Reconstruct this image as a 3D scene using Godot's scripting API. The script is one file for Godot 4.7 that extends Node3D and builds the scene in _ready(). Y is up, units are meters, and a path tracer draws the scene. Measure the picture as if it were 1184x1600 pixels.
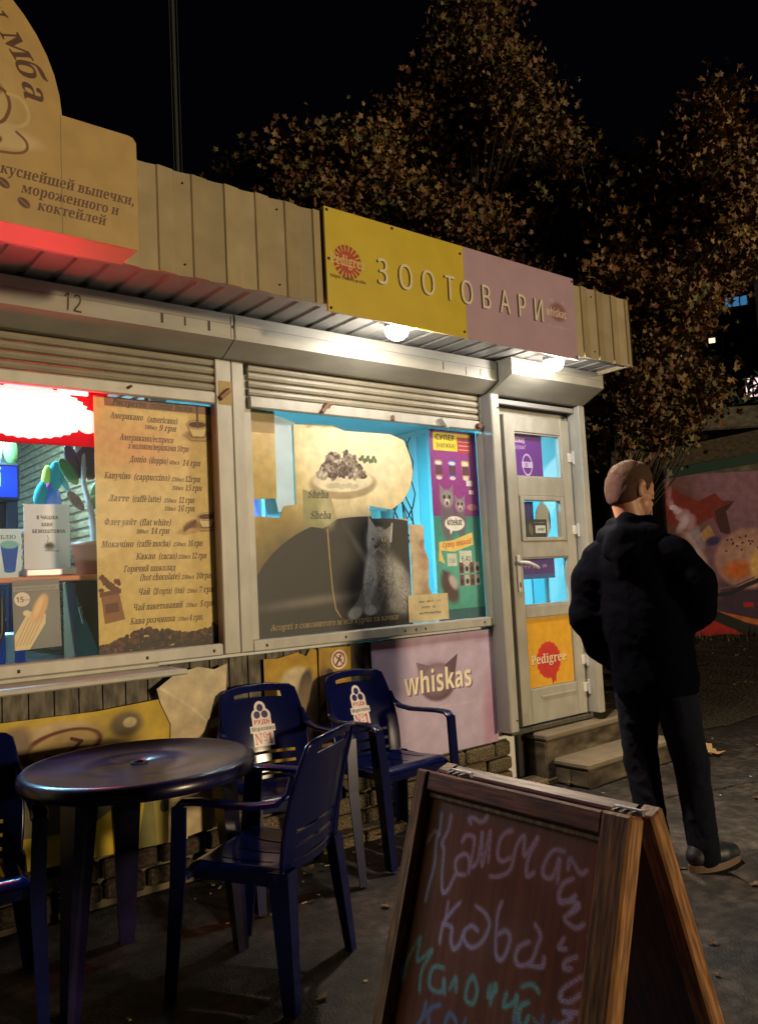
extends Node3D
# A pet shop kiosk and a coffee window at night, seen from across the pavement.

var used := {}
var rng := RandomNumberGenerator.new()
var mats := {}
var noises := {}
var fonts := {}


func _ready() -> void:
	rng.seed = 11
	var cam := Camera3D.new()
	cam.name = "camera"
	cam.fov = 64.2
	cam.near = 0.05
	cam.far = 400.0
	cam.transform = Transform3D(Basis(Vector3.UP, deg_to_rad(-38.61)) * Basis(Vector3.RIGHT, deg_to_rad(4.52)) * Basis(Vector3.BACK, deg_to_rad(-2.9)), Vector3(0, 1.31, 3.5))
	add_child(cam)
	cam.current = true
	var env := Environment.new()
	env.background_mode = Environment.BG_SKY
	var sm := ProceduralSkyMaterial.new()
	sm.sky_top_color = Color(0.012, 0.014, 0.03)
	sm.sky_horizon_color = Color(0.03, 0.03, 0.045)
	sm.ground_bottom_color = Color(0.012, 0.012, 0.014)
	sm.ground_horizon_color = Color(0.03, 0.03, 0.045)
	env.sky = Sky.new()
	env.sky.sky_material = sm
	env.background_energy_multiplier = 0.55
	env.tonemap_mode = Environment.TONE_MAPPER_LINEAR
	env.tonemap_exposure = 1.0
	env.sdfgi_enabled = true
	env.ssao_enabled = true
	env.ssil_enabled = true
	env.volumetric_fog_enabled = true
	env.volumetric_fog_density = 0.0
	var we := WorldEnvironment.new()
	we.name = "environment"
	we.environment = env
	add_child(we)
	# the low warm street lighting across the road
	var sun := DirectionalLight3D.new()
	sun.name = "street_lighting"
	sun.light_color = Color(1.0, 0.885, 0.70)
	sun.light_energy = 0.58
	sun.light_angular_distance = 5.5
	sun.shadow_enabled = true
	sun.sky_mode = DirectionalLight3D.SKY_MODE_LIGHT_ONLY
	sun.transform = Transform3D(Basis(Vector3.UP, deg_to_rad(19.0)) * Basis(Vector3.RIGHT, deg_to_rad(-4.8)), Vector3(4, 3, 12))
	add_child(sun)
	ground()
	kiosk()
	steps()
	pavilion()
	apartments()
	trees()
	cafe_room()
	shop_room()
	window_prints()
	signs()
	wall_prints()
	flood_lights()
	furniture()
	chalk_board()
	person()
	leaves_on_ground()


# ------------------------------------------------------------------ helpers
func numbered(s: String, p: Node) -> String:
	var k := str(p.get_instance_id()) + s
	var n: int = used.get(k, 0)
	used[k] = n + 1
	return s if n == 0 else "%s_%03d" % [s, n]


func put(shape, called: String, material: Material, parent: Node = self, pos := Vector3.ZERO, b := Basis.IDENTITY) -> MeshInstance3D:
	var o := MeshInstance3D.new()
	o.name = numbered(called, parent)
	if shape is Geo:
		o.mesh = shape.done()
	else:
		o.mesh = shape
	o.material_override = material
	o.transform = Transform3D(b, pos)
	parent.add_child(o, true)
	return o


func tag(o: Node, label: String, category := "", group := "", kind := "") -> Node:
	o.set_meta("label", label)
	if category:
		o.set_meta("category", category)
	if group:
		o.set_meta("group", group)
	if kind:
		o.set_meta("kind", kind)
	return o


func thing(called: String, label: String, category: String, pos := Vector3.ZERO, b := Basis.IDENTITY, group := "") -> Node3D:
	var o := Node3D.new()
	o.name = numbered(called, self)
	o.transform = Transform3D(b, pos)
	add_child(o, true)
	tag(o, label, category, group)
	return o


func again(src: Node3D, label: String, pos: Vector3, b := Basis.IDENTITY) -> Node3D:
	var o: Node3D = src.duplicate()
	o.name = numbered(str(src.name), self)
	add_child(o, true)
	o.transform = Transform3D(b, pos)
	o.set_meta("label", label)
	return o


func noise(key: String) -> NoiseTexture2D:
	if noises.has(key):
		return noises[key]
	var d: Array = {
		"mottle": [0.007, 5, 0.87, 1.0, 1], "fine": [0.06, 3, 0.72, 1.0, 2], "grain": [0.02, 4, 0.4, 1.0, 3], "stone": [0.03, 5, 0.35, 1.0, 4],
		"grit": [0.16, 2, 0.25, 1.0, 5], "patch": [0.006, 3, 0.3, 1.0, 6], "weave": [0.2, 1, 0.5, 1.0, 7],
	}[key]
	var f := FastNoiseLite.new()
	f.noise_type = FastNoiseLite.TYPE_SIMPLEX_SMOOTH
	f.seed = d[4]
	f.frequency = d[0]
	f.fractal_octaves = d[1]
	var t := NoiseTexture2D.new()
	t.width = 512
	t.height = 512
	t.seamless = true
	t.noise = f
	var g := Gradient.new()
	g.set_color(0, Color(d[2], d[2], d[2]))
	g.set_color(1, Color(d[3], d[3], d[3]))
	t.color_ramp = g
	noises[key] = t
	return t


# a material: linear colour, roughness and some extras
func mat(key: String, r := 0.5, g := 0.5, b := 0.5, rough := 0.6, x := {}) -> StandardMaterial3D:
	if mats.has(key):
		return mats[key]
	var m := StandardMaterial3D.new()
	m.resource_name = key
	m.albedo_color = Color(r, g, b).linear_to_srgb()
	m.roughness = rough
	m.metallic = x.get("metal", 0.0)
	if x.has("tex"):
		m.albedo_texture = noise(x.tex)
		m.uv1_triplanar = true
		m.uv1_world_triplanar = x.get("world", true)
		m.uv1_scale = x.get("scale", Vector3.ONE)
	if x.has("bump"):
		m.heightmap_enabled = true
		m.heightmap_texture = noise(x.get("bumptex", x.get("tex", "fine")))
		m.heightmap_scale = x.bump
		m.uv1_triplanar = true
		m.uv1_world_triplanar = x.get("world", true)
		m.uv1_scale = x.get("scale", Vector3.ONE)
	if x.has("roughtex"):
		m.roughness_texture = noise(x.roughtex)
	if x.has("glow"):
		m.emission_enabled = true
		m.emission = x.glow
		m.emission_energy_multiplier = x.get("power", 1.0)
	if x.has("coat"):
		m.clearcoat_enabled = true
		m.clearcoat = x.coat
		m.clearcoat_roughness = 0.15
	if x.has("rim"):
		m.rim_enabled = true
		m.rim = x.rim
		m.rim_tint = 0.5
	if x.has("back"):
		m.backlight_enabled = true
		m.backlight = x.back
	if x.has("spec"):
		m.metallic_specular = x.spec
	if x.has("vc"):
		m.vertex_color_use_as_albedo = true
	if x.has("double"):
		m.cull_mode = BaseMaterial3D.CULL_DISABLED
	mats[key] = m
	return m


func glass(key: String, a := 0.012) -> StandardMaterial3D:
	if mats.has(key):
		return mats[key]
	var m := StandardMaterial3D.new()
	m.resource_name = key
	m.transparency = BaseMaterial3D.TRANSPARENCY_ALPHA
	m.albedo_color = Color(0.9, 0.95, 0.95, a)
	m.roughness = 0.03
	m.metallic_specular = 0.03
	mats[key] = m
	return m


func printed(pad: Pad, rough := 0.5, through := 0.0, cut := false, ink := 1.0) -> StandardMaterial3D:
	var m := StandardMaterial3D.new()
	m.albedo_texture = pad.tex()
	m.albedo_color = Color(ink, ink, ink)
	m.roughness = rough
	m.texture_repeat = false
	if through > 0.0:
		m.backlight_enabled = true
		m.backlight = Color(through, through, through)
	if cut:
		m.transparency = BaseMaterial3D.TRANSPARENCY_ALPHA_SCISSOR
		m.alpha_scissor_threshold = 0.5
	return m


# geometry collector: faces are given counter-clockwise as seen from outside
class Geo:
	var st := SurfaceTool.new()
	var own := false

	func _init() -> void:
		st.begin(Mesh.PRIMITIVE_TRIANGLES)
		st.set_smooth_group(-1)

	func soft(on := true) -> Geo:
		st.set_smooth_group(0 if on else -1)
		return self

	func done() -> ArrayMesh:
		if not own:
			st.generate_normals()
		return st.commit()

	func tri(a: Vector3, b: Vector3, c: Vector3, ua := Vector2.ZERO, ub := Vector2.ZERO, uc := Vector2.ZERO) -> void:
		st.set_uv(ua)
		st.add_vertex(a)
		st.set_uv(uc)
		st.add_vertex(c)
		st.set_uv(ub)
		st.add_vertex(b)

	func quad(a: Vector3, b: Vector3, c: Vector3, d: Vector3, uv := []) -> void:
		if uv.is_empty():
			tri(a, b, c)
			tri(a, c, d)
		else:
			tri(a, b, c, uv[0], uv[1], uv[2])
			tri(a, c, d, uv[0], uv[2], uv[3])

	func ntri(p: Array, n: Array) -> void:
		own = true
		for i in [0, 2, 1]:
			st.set_uv(Vector2.ZERO)
			st.set_normal(n[i])
			st.add_vertex(p[i])

	func face(pts: Array, off: Vector3, b: Basis) -> void:
		var c := Vector3.ZERO
		for p in pts:
			c += p
		var n: Vector3 = (pts[1] - pts[0]).cross(pts[2] - pts[0])
		if n.dot(c) < 0.0:
			pts.reverse()
		var w := []
		for p in pts:
			w.append(off + b * p)
		if w.size() == 3:
			tri(w[0], w[1], w[2])
		else:
			quad(w[0], w[1], w[2], w[3])

	func box(c: Vector3, s: Vector3, bev := 0.0, b := Basis.IDENTITY) -> Geo:
		var h := s / 2.0
		if bev <= 0.0:
			for ax in 3:
				for sg in [-1.0, 1.0]:
					var pts := []
					for q in [[-1, -1], [1, -1], [1, 1], [-1, 1]]:
						var v := Vector3.ZERO
						v[ax] = sg * h[ax]
						v[(ax + 1) % 3] = q[0] * h[(ax + 1) % 3]
						v[(ax + 2) % 3] = q[1] * h[(ax + 2) % 3]
						pts.append(v)
					face(pts, c, b)
			return self
		bev = minf(bev, minf(h.x, minf(h.y, h.z)) * 0.9)
		var k := func(sg: Vector3, ax: int) -> Vector3:
			var v := Vector3(sg.x * (h.x - bev), sg.y * (h.y - bev), sg.z * (h.z - bev))
			v[ax] = sg[ax] * h[ax]
			return v
		for ax in 3:
			var a1 := (ax + 1) % 3
			var a2 := (ax + 2) % 3
			for s1 in [-1.0, 1.0]:
				var pts := []
				for q in [[-1, -1], [1, -1], [1, 1], [-1, 1]]:
					var sg := Vector3.ZERO
					sg[ax] = s1
					sg[a1] = q[0]
					sg[a2] = q[1]
					pts.append(k.call(sg, ax))
				face(pts, c, b)
				for s2 in [-1.0, 1.0]:
					var sa := Vector3.ZERO
					sa[ax] = s1
					sa[a1] = s2
					sa[a2] = -1.0
					var sb := sa
					sb[a2] = 1.0
					face([k.call(sa, ax), k.call(sb, ax), k.call(sb, a1), k.call(sa, a1)], c, b)
		for x in [-1.0, 1.0]:
			for y in [-1.0, 1.0]:
				for z in [-1.0, 1.0]:
					var sg := Vector3(x, y, z)
					face([k.call(sg, 0), k.call(sg, 1), k.call(sg, 2)], c, b)
		return self

	# box from corner to corner
	func span(x0: float, x1: float, y0: float, y1: float, z0: float, z1: float, bev := 0.0) -> Geo:
		return box(Vector3(x0 + x1, y0 + y1, z0 + z1) / 2.0, Vector3(x1 - x0, y1 - y0, z1 - z0), bev)

	func tube(pts: Array, radii: Array, n := 8, flat := 1.0) -> Geo:
		var rings := []
		var side := Vector3.ZERO
		for i in pts.size():
			var t: Vector3 = (pts[mini(i + 1, pts.size() - 1)] - pts[maxi(i - 1, 0)]).normalized()
			if side == Vector3.ZERO:
				side = t.cross(Vector3.UP if absf(t.y) < 0.9 else Vector3.RIGHT).normalized()
			side = (side - t * side.dot(t)).normalized()
			var up := side.cross(t)
			var ring := []
			for k in n:
				var a := TAU * k / n
				ring.append(pts[i] + (side * cos(a) + up * sin(a) * flat) * radii[i])
			rings.append(ring)
		soft()
		for i in rings.size() - 1:
			for k in n:
				var j := (k + 1) % n
				quad(rings[i][k], rings[i + 1][k], rings[i + 1][j], rings[i][j])
		soft(false)
		for e in [0, rings.size() - 1]:
			var c: Vector3 = pts[e]
			for k in n:
				var j := (k + 1) % n
				if e == 0:
					tri(c, rings[e][k], rings[e][j])
				else:
					tri(c, rings[e][j], rings[e][k])
		return self

	# loft between two outlines with the same number of points (given counter-clockwise seen from above)
	func loft(a: Array, b: Array) -> Geo:
		var n := a.size()
		for i in n:
			var j := (i + 1) % n
			quad(a[i], a[j], b[j], b[i])
		for i in range(1, n - 1):
			tri(a[0], a[i + 1], a[i])
			tri(b[0], b[i], b[i + 1])
		return self

	func prism(poly: PackedVector2Array, z0: float, z1: float, xf := Transform3D.IDENTITY) -> Geo:
		var p := poly.duplicate()
		if Geometry2D.is_polygon_clockwise(p):
			p.reverse()
		var flip := xf.basis.determinant() < 0.0
		var idx := Geometry2D.triangulate_polygon(p)
		for i in range(0, idx.size(), 3):
			var a := p[idx[i]]
			var b := p[idx[i + 1]]
			var c := p[idx[i + 2]]
			if ((b - a).cross(c - a) < 0.0) != flip:
				var t := b
				b = c
				c = t
			tri(xf * Vector3(a.x, a.y, z1), xf * Vector3(b.x, b.y, z1), xf * Vector3(c.x, c.y, z1))
			tri(xf * Vector3(a.x, a.y, z0), xf * Vector3(c.x, c.y, z0), xf * Vector3(b.x, b.y, z0))
		for i in p.size():
			var a := p[i]
			var b := p[(i + 1) % p.size()]
			if flip:
				var t := a
				a = b
				b = t
			quad(xf * Vector3(a.x, a.y, z0), xf * Vector3(b.x, b.y, z0), xf * Vector3(b.x, b.y, z1), xf * Vector3(a.x, a.y, z1))
		return self

	func lathe(prof: Array, n := 32, c := Vector3.ZERO, sx := 1.0, sz := 1.0) -> Geo:
		soft()
		for i in prof.size() - 1:
			for k in n:
				var a := TAU * k / n
				var b := TAU * (k + 1) / n
				var p: Vector2 = prof[i]
				var q: Vector2 = prof[i + 1]
				var v := [Vector3(cos(a) * p.x * sx, p.y, sin(a) * p.x * sz), Vector3(cos(a) * q.x * sx, q.y, sin(a) * q.x * sz), Vector3(cos(b) * q.x * sx, q.y, sin(b) * q.x * sz), Vector3(cos(b) * p.x * sx, p.y, sin(b) * p.x * sz)]
				if p.x > 0.0001:
					tri(c + v[0], c + v[1], c + v[3]) if q.x < 0.0001 else quad(c + v[0], c + v[1], c + v[2], c + v[3])
				else:
					tri(c + v[0], c + v[1], c + v[2])
		soft(false)
		return self

	# a thin curved sheet P(u, v) with holes, u across -1..1 and v 0..1; the front is on the side of du x dv
	func sheet(P: Callable, nu: int, nv: int, th: float, hole: Callable) -> Geo:
		own = true
		var f := {}
		var N := func(u: float, v: float) -> Vector3:
			var e := 0.004
			return ((P.call(u + e, v) - P.call(u - e, v)).cross(P.call(u, v + e) - P.call(u, v - e))).normalized()
		for i in nu + 1:
			for j in nv + 1:
				var u := -1.0 + 2.0 * i / nu
				var v := 1.0 * j / nv
				var n: Vector3 = N.call(u, v)
				f[Vector2i(i, j)] = [P.call(u, v) + n * th * 0.5, P.call(u, v) - n * th * 0.5, n]
		var solid := func(i: int, j: int) -> bool:
			return i >= 0 and j >= 0 and i < nu and j < nv and not hole.call(-1.0 + 2.0 * (i + 0.5) / nu, (j + 0.5) / nv)
		for i in nu:
			for j in nv:
				if not solid.call(i, j):
					continue
				var q := [f[Vector2i(i, j)], f[Vector2i(i + 1, j)], f[Vector2i(i + 1, j + 1)], f[Vector2i(i, j + 1)]]
				ntri([q[0][0], q[1][0], q[2][0]], [q[0][2], q[1][2], q[2][2]])
				ntri([q[0][0], q[2][0], q[3][0]], [q[0][2], q[2][2], q[3][2]])
				ntri([q[2][1], q[1][1], q[0][1]], [-q[2][2], -q[1][2], -q[0][2]])
				ntri([q[3][1], q[2][1], q[0][1]], [-q[3][2], -q[2][2], -q[0][2]])
				var sides := [[0, 1, i, j - 1], [1, 2, i + 1, j], [2, 3, i, j + 1], [3, 0, i - 1, j]]
				for s in sides:
					if solid.call(s[2], s[3]):
						continue
					var a: Array = q[s[0]]
					var b: Array = q[s[1]]
					var n: Vector3 = (b[0] - a[0]).cross(a[2]).normalized()
					ntri([a[1], b[1], b[0]], [n, n, n])
					ntri([a[1], b[0], a[0]], [n, n, n])
		return self


# a flat print: painted in metres, kept as one picture
class Pad:
	var im: Image
	var x0: float
	var y1: float
	var k: float
	var w: int
	var h: int

	func _init(ax: float, ay: float, bx: float, by: float, ppm: float, bg: Color) -> void:
		x0 = ax
		y1 = by
		k = ppm
		w = int(ceil((bx - ax) * ppm))
		h = int(ceil((by - ay) * ppm))
		im = Image.create(w, h, false, Image.FORMAT_RGBA8)
		im.fill(bg)

	func tex() -> ImageTexture:
		return ImageTexture.create_from_image(im)

	func dot(x: int, y: int, c: Color, a: float) -> void:
		var o := im.get_pixel(x, y)
		var al := maxf(o.a, a * c.a) if o.a < 1.0 else 1.0
		if o.a < 0.01:
			im.set_pixel(x, y, Color(c.r, c.g, c.b, al))
			return
		var m := o.lerp(c, a * c.a)
		m.a = al
		im.set_pixel(x, y, m)

	func poly(cs: Array, c: Color) -> void:
		var lo := 1e9
		var hi := -1e9
		var ed := []
		for ct in cs:
			var n: int = ct.size()
			for i in n:
				var a := Vector2((ct[i].x - x0) * k, (y1 - ct[i].y) * k)
				var j := (i + 1) % n
				var b := Vector2((ct[j].x - x0) * k, (y1 - ct[j].y) * k)
				lo = minf(lo, a.y)
				hi = maxf(hi, a.y)
				if a.y != b.y:
					ed.append([a, b, 1] if a.y < b.y else [b, a, -1])
		for y in range(maxi(0, int(floor(lo))), mini(h, int(ceil(hi)) + 1)):
			var row := {}
			for sub in 4:
				var yy := y + 0.125 + 0.25 * sub
				var xs := []
				for e in ed:
					if e[0].y <= yy and e[1].y > yy:
						xs.append([e[0].x + (e[1].x - e[0].x) * (yy - e[0].y) / (e[1].y - e[0].y), e[2]])
				xs.sort_custom(func(p, q): return p[0] < q[0])
				var wind := 0
				for i in xs.size() - 1:
					wind += xs[i][1]
					if wind == 0:
						continue
					var s: float = maxf(xs[i][0], 0.0)
					var t: float = minf(xs[i + 1][0], w)
					for x in range(int(floor(s)), int(ceil(t))):
						var cov := minf(t, x + 1.0) - maxf(s, x)
						if cov > 0.0 and x < w:
							row[x] = row.get(x, 0.0) + cov * 0.25
			for x in row:
				dot(x, y, c, minf(1.0, row[x]))

	func rect(ax: float, ay: float, bx: float, by: float, c: Color) -> void:
		poly([[Vector2(ax, ay), Vector2(bx, ay), Vector2(bx, by), Vector2(ax, by)]], c)

	func ell(cx: float, cy: float, rx: float, ry: float, c: Color, rot := 0.0, blur := 0.08) -> void:
		var r := maxf(rx, ry) * (1.0 + blur)
		var ca := cos(rot)
		var sa := sin(rot)
		for y in range(maxi(0, int((y1 - cy - r) * k)), mini(h, int((y1 - cy + r) * k) + 2)):
			for x in range(maxi(0, int((cx - r - x0) * k)), mini(w, int((cx + r - x0) * k) + 2)):
				var px := x0 + (x + 0.5) / k - cx
				var py := y1 - (y + 0.5) / k - cy
				var d := Vector2((px * ca + py * sa) / rx, (-px * sa + py * ca) / ry).length()
				var a := 1.0 - smoothstep(1.0 - blur, 1.0 + blur, d)
				if a > 0.0:
					dot(x, y, c, a)

	func line(pts: Array, wd: float, c: Color, rough := 0.0) -> void:
		var n := FastNoiseLite.new()
		n.frequency = 0.11
		for i in pts.size() - 1:
			var a: Vector2 = pts[i]
			var b: Vector2 = pts[i + 1]
			var r := wd * 0.5
			for y in range(maxi(0, int((y1 - maxf(a.y, b.y) - r) * k) - 1), mini(h, int((y1 - minf(a.y, b.y) + r) * k) + 2)):
				for x in range(maxi(0, int((minf(a.x, b.x) - r - x0) * k) - 1), mini(w, int((maxf(a.x, b.x) + r - x0) * k) + 2)):
					var p := Vector2(x0 + (x + 0.5) / k, y1 - (y + 0.5) / k)
					var d := p.distance_to(Geometry2D.get_closest_point_to_segment(p, a, b)) / r
					var al := 1.0 - smoothstep(0.55 if rough > 0.0 else 0.8, 1.15, d)
					if rough > 0.0:
						al *= clampf(0.62 + rough * n.get_noise_2d(x * 2.0, y * 2.0) * 1.6, 0.0, 1.0)
					if al > 0.0:
						dot(x, y, c, al)

	# lettering: baseline start, em height, colour; x1 > 0 squeezes the text to end there
	func text(s: String, x: float, y: float, em: float, c: Color, font: Font, slant := 0.0, x1 := -1.0, rot := 0.0, squeeze := 1.0) -> float:
		var ts := TextServerManager.get_primary_interface()
		var rid: RID = font.get_rids()[0]
		var pen := 0.0
		var outl := []
		for ch in s:
			var gi := ts.font_get_glyph_index(rid, 64, ch.unicode_at(0), 0)
			var d := ts.font_get_glyph_contours(rid, 64, gi)
			if d.has("points"):
				var from := 0
				for end in d.contours:
					var pts: Array = []
					for q in range(from, end + 1):
						pts.append(d.points[q])
					from = end + 1
					outl.append([pen, curve(pts)])
			pen += ts.font_get_glyph_advance(rid, 64, gi).x / 64.0
		var sx := squeeze
		if x1 > x:
			sx = (x1 - x) / (pen * em)
		var all := []
		for o in outl:
			var ct := []
			for p in o[1]:
				var v := Vector2((o[0] + p.x / 64.0 - p.y / 64.0 * slant) * em * sx, -p.y / 64.0 * em).rotated(rot)
				ct.append(Vector2(x, y) + v)
			all.append(ct)
		poly(all, c)
		return pen * em * sx

	# print too small to read: rows of short strokes
	# the same points on a smooth curve
	func flow(pts: Array) -> Array:
		if pts.size() < 3:
			return pts
		var out := []
		for i in pts.size() - 1:
			var a: Vector2 = pts[maxi(i - 1, 0)]
			var b: Vector2 = pts[i]
			var c: Vector2 = pts[i + 1]
			var d: Vector2 = pts[mini(i + 2, pts.size() - 1)]
			for s in 5:
				out.append(b.cubic_interpolate(c, a, d, s / 5.0))
		out.append(pts[pts.size() - 1])
		return out

	# short hairs over an oval, lit from the upper left
	func fur(cx: float, cy: float, rx: float, ry: float, rot: float, base: Color, n: int, dir: float, sd: int) -> void:
		var r := RandomNumberGenerator.new()
		r.seed = sd
		for i in n:
			var t := r.randf() * TAU
			var q := sqrt(r.randf())
			var p := Vector2(cos(t) * q * rx, sin(t) * q * ry)
			var v := 0.82 + 0.30 * (-p.x / rx * 0.5 + p.y / ry * 0.55) + r.randf_range(-0.16, 0.16)
			p = Vector2(cx, cy) + p.rotated(rot)
			var d := Vector2(0.011, 0.0).rotated(dir + r.randf_range(-0.45, 0.45))
			line([p, p + d], 0.0034, Color(base.r * v, base.g * v, base.b * v, 0.75))

	func scribble(ax: float, bx: float, y: float, hh: float, c: Color, sd: int) -> void:
		var r := RandomNumberGenerator.new()
		r.seed = sd
		var x := ax
		while x < bx - hh * 0.4:
			if r.randf() < 0.86:
				var w := hh * r.randf_range(0.35, 0.6)
				line([Vector2(x, y), Vector2(x + w * 0.3, y + hh * r.randf_range(0.55, 0.9)), Vector2(x + w, y + hh * r.randf_range(0.0, 0.6))], hh * 0.22, c)
			x += hh * 0.62

	func curve(pts: Array) -> Array:
		var out := []
		var n := pts.size()
		for i in n:
			var p: Vector3 = pts[i]
			var q: Vector3 = pts[(i + 1) % n]
			var pr: Vector3 = pts[(i + n - 1) % n]
			if int(p.z) == 1:
				out.append(Vector2(p.x, p.y))
			else:
				var a := Vector2(pr.x, pr.y) if int(pr.z) == 1 else Vector2(pr.x + p.x, pr.y + p.y) / 2.0
				var b := Vector2(q.x, q.y) if int(q.z) == 1 else Vector2(q.x + p.x, q.y + p.y) / 2.0
				var m := Vector2(p.x, p.y)
				for t in [0.33, 0.67, 1.0]:
					if t == 1.0 and int(q.z) == 1:
						continue
					out.append(a.lerp(m, t).lerp(m.lerp(b, t), t))
		return out

	func speckle(amount: float, sd: int, freq := 0.02) -> void:
		var n := FastNoiseLite.new()
		n.seed = sd
		n.frequency = freq
		n.fractal_octaves = 4
		for y in h:
			for x in w:
				var c := im.get_pixel(x, y)
				var f := 1.0 + amount * n.get_noise_2d(x, y)
				im.set_pixel(x, y, Color(c.r * f, c.g * f, c.b * f, c.a))


func font(kind: String) -> Font:
	if not fonts.has(kind):
		var f := SystemFont.new()
		f.font_names = PackedStringArray(["Droid Serif" if kind.begins_with("serif") else "Droid Sans"])
		f.font_weight = 700 if kind.ends_with("bold") else 400
		fonts[kind] = f
	return fonts[kind]


func C(r: int, g: int, b: int, a := 255) -> Color:
	return Color8(r, g, b, a)


# a thin board or sheet facing +z that carries a print
func card(x0: float, x1: float, y0: float, y1: float, z: float, th := 0.003) -> Geo:
	var g := Geo.new()
	var f := func(x: float, y: float) -> Vector2: return Vector2((x - x0) / (x1 - x0), (y1 - y) / (y1 - y0))
	g.quad(Vector3(x0, y0, z), Vector3(x1, y0, z), Vector3(x1, y1, z), Vector3(x0, y1, z), [f.call(x0, y0), f.call(x1, y0), f.call(x1, y1), f.call(x0, y1)])
	g.quad(Vector3(x1, y0, z - th), Vector3(x0, y0, z - th), Vector3(x0, y1, z - th), Vector3(x1, y1, z - th), [f.call(x1, y0), f.call(x0, y0), f.call(x0, y1), f.call(x1, y1)])
	var e := [Vector2(x0, y0), Vector2(x1, y0), Vector2(x1, y1), Vector2(x0, y1)]
	for i in 4:
		var a: Vector2 = e[i]
		var b: Vector2 = e[(i + 1) % 4]
		g.quad(Vector3(a.x, a.y, z - th), Vector3(b.x, b.y, z - th), Vector3(b.x, b.y, z), Vector3(a.x, a.y, z), [f.call(a.x, a.y), f.call(b.x, b.y), f.call(b.x, b.y), f.call(a.x, a.y)])
	return g


# the same with any outline
func cut_card(poly: Array, r: Rect2, z: float, th := 0.002) -> Geo:
	var g := Geo.new()
	var p := PackedVector2Array(poly)
	if Geometry2D.is_polygon_clockwise(p):
		p.reverse()
	var f := func(v: Vector2) -> Vector2: return Vector2((v.x - r.position.x) / r.size.x, (r.end.y - v.y) / r.size.y)
	var idx := Geometry2D.triangulate_polygon(p)
	for i in range(0, idx.size(), 3):
		var a := p[idx[i]]
		var b := p[idx[i + 1]]
		var c := p[idx[i + 2]]
		if (b - a).cross(c - a) < 0.0:
			var t := b
			b = c
			c = t
		g.tri(Vector3(a.x, a.y, z), Vector3(b.x, b.y, z), Vector3(c.x, c.y, z), f.call(a), f.call(b), f.call(c))
		g.tri(Vector3(a.x, a.y, z - th), Vector3(c.x, c.y, z - th), Vector3(b.x, b.y, z - th), f.call(a), f.call(c), f.call(b))
	for i in p.size():
		var a := p[i]
		var b := p[(i + 1) % p.size()]
		g.quad(Vector3(a.x, a.y, z - th), Vector3(b.x, b.y, z - th), Vector3(b.x, b.y, z), Vector3(a.x, a.y, z), [f.call(a), f.call(b), f.call(b), f.call(a)])
	return g


func lamp(l: Light3D, called: String, parent: Node, color: Color, energy: float, pos: Vector3, aim := Vector3.ZERO) -> void:
	l.name = numbered(called, parent)
	l.light_color = color
	l.light_energy = energy
	l.shadow_enabled = true
	parent.add_child(l, true)
	l.position = pos
	if aim != Vector3.ZERO:
		l.basis = Basis.looking_at(aim, Vector3.BACK if absf(aim.normalized().y) > 0.95 else Vector3.UP)

const VIOLET := "0.082,0.078 0.085,0.110 0.080,0.136 0.086,0.178 0.081,0.215 0.077,0.251;0.112,0.076 0.111,0.105 0.099,0.133 0.108,0.148 0.114,0.193 0.124,0.222 0.138,0.215 0.152,0.184;0.053,0.142 0.069,0.117 0.087,0.121;0.174,0.082 0.167,0.073 0.182,0.070 0.198,0.074 0.212,0.068 0.217,0.058;0.157,0.120 0.165,0.107 0.185,0.104 0.192,0.113 0.191,0.154;0.181,0.177 0.156,0.180 0.148,0.157 0.168,0.141 0.184,0.146 0.190,0.172;0.195,0.160 0.209,0.144 0.210,0.092 0.223,0.151 0.231,0.086 0.238,0.141;0.290,0.073 0.273,0.080 0.260,0.099 0.261,0.125 0.274,0.132 0.295,0.121;0.248,0.165 0.275,0.158 0.299,0.140 0.305,0.099 0.321,0.077 0.329,0.110 0.355,0.073 0.339,0.115 0.342,0.143 0.358,0.133;0.423,0.084 0.398,0.086 0.380,0.112 0.381,0.133 0.402,0.131 0.413,0.098 0.415,0.137;0.435,0.111 0.438,0.092 0.463,0.111 0.477,0.103;0.449,0.123 0.431,0.134 0.422,0.154 0.429,0.167 0.451,0.156 0.459,0.148;0.451,0.179 0.467,0.160 0.454,0.178;0.179,0.228 0.155,0.255 0.140,0.281 0.139,0.313;0.145,0.237 0.145,0.269;0.139,0.278 0.166,0.277 0.169,0.298 0.180,0.312 0.194,0.301 0.200,0.282;0.223,0.224 0.250,0.230 0.266,0.246 0.255,0.276 0.229,0.296 0.207,0.290 0.203,0.274 0.221,0.260 0.238,0.264;0.289,0.200 0.283,0.221 0.285,0.251 0.293,0.289 0.308,0.294 0.319,0.275 0.321,0.251 0.308,0.245 0.291,0.256;0.376,0.216 0.392,0.228 0.390,0.244 0.379,0.276 0.354,0.290 0.341,0.281 0.348,0.260 0.369,0.247;0.375,0.283 0.405,0.277 0.407,0.261;0.424,0.165 0.461,0.159 0.467,0.167 0.441,0.189 0.467,0.198 0.484,0.187;0.446,0.219 0.437,0.237 0.453,0.235;0.497,0.205 0.503,0.206;0.478,0.240 0.456,0.253 0.454,0.265 0.469,0.261;0.494,0.265 0.459,0.294 0.453,0.311 0.473,0.310 0.496,0.291;0.495,0.320 0.464,0.328 0.481,0.331 0.456,0.354 0.487,0.346"
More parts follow.
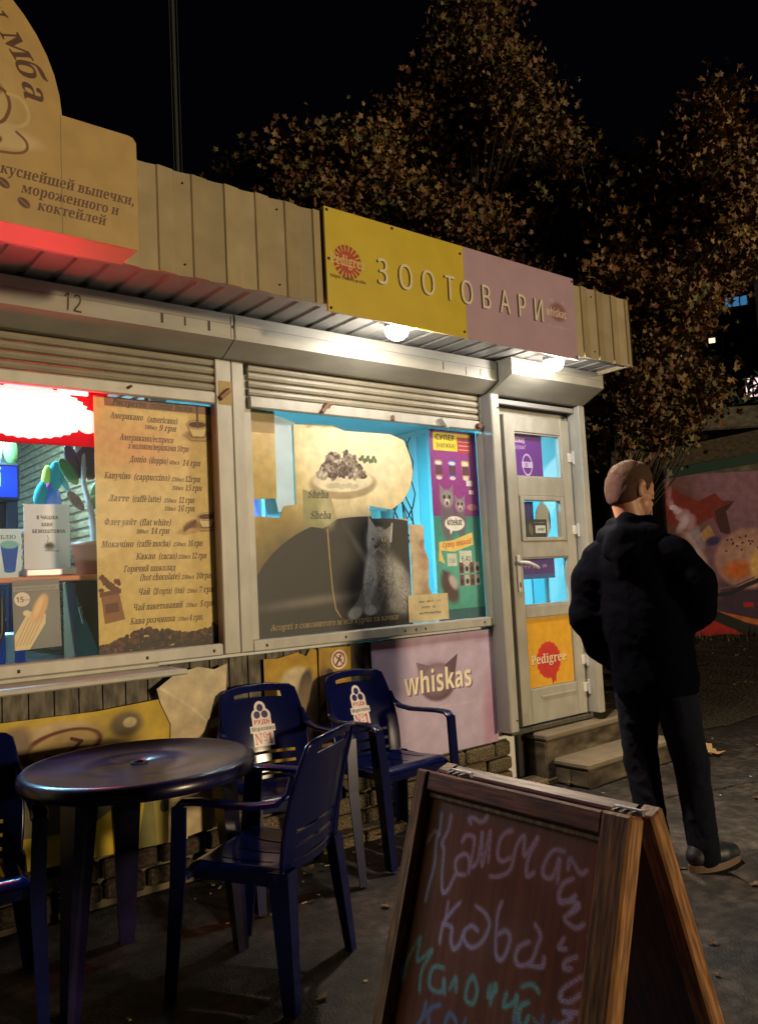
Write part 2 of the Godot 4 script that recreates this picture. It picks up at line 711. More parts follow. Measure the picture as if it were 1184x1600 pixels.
const TEAL := "0.045,0.406 0.037,0.401 0.050,0.382 0.055,0.366 0.080,0.319 0.083,0.361 0.121,0.331 0.101,0.374 0.105,0.411;0.163,0.351 0.136,0.356 0.127,0.376 0.135,0.395 0.167,0.391 0.168,0.370 0.176,0.392;0.187,0.381 0.199,0.357 0.205,0.379;0.244,0.340 0.233,0.357 0.234,0.383 0.254,0.383 0.259,0.358 0.245,0.341;0.290,0.342 0.289,0.361 0.305,0.347 0.301,0.338 0.296,0.372;0.332,0.341 0.330,0.364 0.352,0.350 0.357,0.339 0.358,0.379;0.386,0.339 0.370,0.350 0.368,0.370 0.381,0.380 0.390,0.359;0.403,0.360 0.422,0.372;0.365,0.321 0.389,0.310 0.406,0.317"
const TEAL2 := "0.128,0.421 0.126,0.445 0.110,0.482;0.127,0.449 0.149,0.424 0.168,0.414;0.142,0.443 0.152,0.470 0.171,0.467;0.196,0.419 0.190,0.437 0.200,0.457 0.219,0.450 0.216,0.425 0.198,0.418;0.241,0.413 0.233,0.445;0.242,0.438 0.269,0.416;0.245,0.428 0.252,0.440;0.286,0.416 0.307,0.421;0.422,0.348 0.415,0.380;0.447,0.348 0.435,0.373;0.361,0.372 0.365,0.392 0.376,0.379"


# ------------------------------------------------------------------ setting
func ground() -> void:
	var g := Geo.new()
	g.span(-120, 160, -0.2, 0.0, -160, 60)
	var a := mat("asphalt", 0.155, 0.122, 0.098, 0.72, {"tex": "stone", "scale": Vector3(0.9, 0.9, 0.9), "bump": 0.3, "bumptex": "grit"})
	a.detail_enabled = true
	a.detail_blend_mode = BaseMaterial3D.BLEND_MODE_MUL
	a.detail_albedo = noise("patch")
	a.uv2_triplanar = true
	a.uv2_world_triplanar = true
	a.uv2_scale = Vector3(0.33, 0.33, 0.33)
	tag(put(g, "ground", a), "dark worn asphalt pavement in front of the kiosk", "", "", "structure")
	# the dirt verge beyond the end of the kiosk, with a ragged edge
	var f := FastNoiseLite.new()
	f.frequency = 0.35
	f.seed = 4
	var v := Geo.new().soft()
	var nx := 90
	var nz := 40
	var P := func(i: int, j: int) -> Vector3:
		var x := 4.75 + 0.24 * i
		var t := 1.0 - pow(1.0 - float(j) / nz, 2.0)
		var z := 0.02 + 0.1 * f.get_noise_2d(x * 3.0, 1.0) - 14.0 * t
		var y := 0.006 + 0.09 * minf(1.0, t * 14.0) * (0.6 + 0.8 * f.get_noise_2d(x * 5.0, z * 5.0))
		return Vector3(x, maxf(y, 0.006), z)
	for i in nx:
		for j in nz:
			v.quad(P.call(i, j), P.call(i + 1, j), P.call(i + 1, j + 1), P.call(i, j + 1))
	tag(put(v, "verge", mat("soil", 0.10, 0.068, 0.04, 0.95, {"tex": "stone", "scale": Vector3(1.4, 1.4, 1.4), "bump": 2.0, "bumptex": "stone"})), "bare earth verge with trampled leaves beyond the kiosk", "", "", "structure")
	# a crack across the asphalt
	var c := Geo.new()
	var last := Vector3.ZERO
	for i in 26:
		var x := 4.1 + 0.09 * i
		var p := Vector3(x, 0.004, 0.80 + 0.32 * (x - 4.1) + 0.05 * f.get_noise_2d(x * 20.0, 7.0))
		if i > 0:
			var w := 0.006 + 0.004 * f.get_noise_2d(x * 30.0, 2.0)
			c.quad(last + Vector3(0, 0, w), p + Vector3(0, 0, w), p - Vector3(0, 0, w), last - Vector3(0, 0, w))
		last = p
	tag(put(c, "pavement_crack", mat("crack", 0.008, 0.007, 0.007, 1.0)), "thin dark crack running across the asphalt", "", "", "structure")


func kiosk() -> void:
	var k := thing("kiosk", "low cream metal kiosk with roller shutters, two shop windows and a glazed door", "kiosk")
	var cream := mat("cream_sheet", 0.38, 0.305, 0.17, 0.55, {"tex": "mottle", "scale": Vector3(1.5, 1.5, 1.5), "bump": 0.02, "bumptex": "fine"})
	var creams := [cream, mat("cream_sheet_b", 0.34, 0.275, 0.15, 0.55, {"tex": "mottle", "scale": Vector3(1.1, 1.7, 1.3)}), mat("cream_sheet_c", 0.41, 0.33, 0.185, 0.5, {"tex": "mottle", "scale": Vector3(1.9, 1.2, 1.1)})]
	var white := mat("white_frame", 0.47, 0.455, 0.395, 0.38, {"tex": "mottle", "scale": Vector3(2.2, 1.0, 2.2)})
	var shut := mat("shutter_paint", 0.30, 0.265, 0.19, 0.45, {"tex": "mottle", "scale": Vector3(1.2, 3.0, 1.2)})
	var boxm := mat("shutter_box_paint", 0.34, 0.32, 0.26, 0.5, {"tex": "mottle", "scale": Vector3(0.9, 2.5, 2.5), "bump": 0.03, "bumptex": "fine"})
	var clad := mat("cladding_paint", 0.27, 0.235, 0.18, 0.7, {"tex": "stone", "scale": Vector3(1.5, 0.5, 1.5)})
	var dark := mat("dark_gap", 0.02, 0.018, 0.016, 0.8)
	var inner := mat("inner_lining", 0.72, 0.72, 0.70, 0.8)
	# shell with thickness
	put(Geo.new().span(-2.6, 4.52, 2.6, 2.72, -2.5, 0.5), "roof", mat("roof_felt", 0.04, 0.04, 0.04, 0.9), k)
	put(Geo.new().span(-2.6, 4.52, 0.0, 2.6, -2.5, -2.42), "back_wall", inner, k)
	put(Geo.new().span(-2.6, -2.52, 0.0, 2.6, -2.42, 0.0), "side_wall", inner, k)
	put(Geo.new().span(4.462, 4.49, 0.0, 2.6, -2.42, 0.0), "side_wall", inner, k)
	put(Geo.new().span(4.491, 4.52, 0.0, 2.6, -2.42, 0.02), "side_cladding", clad, k)
	put(Geo.new().span(1.52, 1.60, 0.3, 2.6, -2.42, -0.06), "partition", inner, k)
	put(Geo.new().span(-2.52, 4.46, 0.22, 0.3, -2.42, -0.06), "floor", mat("inner_floor", 0.2, 0.2, 0.2, 0.5), k)
	put(Geo.new().span(-2.52, 4.46, 2.5, 2.55, -2.42, -0.06), "ceiling", inner, k)
	# front wall behind the cladding
	put(Geo.new().span(-2.52, 3.79, 0.0, 0.98, -0.08, -0.022), "front_wall", inner, k)
	put(Geo.new().span(-2.52, 0.12, 0.98, 2.5, -0.08, -0.022), "front_wall", inner, k)
	put(Geo.new().span(0.12, 4.46, 2.34, 2.5, -0.08, -0.022), "lintel", inner, k)
	put(Geo.new().span(1.86, 1.98, 0.98, 2.34, -0.08, -0.01), "pier", inner, k)
	put(Geo.new().span(3.655, 3.79, 0.98, 2.34, -0.08, -0.01), "pier", inner, k)
	put(Geo.new().span(3.79, 4.46, 0.0, 0.33, -0.08, 0.0), "front_wall", dark, k)
	# narrow profiled cladding under the windows
	for i in 42:
		var x := -0.55 + 0.1 * i
		var w := 0.1 if x + 0.1 < 3.6 else 3.62 - x
		if w < 0.02:
			break
		var poly := PackedVector2Array([Vector2(0, 0), Vector2(w * 0.62, 0), Vector2(w * 0.72, -0.009), Vector2(w, -0.009), Vector2(w, -0.02), Vector2(0, -0.02)])
		put(Geo.new().prism(poly, -0.965, -0.29, Transform3D(Basis(Vector3.RIGHT, Vector3.BACK, Vector3.DOWN), Vector3(x, 0, 0))), "cladding_strip", clad, k)
	# stone courses of the plinth
	var stones := []
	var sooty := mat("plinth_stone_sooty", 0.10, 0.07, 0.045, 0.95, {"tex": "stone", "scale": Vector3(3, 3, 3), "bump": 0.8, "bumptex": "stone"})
	for i in 4:
		stones.append(mat("plinth_stone_%d" % i, 0.23 + 0.025 * i, 0.18 + 0.017 * i, 0.098 + 0.01 * i, 0.92, {"tex": "stone", "scale": Vector3(4, 4, 4), "bump": 0.8, "bumptex": "stone"}))
	put(Geo.new().span(-2.5, 3.70, 0.0, 0.292, -0.022, -0.004), "mortar", mat("mortar", 0.17, 0.14, 0.09, 0.95, {"bump": 0.5, "bumptex": "grit", "scale": Vector3(3, 3, 3)}), k)
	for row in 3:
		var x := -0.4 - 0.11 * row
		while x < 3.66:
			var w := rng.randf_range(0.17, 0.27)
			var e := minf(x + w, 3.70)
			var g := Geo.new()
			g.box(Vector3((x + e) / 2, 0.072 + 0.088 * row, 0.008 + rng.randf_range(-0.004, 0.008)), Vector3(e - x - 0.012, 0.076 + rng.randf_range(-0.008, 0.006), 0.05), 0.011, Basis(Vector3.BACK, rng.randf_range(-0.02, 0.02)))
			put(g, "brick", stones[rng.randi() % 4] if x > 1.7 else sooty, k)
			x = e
	# ledge of loose slabs along the foot
	var sx := 1.75
	while sx < 3.8:
		var w := rng.randf_range(0.25, 0.5)
		put(Geo.new().box(Vector3(sx + w / 2, 0.022, 0.085 + rng.randf_range(-0.015, 0.015)), Vector3(w - 0.015, 0.05, 0.13), 0.01, Basis(Vector3.UP, rng.randf_range(-0.04, 0.04)) * Basis(Vector3.RIGHT, 0.05)), "ledge_slab", stones[rng.randi() % 4], k)
		sx += w
	# fascia of trapezoidal sheet, one profile after another
	var fx := -1.35
	var n := 0
	while fx < 4.44:
		var w := minf(0.148, 4.464 - fx)
		var s := w / 0.148
		var poly := PackedVector2Array([Vector2(0, 0), Vector2(0.067 * s, -0.007), Vector2(0.073 * s, -0.017), Vector2(0.142 * s, -0.007), Vector2(0.148 * s, 0), Vector2(0.148 * s, -0.02), Vector2(0, -0.02)])
		var o := put(Geo.new().prism(poly, -2.985 + rng.randf_range(-0.003, 0.003), -2.552 + rng.randf_range(-0.002, 0.002), Transform3D(Basis(Vector3.RIGHT, Vector3.BACK, Vector3.DOWN), Vector3(fx, 0, 0.56))), "fascia_panel", creams[n % 3], k)
		o.rotation.y = 0.0
		if n % 3 == 0:
			for y in [2.60, 2.94]:
				put(Geo.new().box(Vector3(fx + 0.11, y, 0.548), Vector3(0.008, 0.008, 0.012), 0.002), "screw", dark, o)
		fx += w
		n += 1
	put(Geo.new().span(4.44, 4.462, 2.552, 2.985, -0.3, 0.542, 0.004), "fascia_return", cream, k)
	put(Geo.new().span(-1.35, 4.462, 2.975, 2.99, 0.49, 0.541, 0.003), "fascia_cap", cream, k)
	put(Geo.new().span(-1.35, 4.455, 2.558, 2.566, 0.50, 0.541, 0.002), "drip_edge", mat("grey_metal", 0.25, 0.25, 0.25, 0.4, {"metal": 0.6}), k)
	# soffit of the same sheet, ribs running back to the wall
	var soff := mat("soffit_sheet", 0.26, 0.25, 0.23, 0.38, {"tex": "mottle", "scale": Vector3(1.5, 1.5, 0.8)})
	var px := -1.35
	while px < 4.42:
		var w := minf(0.124, 4.44 - px)
		var poly := PackedVector2Array([Vector2(0, 0.014), Vector2(0.016 * w / 0.124, 0.014), Vector2(0.024 * w / 0.124, 0.005), Vector2(0.114 * w / 0.124, 0.005), Vector2(w - 0.004, 0.014), Vector2(w, 0.014), Vector2(w, 0.018), Vector2(0, 0.018)])
		put(Geo.new().prism(poly, -0.02, 0.50, Transform3D(Basis.IDENTITY, Vector3(px, 2.57, 0))), "soffit_panel", soff, k)
		px += w
	# shutter boxes: a front face, a splayed underside
	for b in [[-0.6, 1.826, 0.2, 2.562], [1.832, 3.594, 0.2, 2.562], [3.608, 4.492, 0.305, 2.568]]:
		var d: float = b[2]
		var top: float = b[3]
		var poly := PackedVector2Array([Vector2(-0.005, top), Vector2(d - 0.003, top), Vector2(d, top - 0.004), Vector2(d, 2.442 + (0.025 if d > 0.25 else 0.0)), Vector2(d * 0.42, 2.385), Vector2(-0.005, 2.385)])
		var o := put(Geo.new().prism(poly, -b[1], -b[0], Transform3D(Basis(Vector3(0, 0, 1), Vector3.UP, Vector3(-1, 0, 0)), Vector3.ZERO)), "shutter_box", boxm, k)
		put(Geo.new().span(b[0] + 0.001, b[1] - 0.001, top - 0.052, top - 0.049, d, d + 0.0015), "seam", mat("seam", 0.2, 0.18, 0.14, 0.7), o)
		for e in [b[0] + 0.004, b[1] - 0.012]:
			put(Geo.new().span(e, e + 0.008, 2.448 + (0.025 if d > 0.25 else 0.0), top - 0.01, d, d + 0.002), "end_cap", boxm, o)
	# smears and rust on the box over the coffee window
	var rust := mat("rust", 0.07, 0.045, 0.03, 0.9)
	for s in [[1.47, 0.011], [1.58, 0.008], [1.695, 0.012], [3.15, 0.006], [3.33, 0.004], [3.45, 0.004]]:
		put(Geo.new().span(s[0], s[0] + s[1], 2.46 + 0.01 * sin(s[0] * 9.0), 2.505 + 0.008 * sin(s[0] * 5.0), 0.2, 0.2012), "rust_mark", rust, k)
	var mark := TextMesh.new()
	mark.font = font("sans")
	mark.text = "12"
	mark.font_size = 32
	mark.pixel_size = 0.0031
	mark.depth = 0.001
	put(mark, "painted_number", rust, k, Vector3(1.09, 2.488, 0.2006), Basis.from_scale(Vector3(0.75, 1, 1)) * Basis(Vector3.BACK, -0.06))
	put(Geo.new().tube([Vector3(1.822, 2.50, 0.199), Vector3(1.822, 2.50, 0.2025)], [0.008, 0.008], 8), "bolt_hole", dark, k)
	# roller shutters, mostly wound up
	for s in [[0.1, 1.80, 0.0], [1.985, 3.60, 0.0]]:
		var sh := Node3D.new()
		sh.name = numbered("shutter", k)
		k.add_child(sh, true)
		var y := 2.226
		while y < 2.40:
			var poly := PackedVector2Array([Vector2(0.030, y + 0.001), Vector2(0.040, y + 0.006), Vector2(0.045, y + 0.018), Vector2(0.043, y + 0.030), Vector2(0.034, y + 0.038), Vector2(0.026, y + 0.038), Vector2(0.024, y + 0.001)])
			put(Geo.new().prism(poly, -s[1], -s[0], Transform3D(Basis(Vector3(0, 0, 1), Vector3.UP, Vector3(-1, 0, 0)), Vector3.ZERO)), "slat", shut, sh)
			y += 0.0405
		put(Geo.new().span(s[0], s[1], 2.166, 2.224, 0.022, 0.05, 0.006), "bottom_bar", white, sh)
	# posts and guide rails
	put(Geo.new().span(1.80, 1.885, 0.985, 2.40, -0.01, 0.052, 0.005), "guide_rail", white, k)
	put(Geo.new().span(1.888, 1.955, 0.985, 2.40, -0.01, 0.05, 0.005), "guide_rail", white, k)
	put(Geo.new().span(3.59, 3.64, 0.985, 2.40, -0.01, 0.05, 0.005), "guide_rail", white, k)
	put(Geo.new().span(3.602, 3.672, 0.352, 2.385, 0.0, 0.13, 0.006), "door_rail", white, k)
	put(Geo.new().span(4.443, 4.505, 0.352, 2.385, 0.03, 0.13, 0.006), "door_rail", white, k)
	put(Geo.new().span(3.5995, 3.6015, 0.352, 2.385, 0.004, 0.118), "rail_side", mat("grey_rail", 0.3, 0.29, 0.28, 0.5), k)
	for y in [0.42, 2.3]:
		put(Geo.new().tube([Vector3(3.655, y, 0.129), Vector3(3.655, y, 0.134)], [0.006, 0.006], 8), "screw", dark, k)
	# latches on the shutter bars
	var wood := mat("latch_wood", 0.20, 0.10, 0.045, 0.7)
	put(Geo.new().box(Vector3(1.845, 2.215, 0.06), Vector3(0.075, 0.024, 0.02), 0.005, Basis(Vector3.BACK, 0.75)), "latch", wood, k)
	put(Geo.new().span(1.815, 1.885, 2.165, 2.28, 0.0525, 0.0535), "rust_stain", mat("rust_stain", 0.34, 0.24, 0.09, 0.8), k)
	put(Geo.new().box(Vector3(2.42, 2.2, 0.066), Vector3(0.07, 0.02, 0.018), 0.004, Basis(Vector3.BACK, 0.9)), "latch", wood, k)
	put(Geo.new().box(Vector3(2.445, 2.222, 0.066), Vector3(0.05, 0.018, 0.02), 0.004, Basis(Vector3.BACK, 0.15)), "latch", wood, k)
	put(Geo.new().box(Vector3(2.88, 2.185, 0.06), Vector3(0.02, 0.03, 0.016), 0.004), "latch", wood, k)
	put(Geo.new().box(Vector3(3.265, 2.185, 0.066), Vector3(0.075, 0.018, 0.02), 0.004, Basis(Vector3.BACK, -0.9)), "latch", white, k)
	put(Geo.new().tube([Vector3(3.555, 2.19, 0.05), Vector3(3.555, 2.19, 0.075)], [0.02, 0.017], 10), "shutter_lock", mat("lock_red", 0.12, 0.03, 0.02, 0.5), k)
	put(Geo.new().tube([Vector3(1.372, 2.197, 0.05), Vector3(1.385, 2.205, 0.068)], [0.007, 0.006], 8), "shutter_lock", wood, k)
	# the two windows
	var w1 := Node3D.new()
	w1.name = numbered("window", k)
	k.add_child(w1, true)
	put(Geo.new().span(0.1, 1.80, 0.982, 1.038, -0.02, 0.045, 0.006), "sill_rail", white, w1)
	put(Geo.new().span(0.1, 0.16, 1.038, 2.2, -0.02, 0.02, 0.004), "jamb", white, w1)
	put(Geo.new().span(1.832, 1.862, 1.038, 2.33, -0.05, -0.011, 0.003), "jamb", white, w1)
	put(Geo.new().span(0.16, 1.83, 2.2, 2.33, -0.05, -0.011, 0.003), "head_rail", white, w1)
	put(Geo.new().span(0.16, 1.832, 1.038, 2.2, -0.014, -0.010), "pane", glass("window_glass"), w1)
	var w2 := Node3D.new()
	w2.name = numbered("window", k)
	k.add_child(w2, true)
	put(Geo.new().span(1.956, 3.64, 0.982, 1.036, -0.02, 0.045, 0.006), "sill_rail", white, w2)
	put(Geo.new().span(1.958, 2.006, 1.036, 2.33, -0.05, 0.02, 0.004), "jamb", white, w2)
	put(Geo.new().span(3.622, 3.66, 1.036, 2.33, -0.05, 0.0, 0.004), "jamb", white, w2)
	put(Geo.new().span(2.006, 3.62, 2.205, 2.33, -0.05, -0.011, 0.003), "head_rail", white, w2)
	put(Geo.new().span(2.006, 3.622, 1.036, 2.205, -0.009, -0.005), "pane", glass("window_glass"), w2)
	for x in [0.9, 1.43, 1.75, 2.03, 2.5, 2.9, 2.98, 3.05, 3.52]:
		put(Geo.new().box(Vector3(x, 1.008, 0.0455), Vector3(0.012, 0.014, 0.004), 0.002), "screw", rust, k)
	# serving shelf under the coffee window
	put(Geo.new().span(-0.2, 1.53, 0.937, 0.962, 0.0, 0.235, 0.006), "serving_shelf", white, k)
	put(Geo.new().span(0.1, 1.49, 0.962, 0.982, 0.0, 0.03, 0.004), "shelf_upstand", white, k)
	# door leaf with three panes over a panel, hinges on the right
	var d := Node3D.new()
	d.name = "door"
	k.add_child(d, true)
	d.position = Vector3(4.44, 0, 0.03)
	d.rotation.y = 0.0
	var L := func(x0: float, x1: float, y0: float, y1: float, z0: float, z1: float, bv := 0.004) -> Geo:
		return Geo.new().span(x0 - 4.44, x1 - 4.44, y0, y1, z0, z1, bv)
	put(L.call(3.79, 3.884, 0.355, 2.29, -0.03, 0.02), "stile", white, d)
	put(L.call(4.335, 4.435, 0.355, 2.29, -0.03, 0.02), "stile", white, d)
	for r in [[2.185, 2.29], [1.775, 1.895], [1.382, 1.485], [1.005, 1.078], [0.355, 0.565]]:
		put(L.call(3.884, 4.335, r[0], r[1], -0.028, 0.018), "rail", white, d)
	for p in [[1.895, 2.185], [1.485, 1.775], [1.078, 1.382]]:
		put(L.call(3.884, 4.335, p[0], p[1], -0.006, -0.003, 0.0), "pane", glass("window_glass"), d)
		for f in [[3.884, 3.894, p[0], p[1]], [4.325, 4.335, p[0], p[1]], [3.894, 4.325, p[0], p[0] + 0.01], [3.894, 4.325, p[1] - 0.01, p[1]]]:
			put(L.call(f[0], f[1], f[2], f[3], -0.02, 0.01, 0.002), "bead", white, d)
	for f in [[3.895, 3.93, 1.485, 1.775], [4.285, 4.324, 1.485, 1.775], [3.93, 4.285, 1.485, 1.51], [3.93, 4.285, 1.745, 1.775]]:
		put(L.call(f[0], f[1], f[2], f[3], -0.02, 0.024, 0.004), "casement_bar", white, d)
	put(L.call(3.884, 4.335, 0.565, 1.005, -0.02, 0.002, 0.0), "lower_panel", white, d)
	put(L.call(3.98, 4.31, 0.505, 0.516, 0.018, 0.024, 0.003), "trim", white, d)
	var steel := mat("handle_white", 0.72, 0.70, 0.66, 0.25)
	put(L.call(3.82, 3.853, 1.17, 1.40, 0.02, 0.032), "handle_plate", steel, d)
	put(Geo.new().tube([Vector3(-0.605, 1.352, 0.03), Vector3(-0.605, 1.352, 0.075), Vector3(-0.57, 1.348, 0.082), Vector3(-0.50, 1.325, 0.08), Vector3(-0.475, 1.315, 0.076)], [0.012, 0.012, 0.012, 0.011, 0.009], 10), "handle", steel, d)
	put(L.call(3.832, 3.842, 1.20, 1.23, 0.032, 0.034, 0.0), "keyhole", dark, d)
	for y in [2.04, 1.555, 0.70, 0.52]:
		put(Geo.new().tube([Vector3(0.004, y - 0.045, 0.03), Vector3(0.004, y + 0.045, 0.03)], [0.011, 0.011], 10), "hinge", steel, d)
		put(Geo.new().box(Vector3(-0.025, y, 0.024), Vector3(0.05, 0.06, 0.01), 0.002), "hinge", steel, d)
	put(Geo.new().span(4.436, 4.462, 0.33, 2.34, -0.06, 0.02, 0.003), "door_frame", white, k)
	put(Geo.new().span(3.674, 3.786, 0.33, 2.34, -0.06, 0.0, 0.003), "door_frame", mat("brown_seal", 0.1, 0.075, 0.06, 0.7), k)
	put(Geo.new().span(3.786, 4.436, 2.295, 2.34, -0.06, 0.01, 0.003), "door_frame", white, k)
	put(Geo.new().span(3.674, 4.442, 2.34, 2.385, 0.0, 0.06, 0.003), "shutter_mouth", dark, k)
	put(Geo.new().span(3.674, 4.442, 2.34, 2.37, 0.062, 0.09, 0.003), "shutter_end_slat", mat("grey_rail", 0.3, 0.29, 0.28, 0.5), k)
	put(Geo.new().span(3.674, 4.442, 0.315, 0.345, -0.06, 0.06, 0.006), "threshold", mat("threshold", 0.16, 0.14, 0.10, 0.8, {"tex": "stone", "scale": Vector3(3, 3, 3)}), k)
	# the lamps inside
	var tube_glow := mat("tube_glow", 0.8, 0.9, 0.95, 0.4, {"glow": Color(0.45, 0.9, 1.0), "power": 3.0})
	for a in [[0.55, "ceiling_lamp"], [2.95, "ceiling_lamp"]]:
		var t := Node3D.new()
		t.name = numbered("ceiling_lamp", k)
		k.add_child(t, true)
		put(Geo.new().span(a[0] - 0.62, a[0] + 0.62, 2.46, 2.5, -1.02, -0.86, 0.005), "housing", inner, t)
		put(Geo.new().tube([Vector3(a[0] - 0.6, 2.445, -0.94), Vector3(a[0] + 0.6, 2.445, -0.94)], [0.018, 0.018], 10), "lamp_tube", tube_glow, t)
		var ar := AreaLight3D.new()
		ar.area_size = Vector2(1.2, 0.1)
		lamp(ar, "tube_light", t, Color(0.62, 0.88, 1.0) if a[0] < 1 else Color(0.40, 0.87, 1.0), 12.0 if a[0] < 1 else 9.0, Vector3(a[0], 2.42, -0.94), Vector3.DOWN)


func steps() -> void:
	var s := thing("door_steps", "two low worn concrete steps in front of the glazed door", "steps", Vector3(3.9, 0, 0.1), Basis(Vector3.UP, 0.03))
	var c := mat("step_concrete", 0.21, 0.17, 0.115, 0.9, {"tex": "patch", "scale": Vector3(1.1, 2.6, 1.1), "bump": 0.25, "bumptex": "stone"})
	var cap := mat("step_cap", 0.24, 0.195, 0.135, 0.85, {"tex": "mottle", "scale": Vector3(1.3, 1.3, 1.3), "bump": 0.2, "bumptex": "stone"})
	put(Geo.new().span(0.055, 1.0, 0.0, 0.108, 0.0, 0.285, 0.012), "lower_riser", c, s)
	put(Geo.new().span(0.045, 1.01, 0.11, 0.152, -0.03, 0.295, 0.012), "lower_tread", cap, s)
	put(Geo.new().span(-0.025, 0.95, 0.0, 0.265, -0.16, 0.045, 0.012), "upper_riser", c, s)
	put(Geo.new().span(-0.032, 0.955, 0.267, 0.308, -0.165, 0.06, 0.012), "upper_tread", cap, s)
	for b in [[0.06, 0.16, 0.0], [0.17, 0.28, 0.0]]:
		put(Geo.new().span(0.048, 0.053, 0.012, 0.1, b[0] - 0.0, b[1], 0.002), "block_face", c, s)


func pavilion() -> void:
	var nrm := Vector3(-0.7, 0, 0.714)
	var along := Vector3(0.714, 0, 0.7)
	var p := thing("pavilion", "low pavilion with a flat grey roof slab and a painted wall", "pavilion", Vector3(12.6, 0, -3.9), Basis(along, Vector3.UP, nrm))
	var grey := mat("slab_concrete", 0.30, 0.28, 0.22, 0.85, {"tex": "stone", "scale": Vector3(0.5, 0.5, 0.5)})
	var brown := mat("beam_brown", 0.15, 0.11, 0.065, 0.8, {"tex": "stone", "scale": Vector3(0.8, 0.8, 0.8)})
	# the mural: mauve ground, a dark red leaf, pale discs, orange and red bands
	var m := Pad.new(-0.42, 0.0, 3.4, 2.75, 110, C(138, 98, 124))
	m.ell(0.9, 2.45, 0.9, 0.5, C(156, 112, 138), 0, 0.6)
	m.ell(1.3, 0.55, 1.2, 0.55, C(66, 44, 74), 0, 0.3)
	m.ell(-0.4, 1.9, 0.5, 0.9, C(110, 66, 64), 0, 0.6)
	m.poly([[Vector2(-0.42, 2.62), Vector2(-0.18, 2.46), Vector2(0.12, 2.30), Vector2(0.4, 2.42), Vector2(0.5, 2.28), Vector2(0.7, 2.27), Vector2(0.55, 2.1), Vector2(0.6, 1.72), Vector2(0.44, 1.76), Vector2(0.33, 2.02), Vector2(0.12, 1.92), Vector2(-0.02, 1.78), Vector2(-0.3, 1.9), Vector2(-0.42, 2.0)]], C(138, 42, 38))
	m.poly([[Vector2(0.36, 2.12), Vector2(0.7, 2.27), Vector2(0.55, 2.1), Vector2(0.6, 1.7), Vector2(0.43, 1.76)]], C(72, 34, 42))
	m.ell(0.05, 1.3, 0.11, 0.62, C(176, 132, 128), 0.42, 0.3)
	m.poly([[Vector2(0.1, 1.75), Vector2(0.26, 1.9), Vector2(0.36, 1.66), Vector2(0.18, 1.56)]], C(196, 150, 104))
	m.ell(0.3, 1.62, 0.12, 0.07, C(60, 48, 104), 0.3, 0.4)
	m.ell(0.86, 1.3, 0.56, 0.5, C(190, 142, 140), 0.2, 0.08)
	m.ell(0.92, 1.3, 0.46, 0.42, C(206, 158, 150), 0.2, 0.4)
	m.ell(0.66, 1.12, 0.2, 0.14, C(226, 112, 44), 0.1, 0.6)
	m.ell(0.95, 1.2, 0.09, 0.2, C(255, 205, 120), -0.2, 0.6)
	for q in 16:
		m.ell(0.5 + 0.62 * fmod(q * 0.618 + 0.13 * sin(q * 3.0), 1.0), 1.44 + 0.26 * fmod(q * q * 0.377, 1.0), 0.022, 0.013, C(70, 34, 44), q, 0.2)
	m.line([Vector2(0.3, 0.72), Vector2(0.5, 0.74), Vector2(0.75, 0.85), Vector2(1.2, 1.02)], 0.07, C(36, 28, 40))
	m.line([Vector2(0.34, 0.82), Vector2(0.6, 0.86), Vector2(0.9, 0.98)], 0.03, C(126, 92, 104))
	m.poly([[Vector2(0.02, 0.5), Vector2(0.06, 0.7), Vector2(0.27, 0.7), Vector2(0.28, 0.46), Vector2(0.87, 0.3), Vector2(3.4, -0.1), Vector2(3.4, -0.4), Vector2(0.5, 0.3)]], C(206, 112, 44))
	m.poly([[Vector2(-0.42, 0.66), Vector2(0.1, 0.54), Vector2(0.88, 0.17), Vector2(2.2, -0.3), Vector2(0.9, -0.1), Vector2(0.0, 0.42)]], C(20, 24, 22))
	m.poly([[Vector2(-0.42, 0.50), Vector2(-0.3, 0.42), Vector2(0.1, 0.36), Vector2(0.8, 0.0), Vector2(-0.42, 0.0)]], C(186, 30, 32))
	m.rect(0.7, 0.5, 0.86, 0.58, C(186, 30, 32))
	m.speckle(0.16, 5, 0.05)
	put(Geo.new().span(-0.42, 3.6, 0.0, 2.9, -0.2, -0.004), "wall", grey, p)
	put(card(-0.42, 3.4, 0.0, 2.75, 0.0, 0.0035), "mural", printed(m, 0.55, 0.0, false, 1.0), p)
	var gr := Geo.new()
	gr.prism(PackedVector2Array([Vector2(-0.42, 2.70), Vector2(3.6, 3.16), Vector2(3.6, 3.33), Vector2(-0.42, 2.87)]), -0.19, 0.03)
	put(gr, "green_stripe", mat("stripe_green", 0.012, 0.05, 0.042, 0.5), p)
	gr = Geo.new()
	gr.prism(PackedVector2Array([Vector2(-0.62, 2.85), Vector2(3.6, 3.33), Vector2(3.6, 3.8), Vector2(-0.62, 3.16)]), -0.25, 0.06)
	put(gr, "beam", brown, p)
	put(Geo.new().span(-0.92, -0.66, 0.0, 3.22, -0.2, 0.1, 0.02), "post", mat("post_cream", 0.42, 0.36, 0.22, 0.7, {"tex": "stone", "scale": Vector3(1, 1, 1)}), p)
	put(Geo.new().span(-4.6, -0.93, 1.2, 3.1, -0.6, -0.5), "side_panel", brown, p)
	put(Geo.new().span(-4.6, -4.4, 0.0, 3.45, -0.6, -0.4), "post", brown, p)
	put(Geo.new().span(-5.0, 3.4, 3.56, 3.95, -4.0, -0.5, 0.03), "roof_slab", grey, p)
	put(Geo.new().span(-4.5, 3.4, 0.0, 3.56, -4.0, -3.8), "back_wall", brown, p)
	put(Geo.new().span(-0.66, -0.42, 0.0, 2.9, -0.3, -0.22), "side_panel", brown, p)
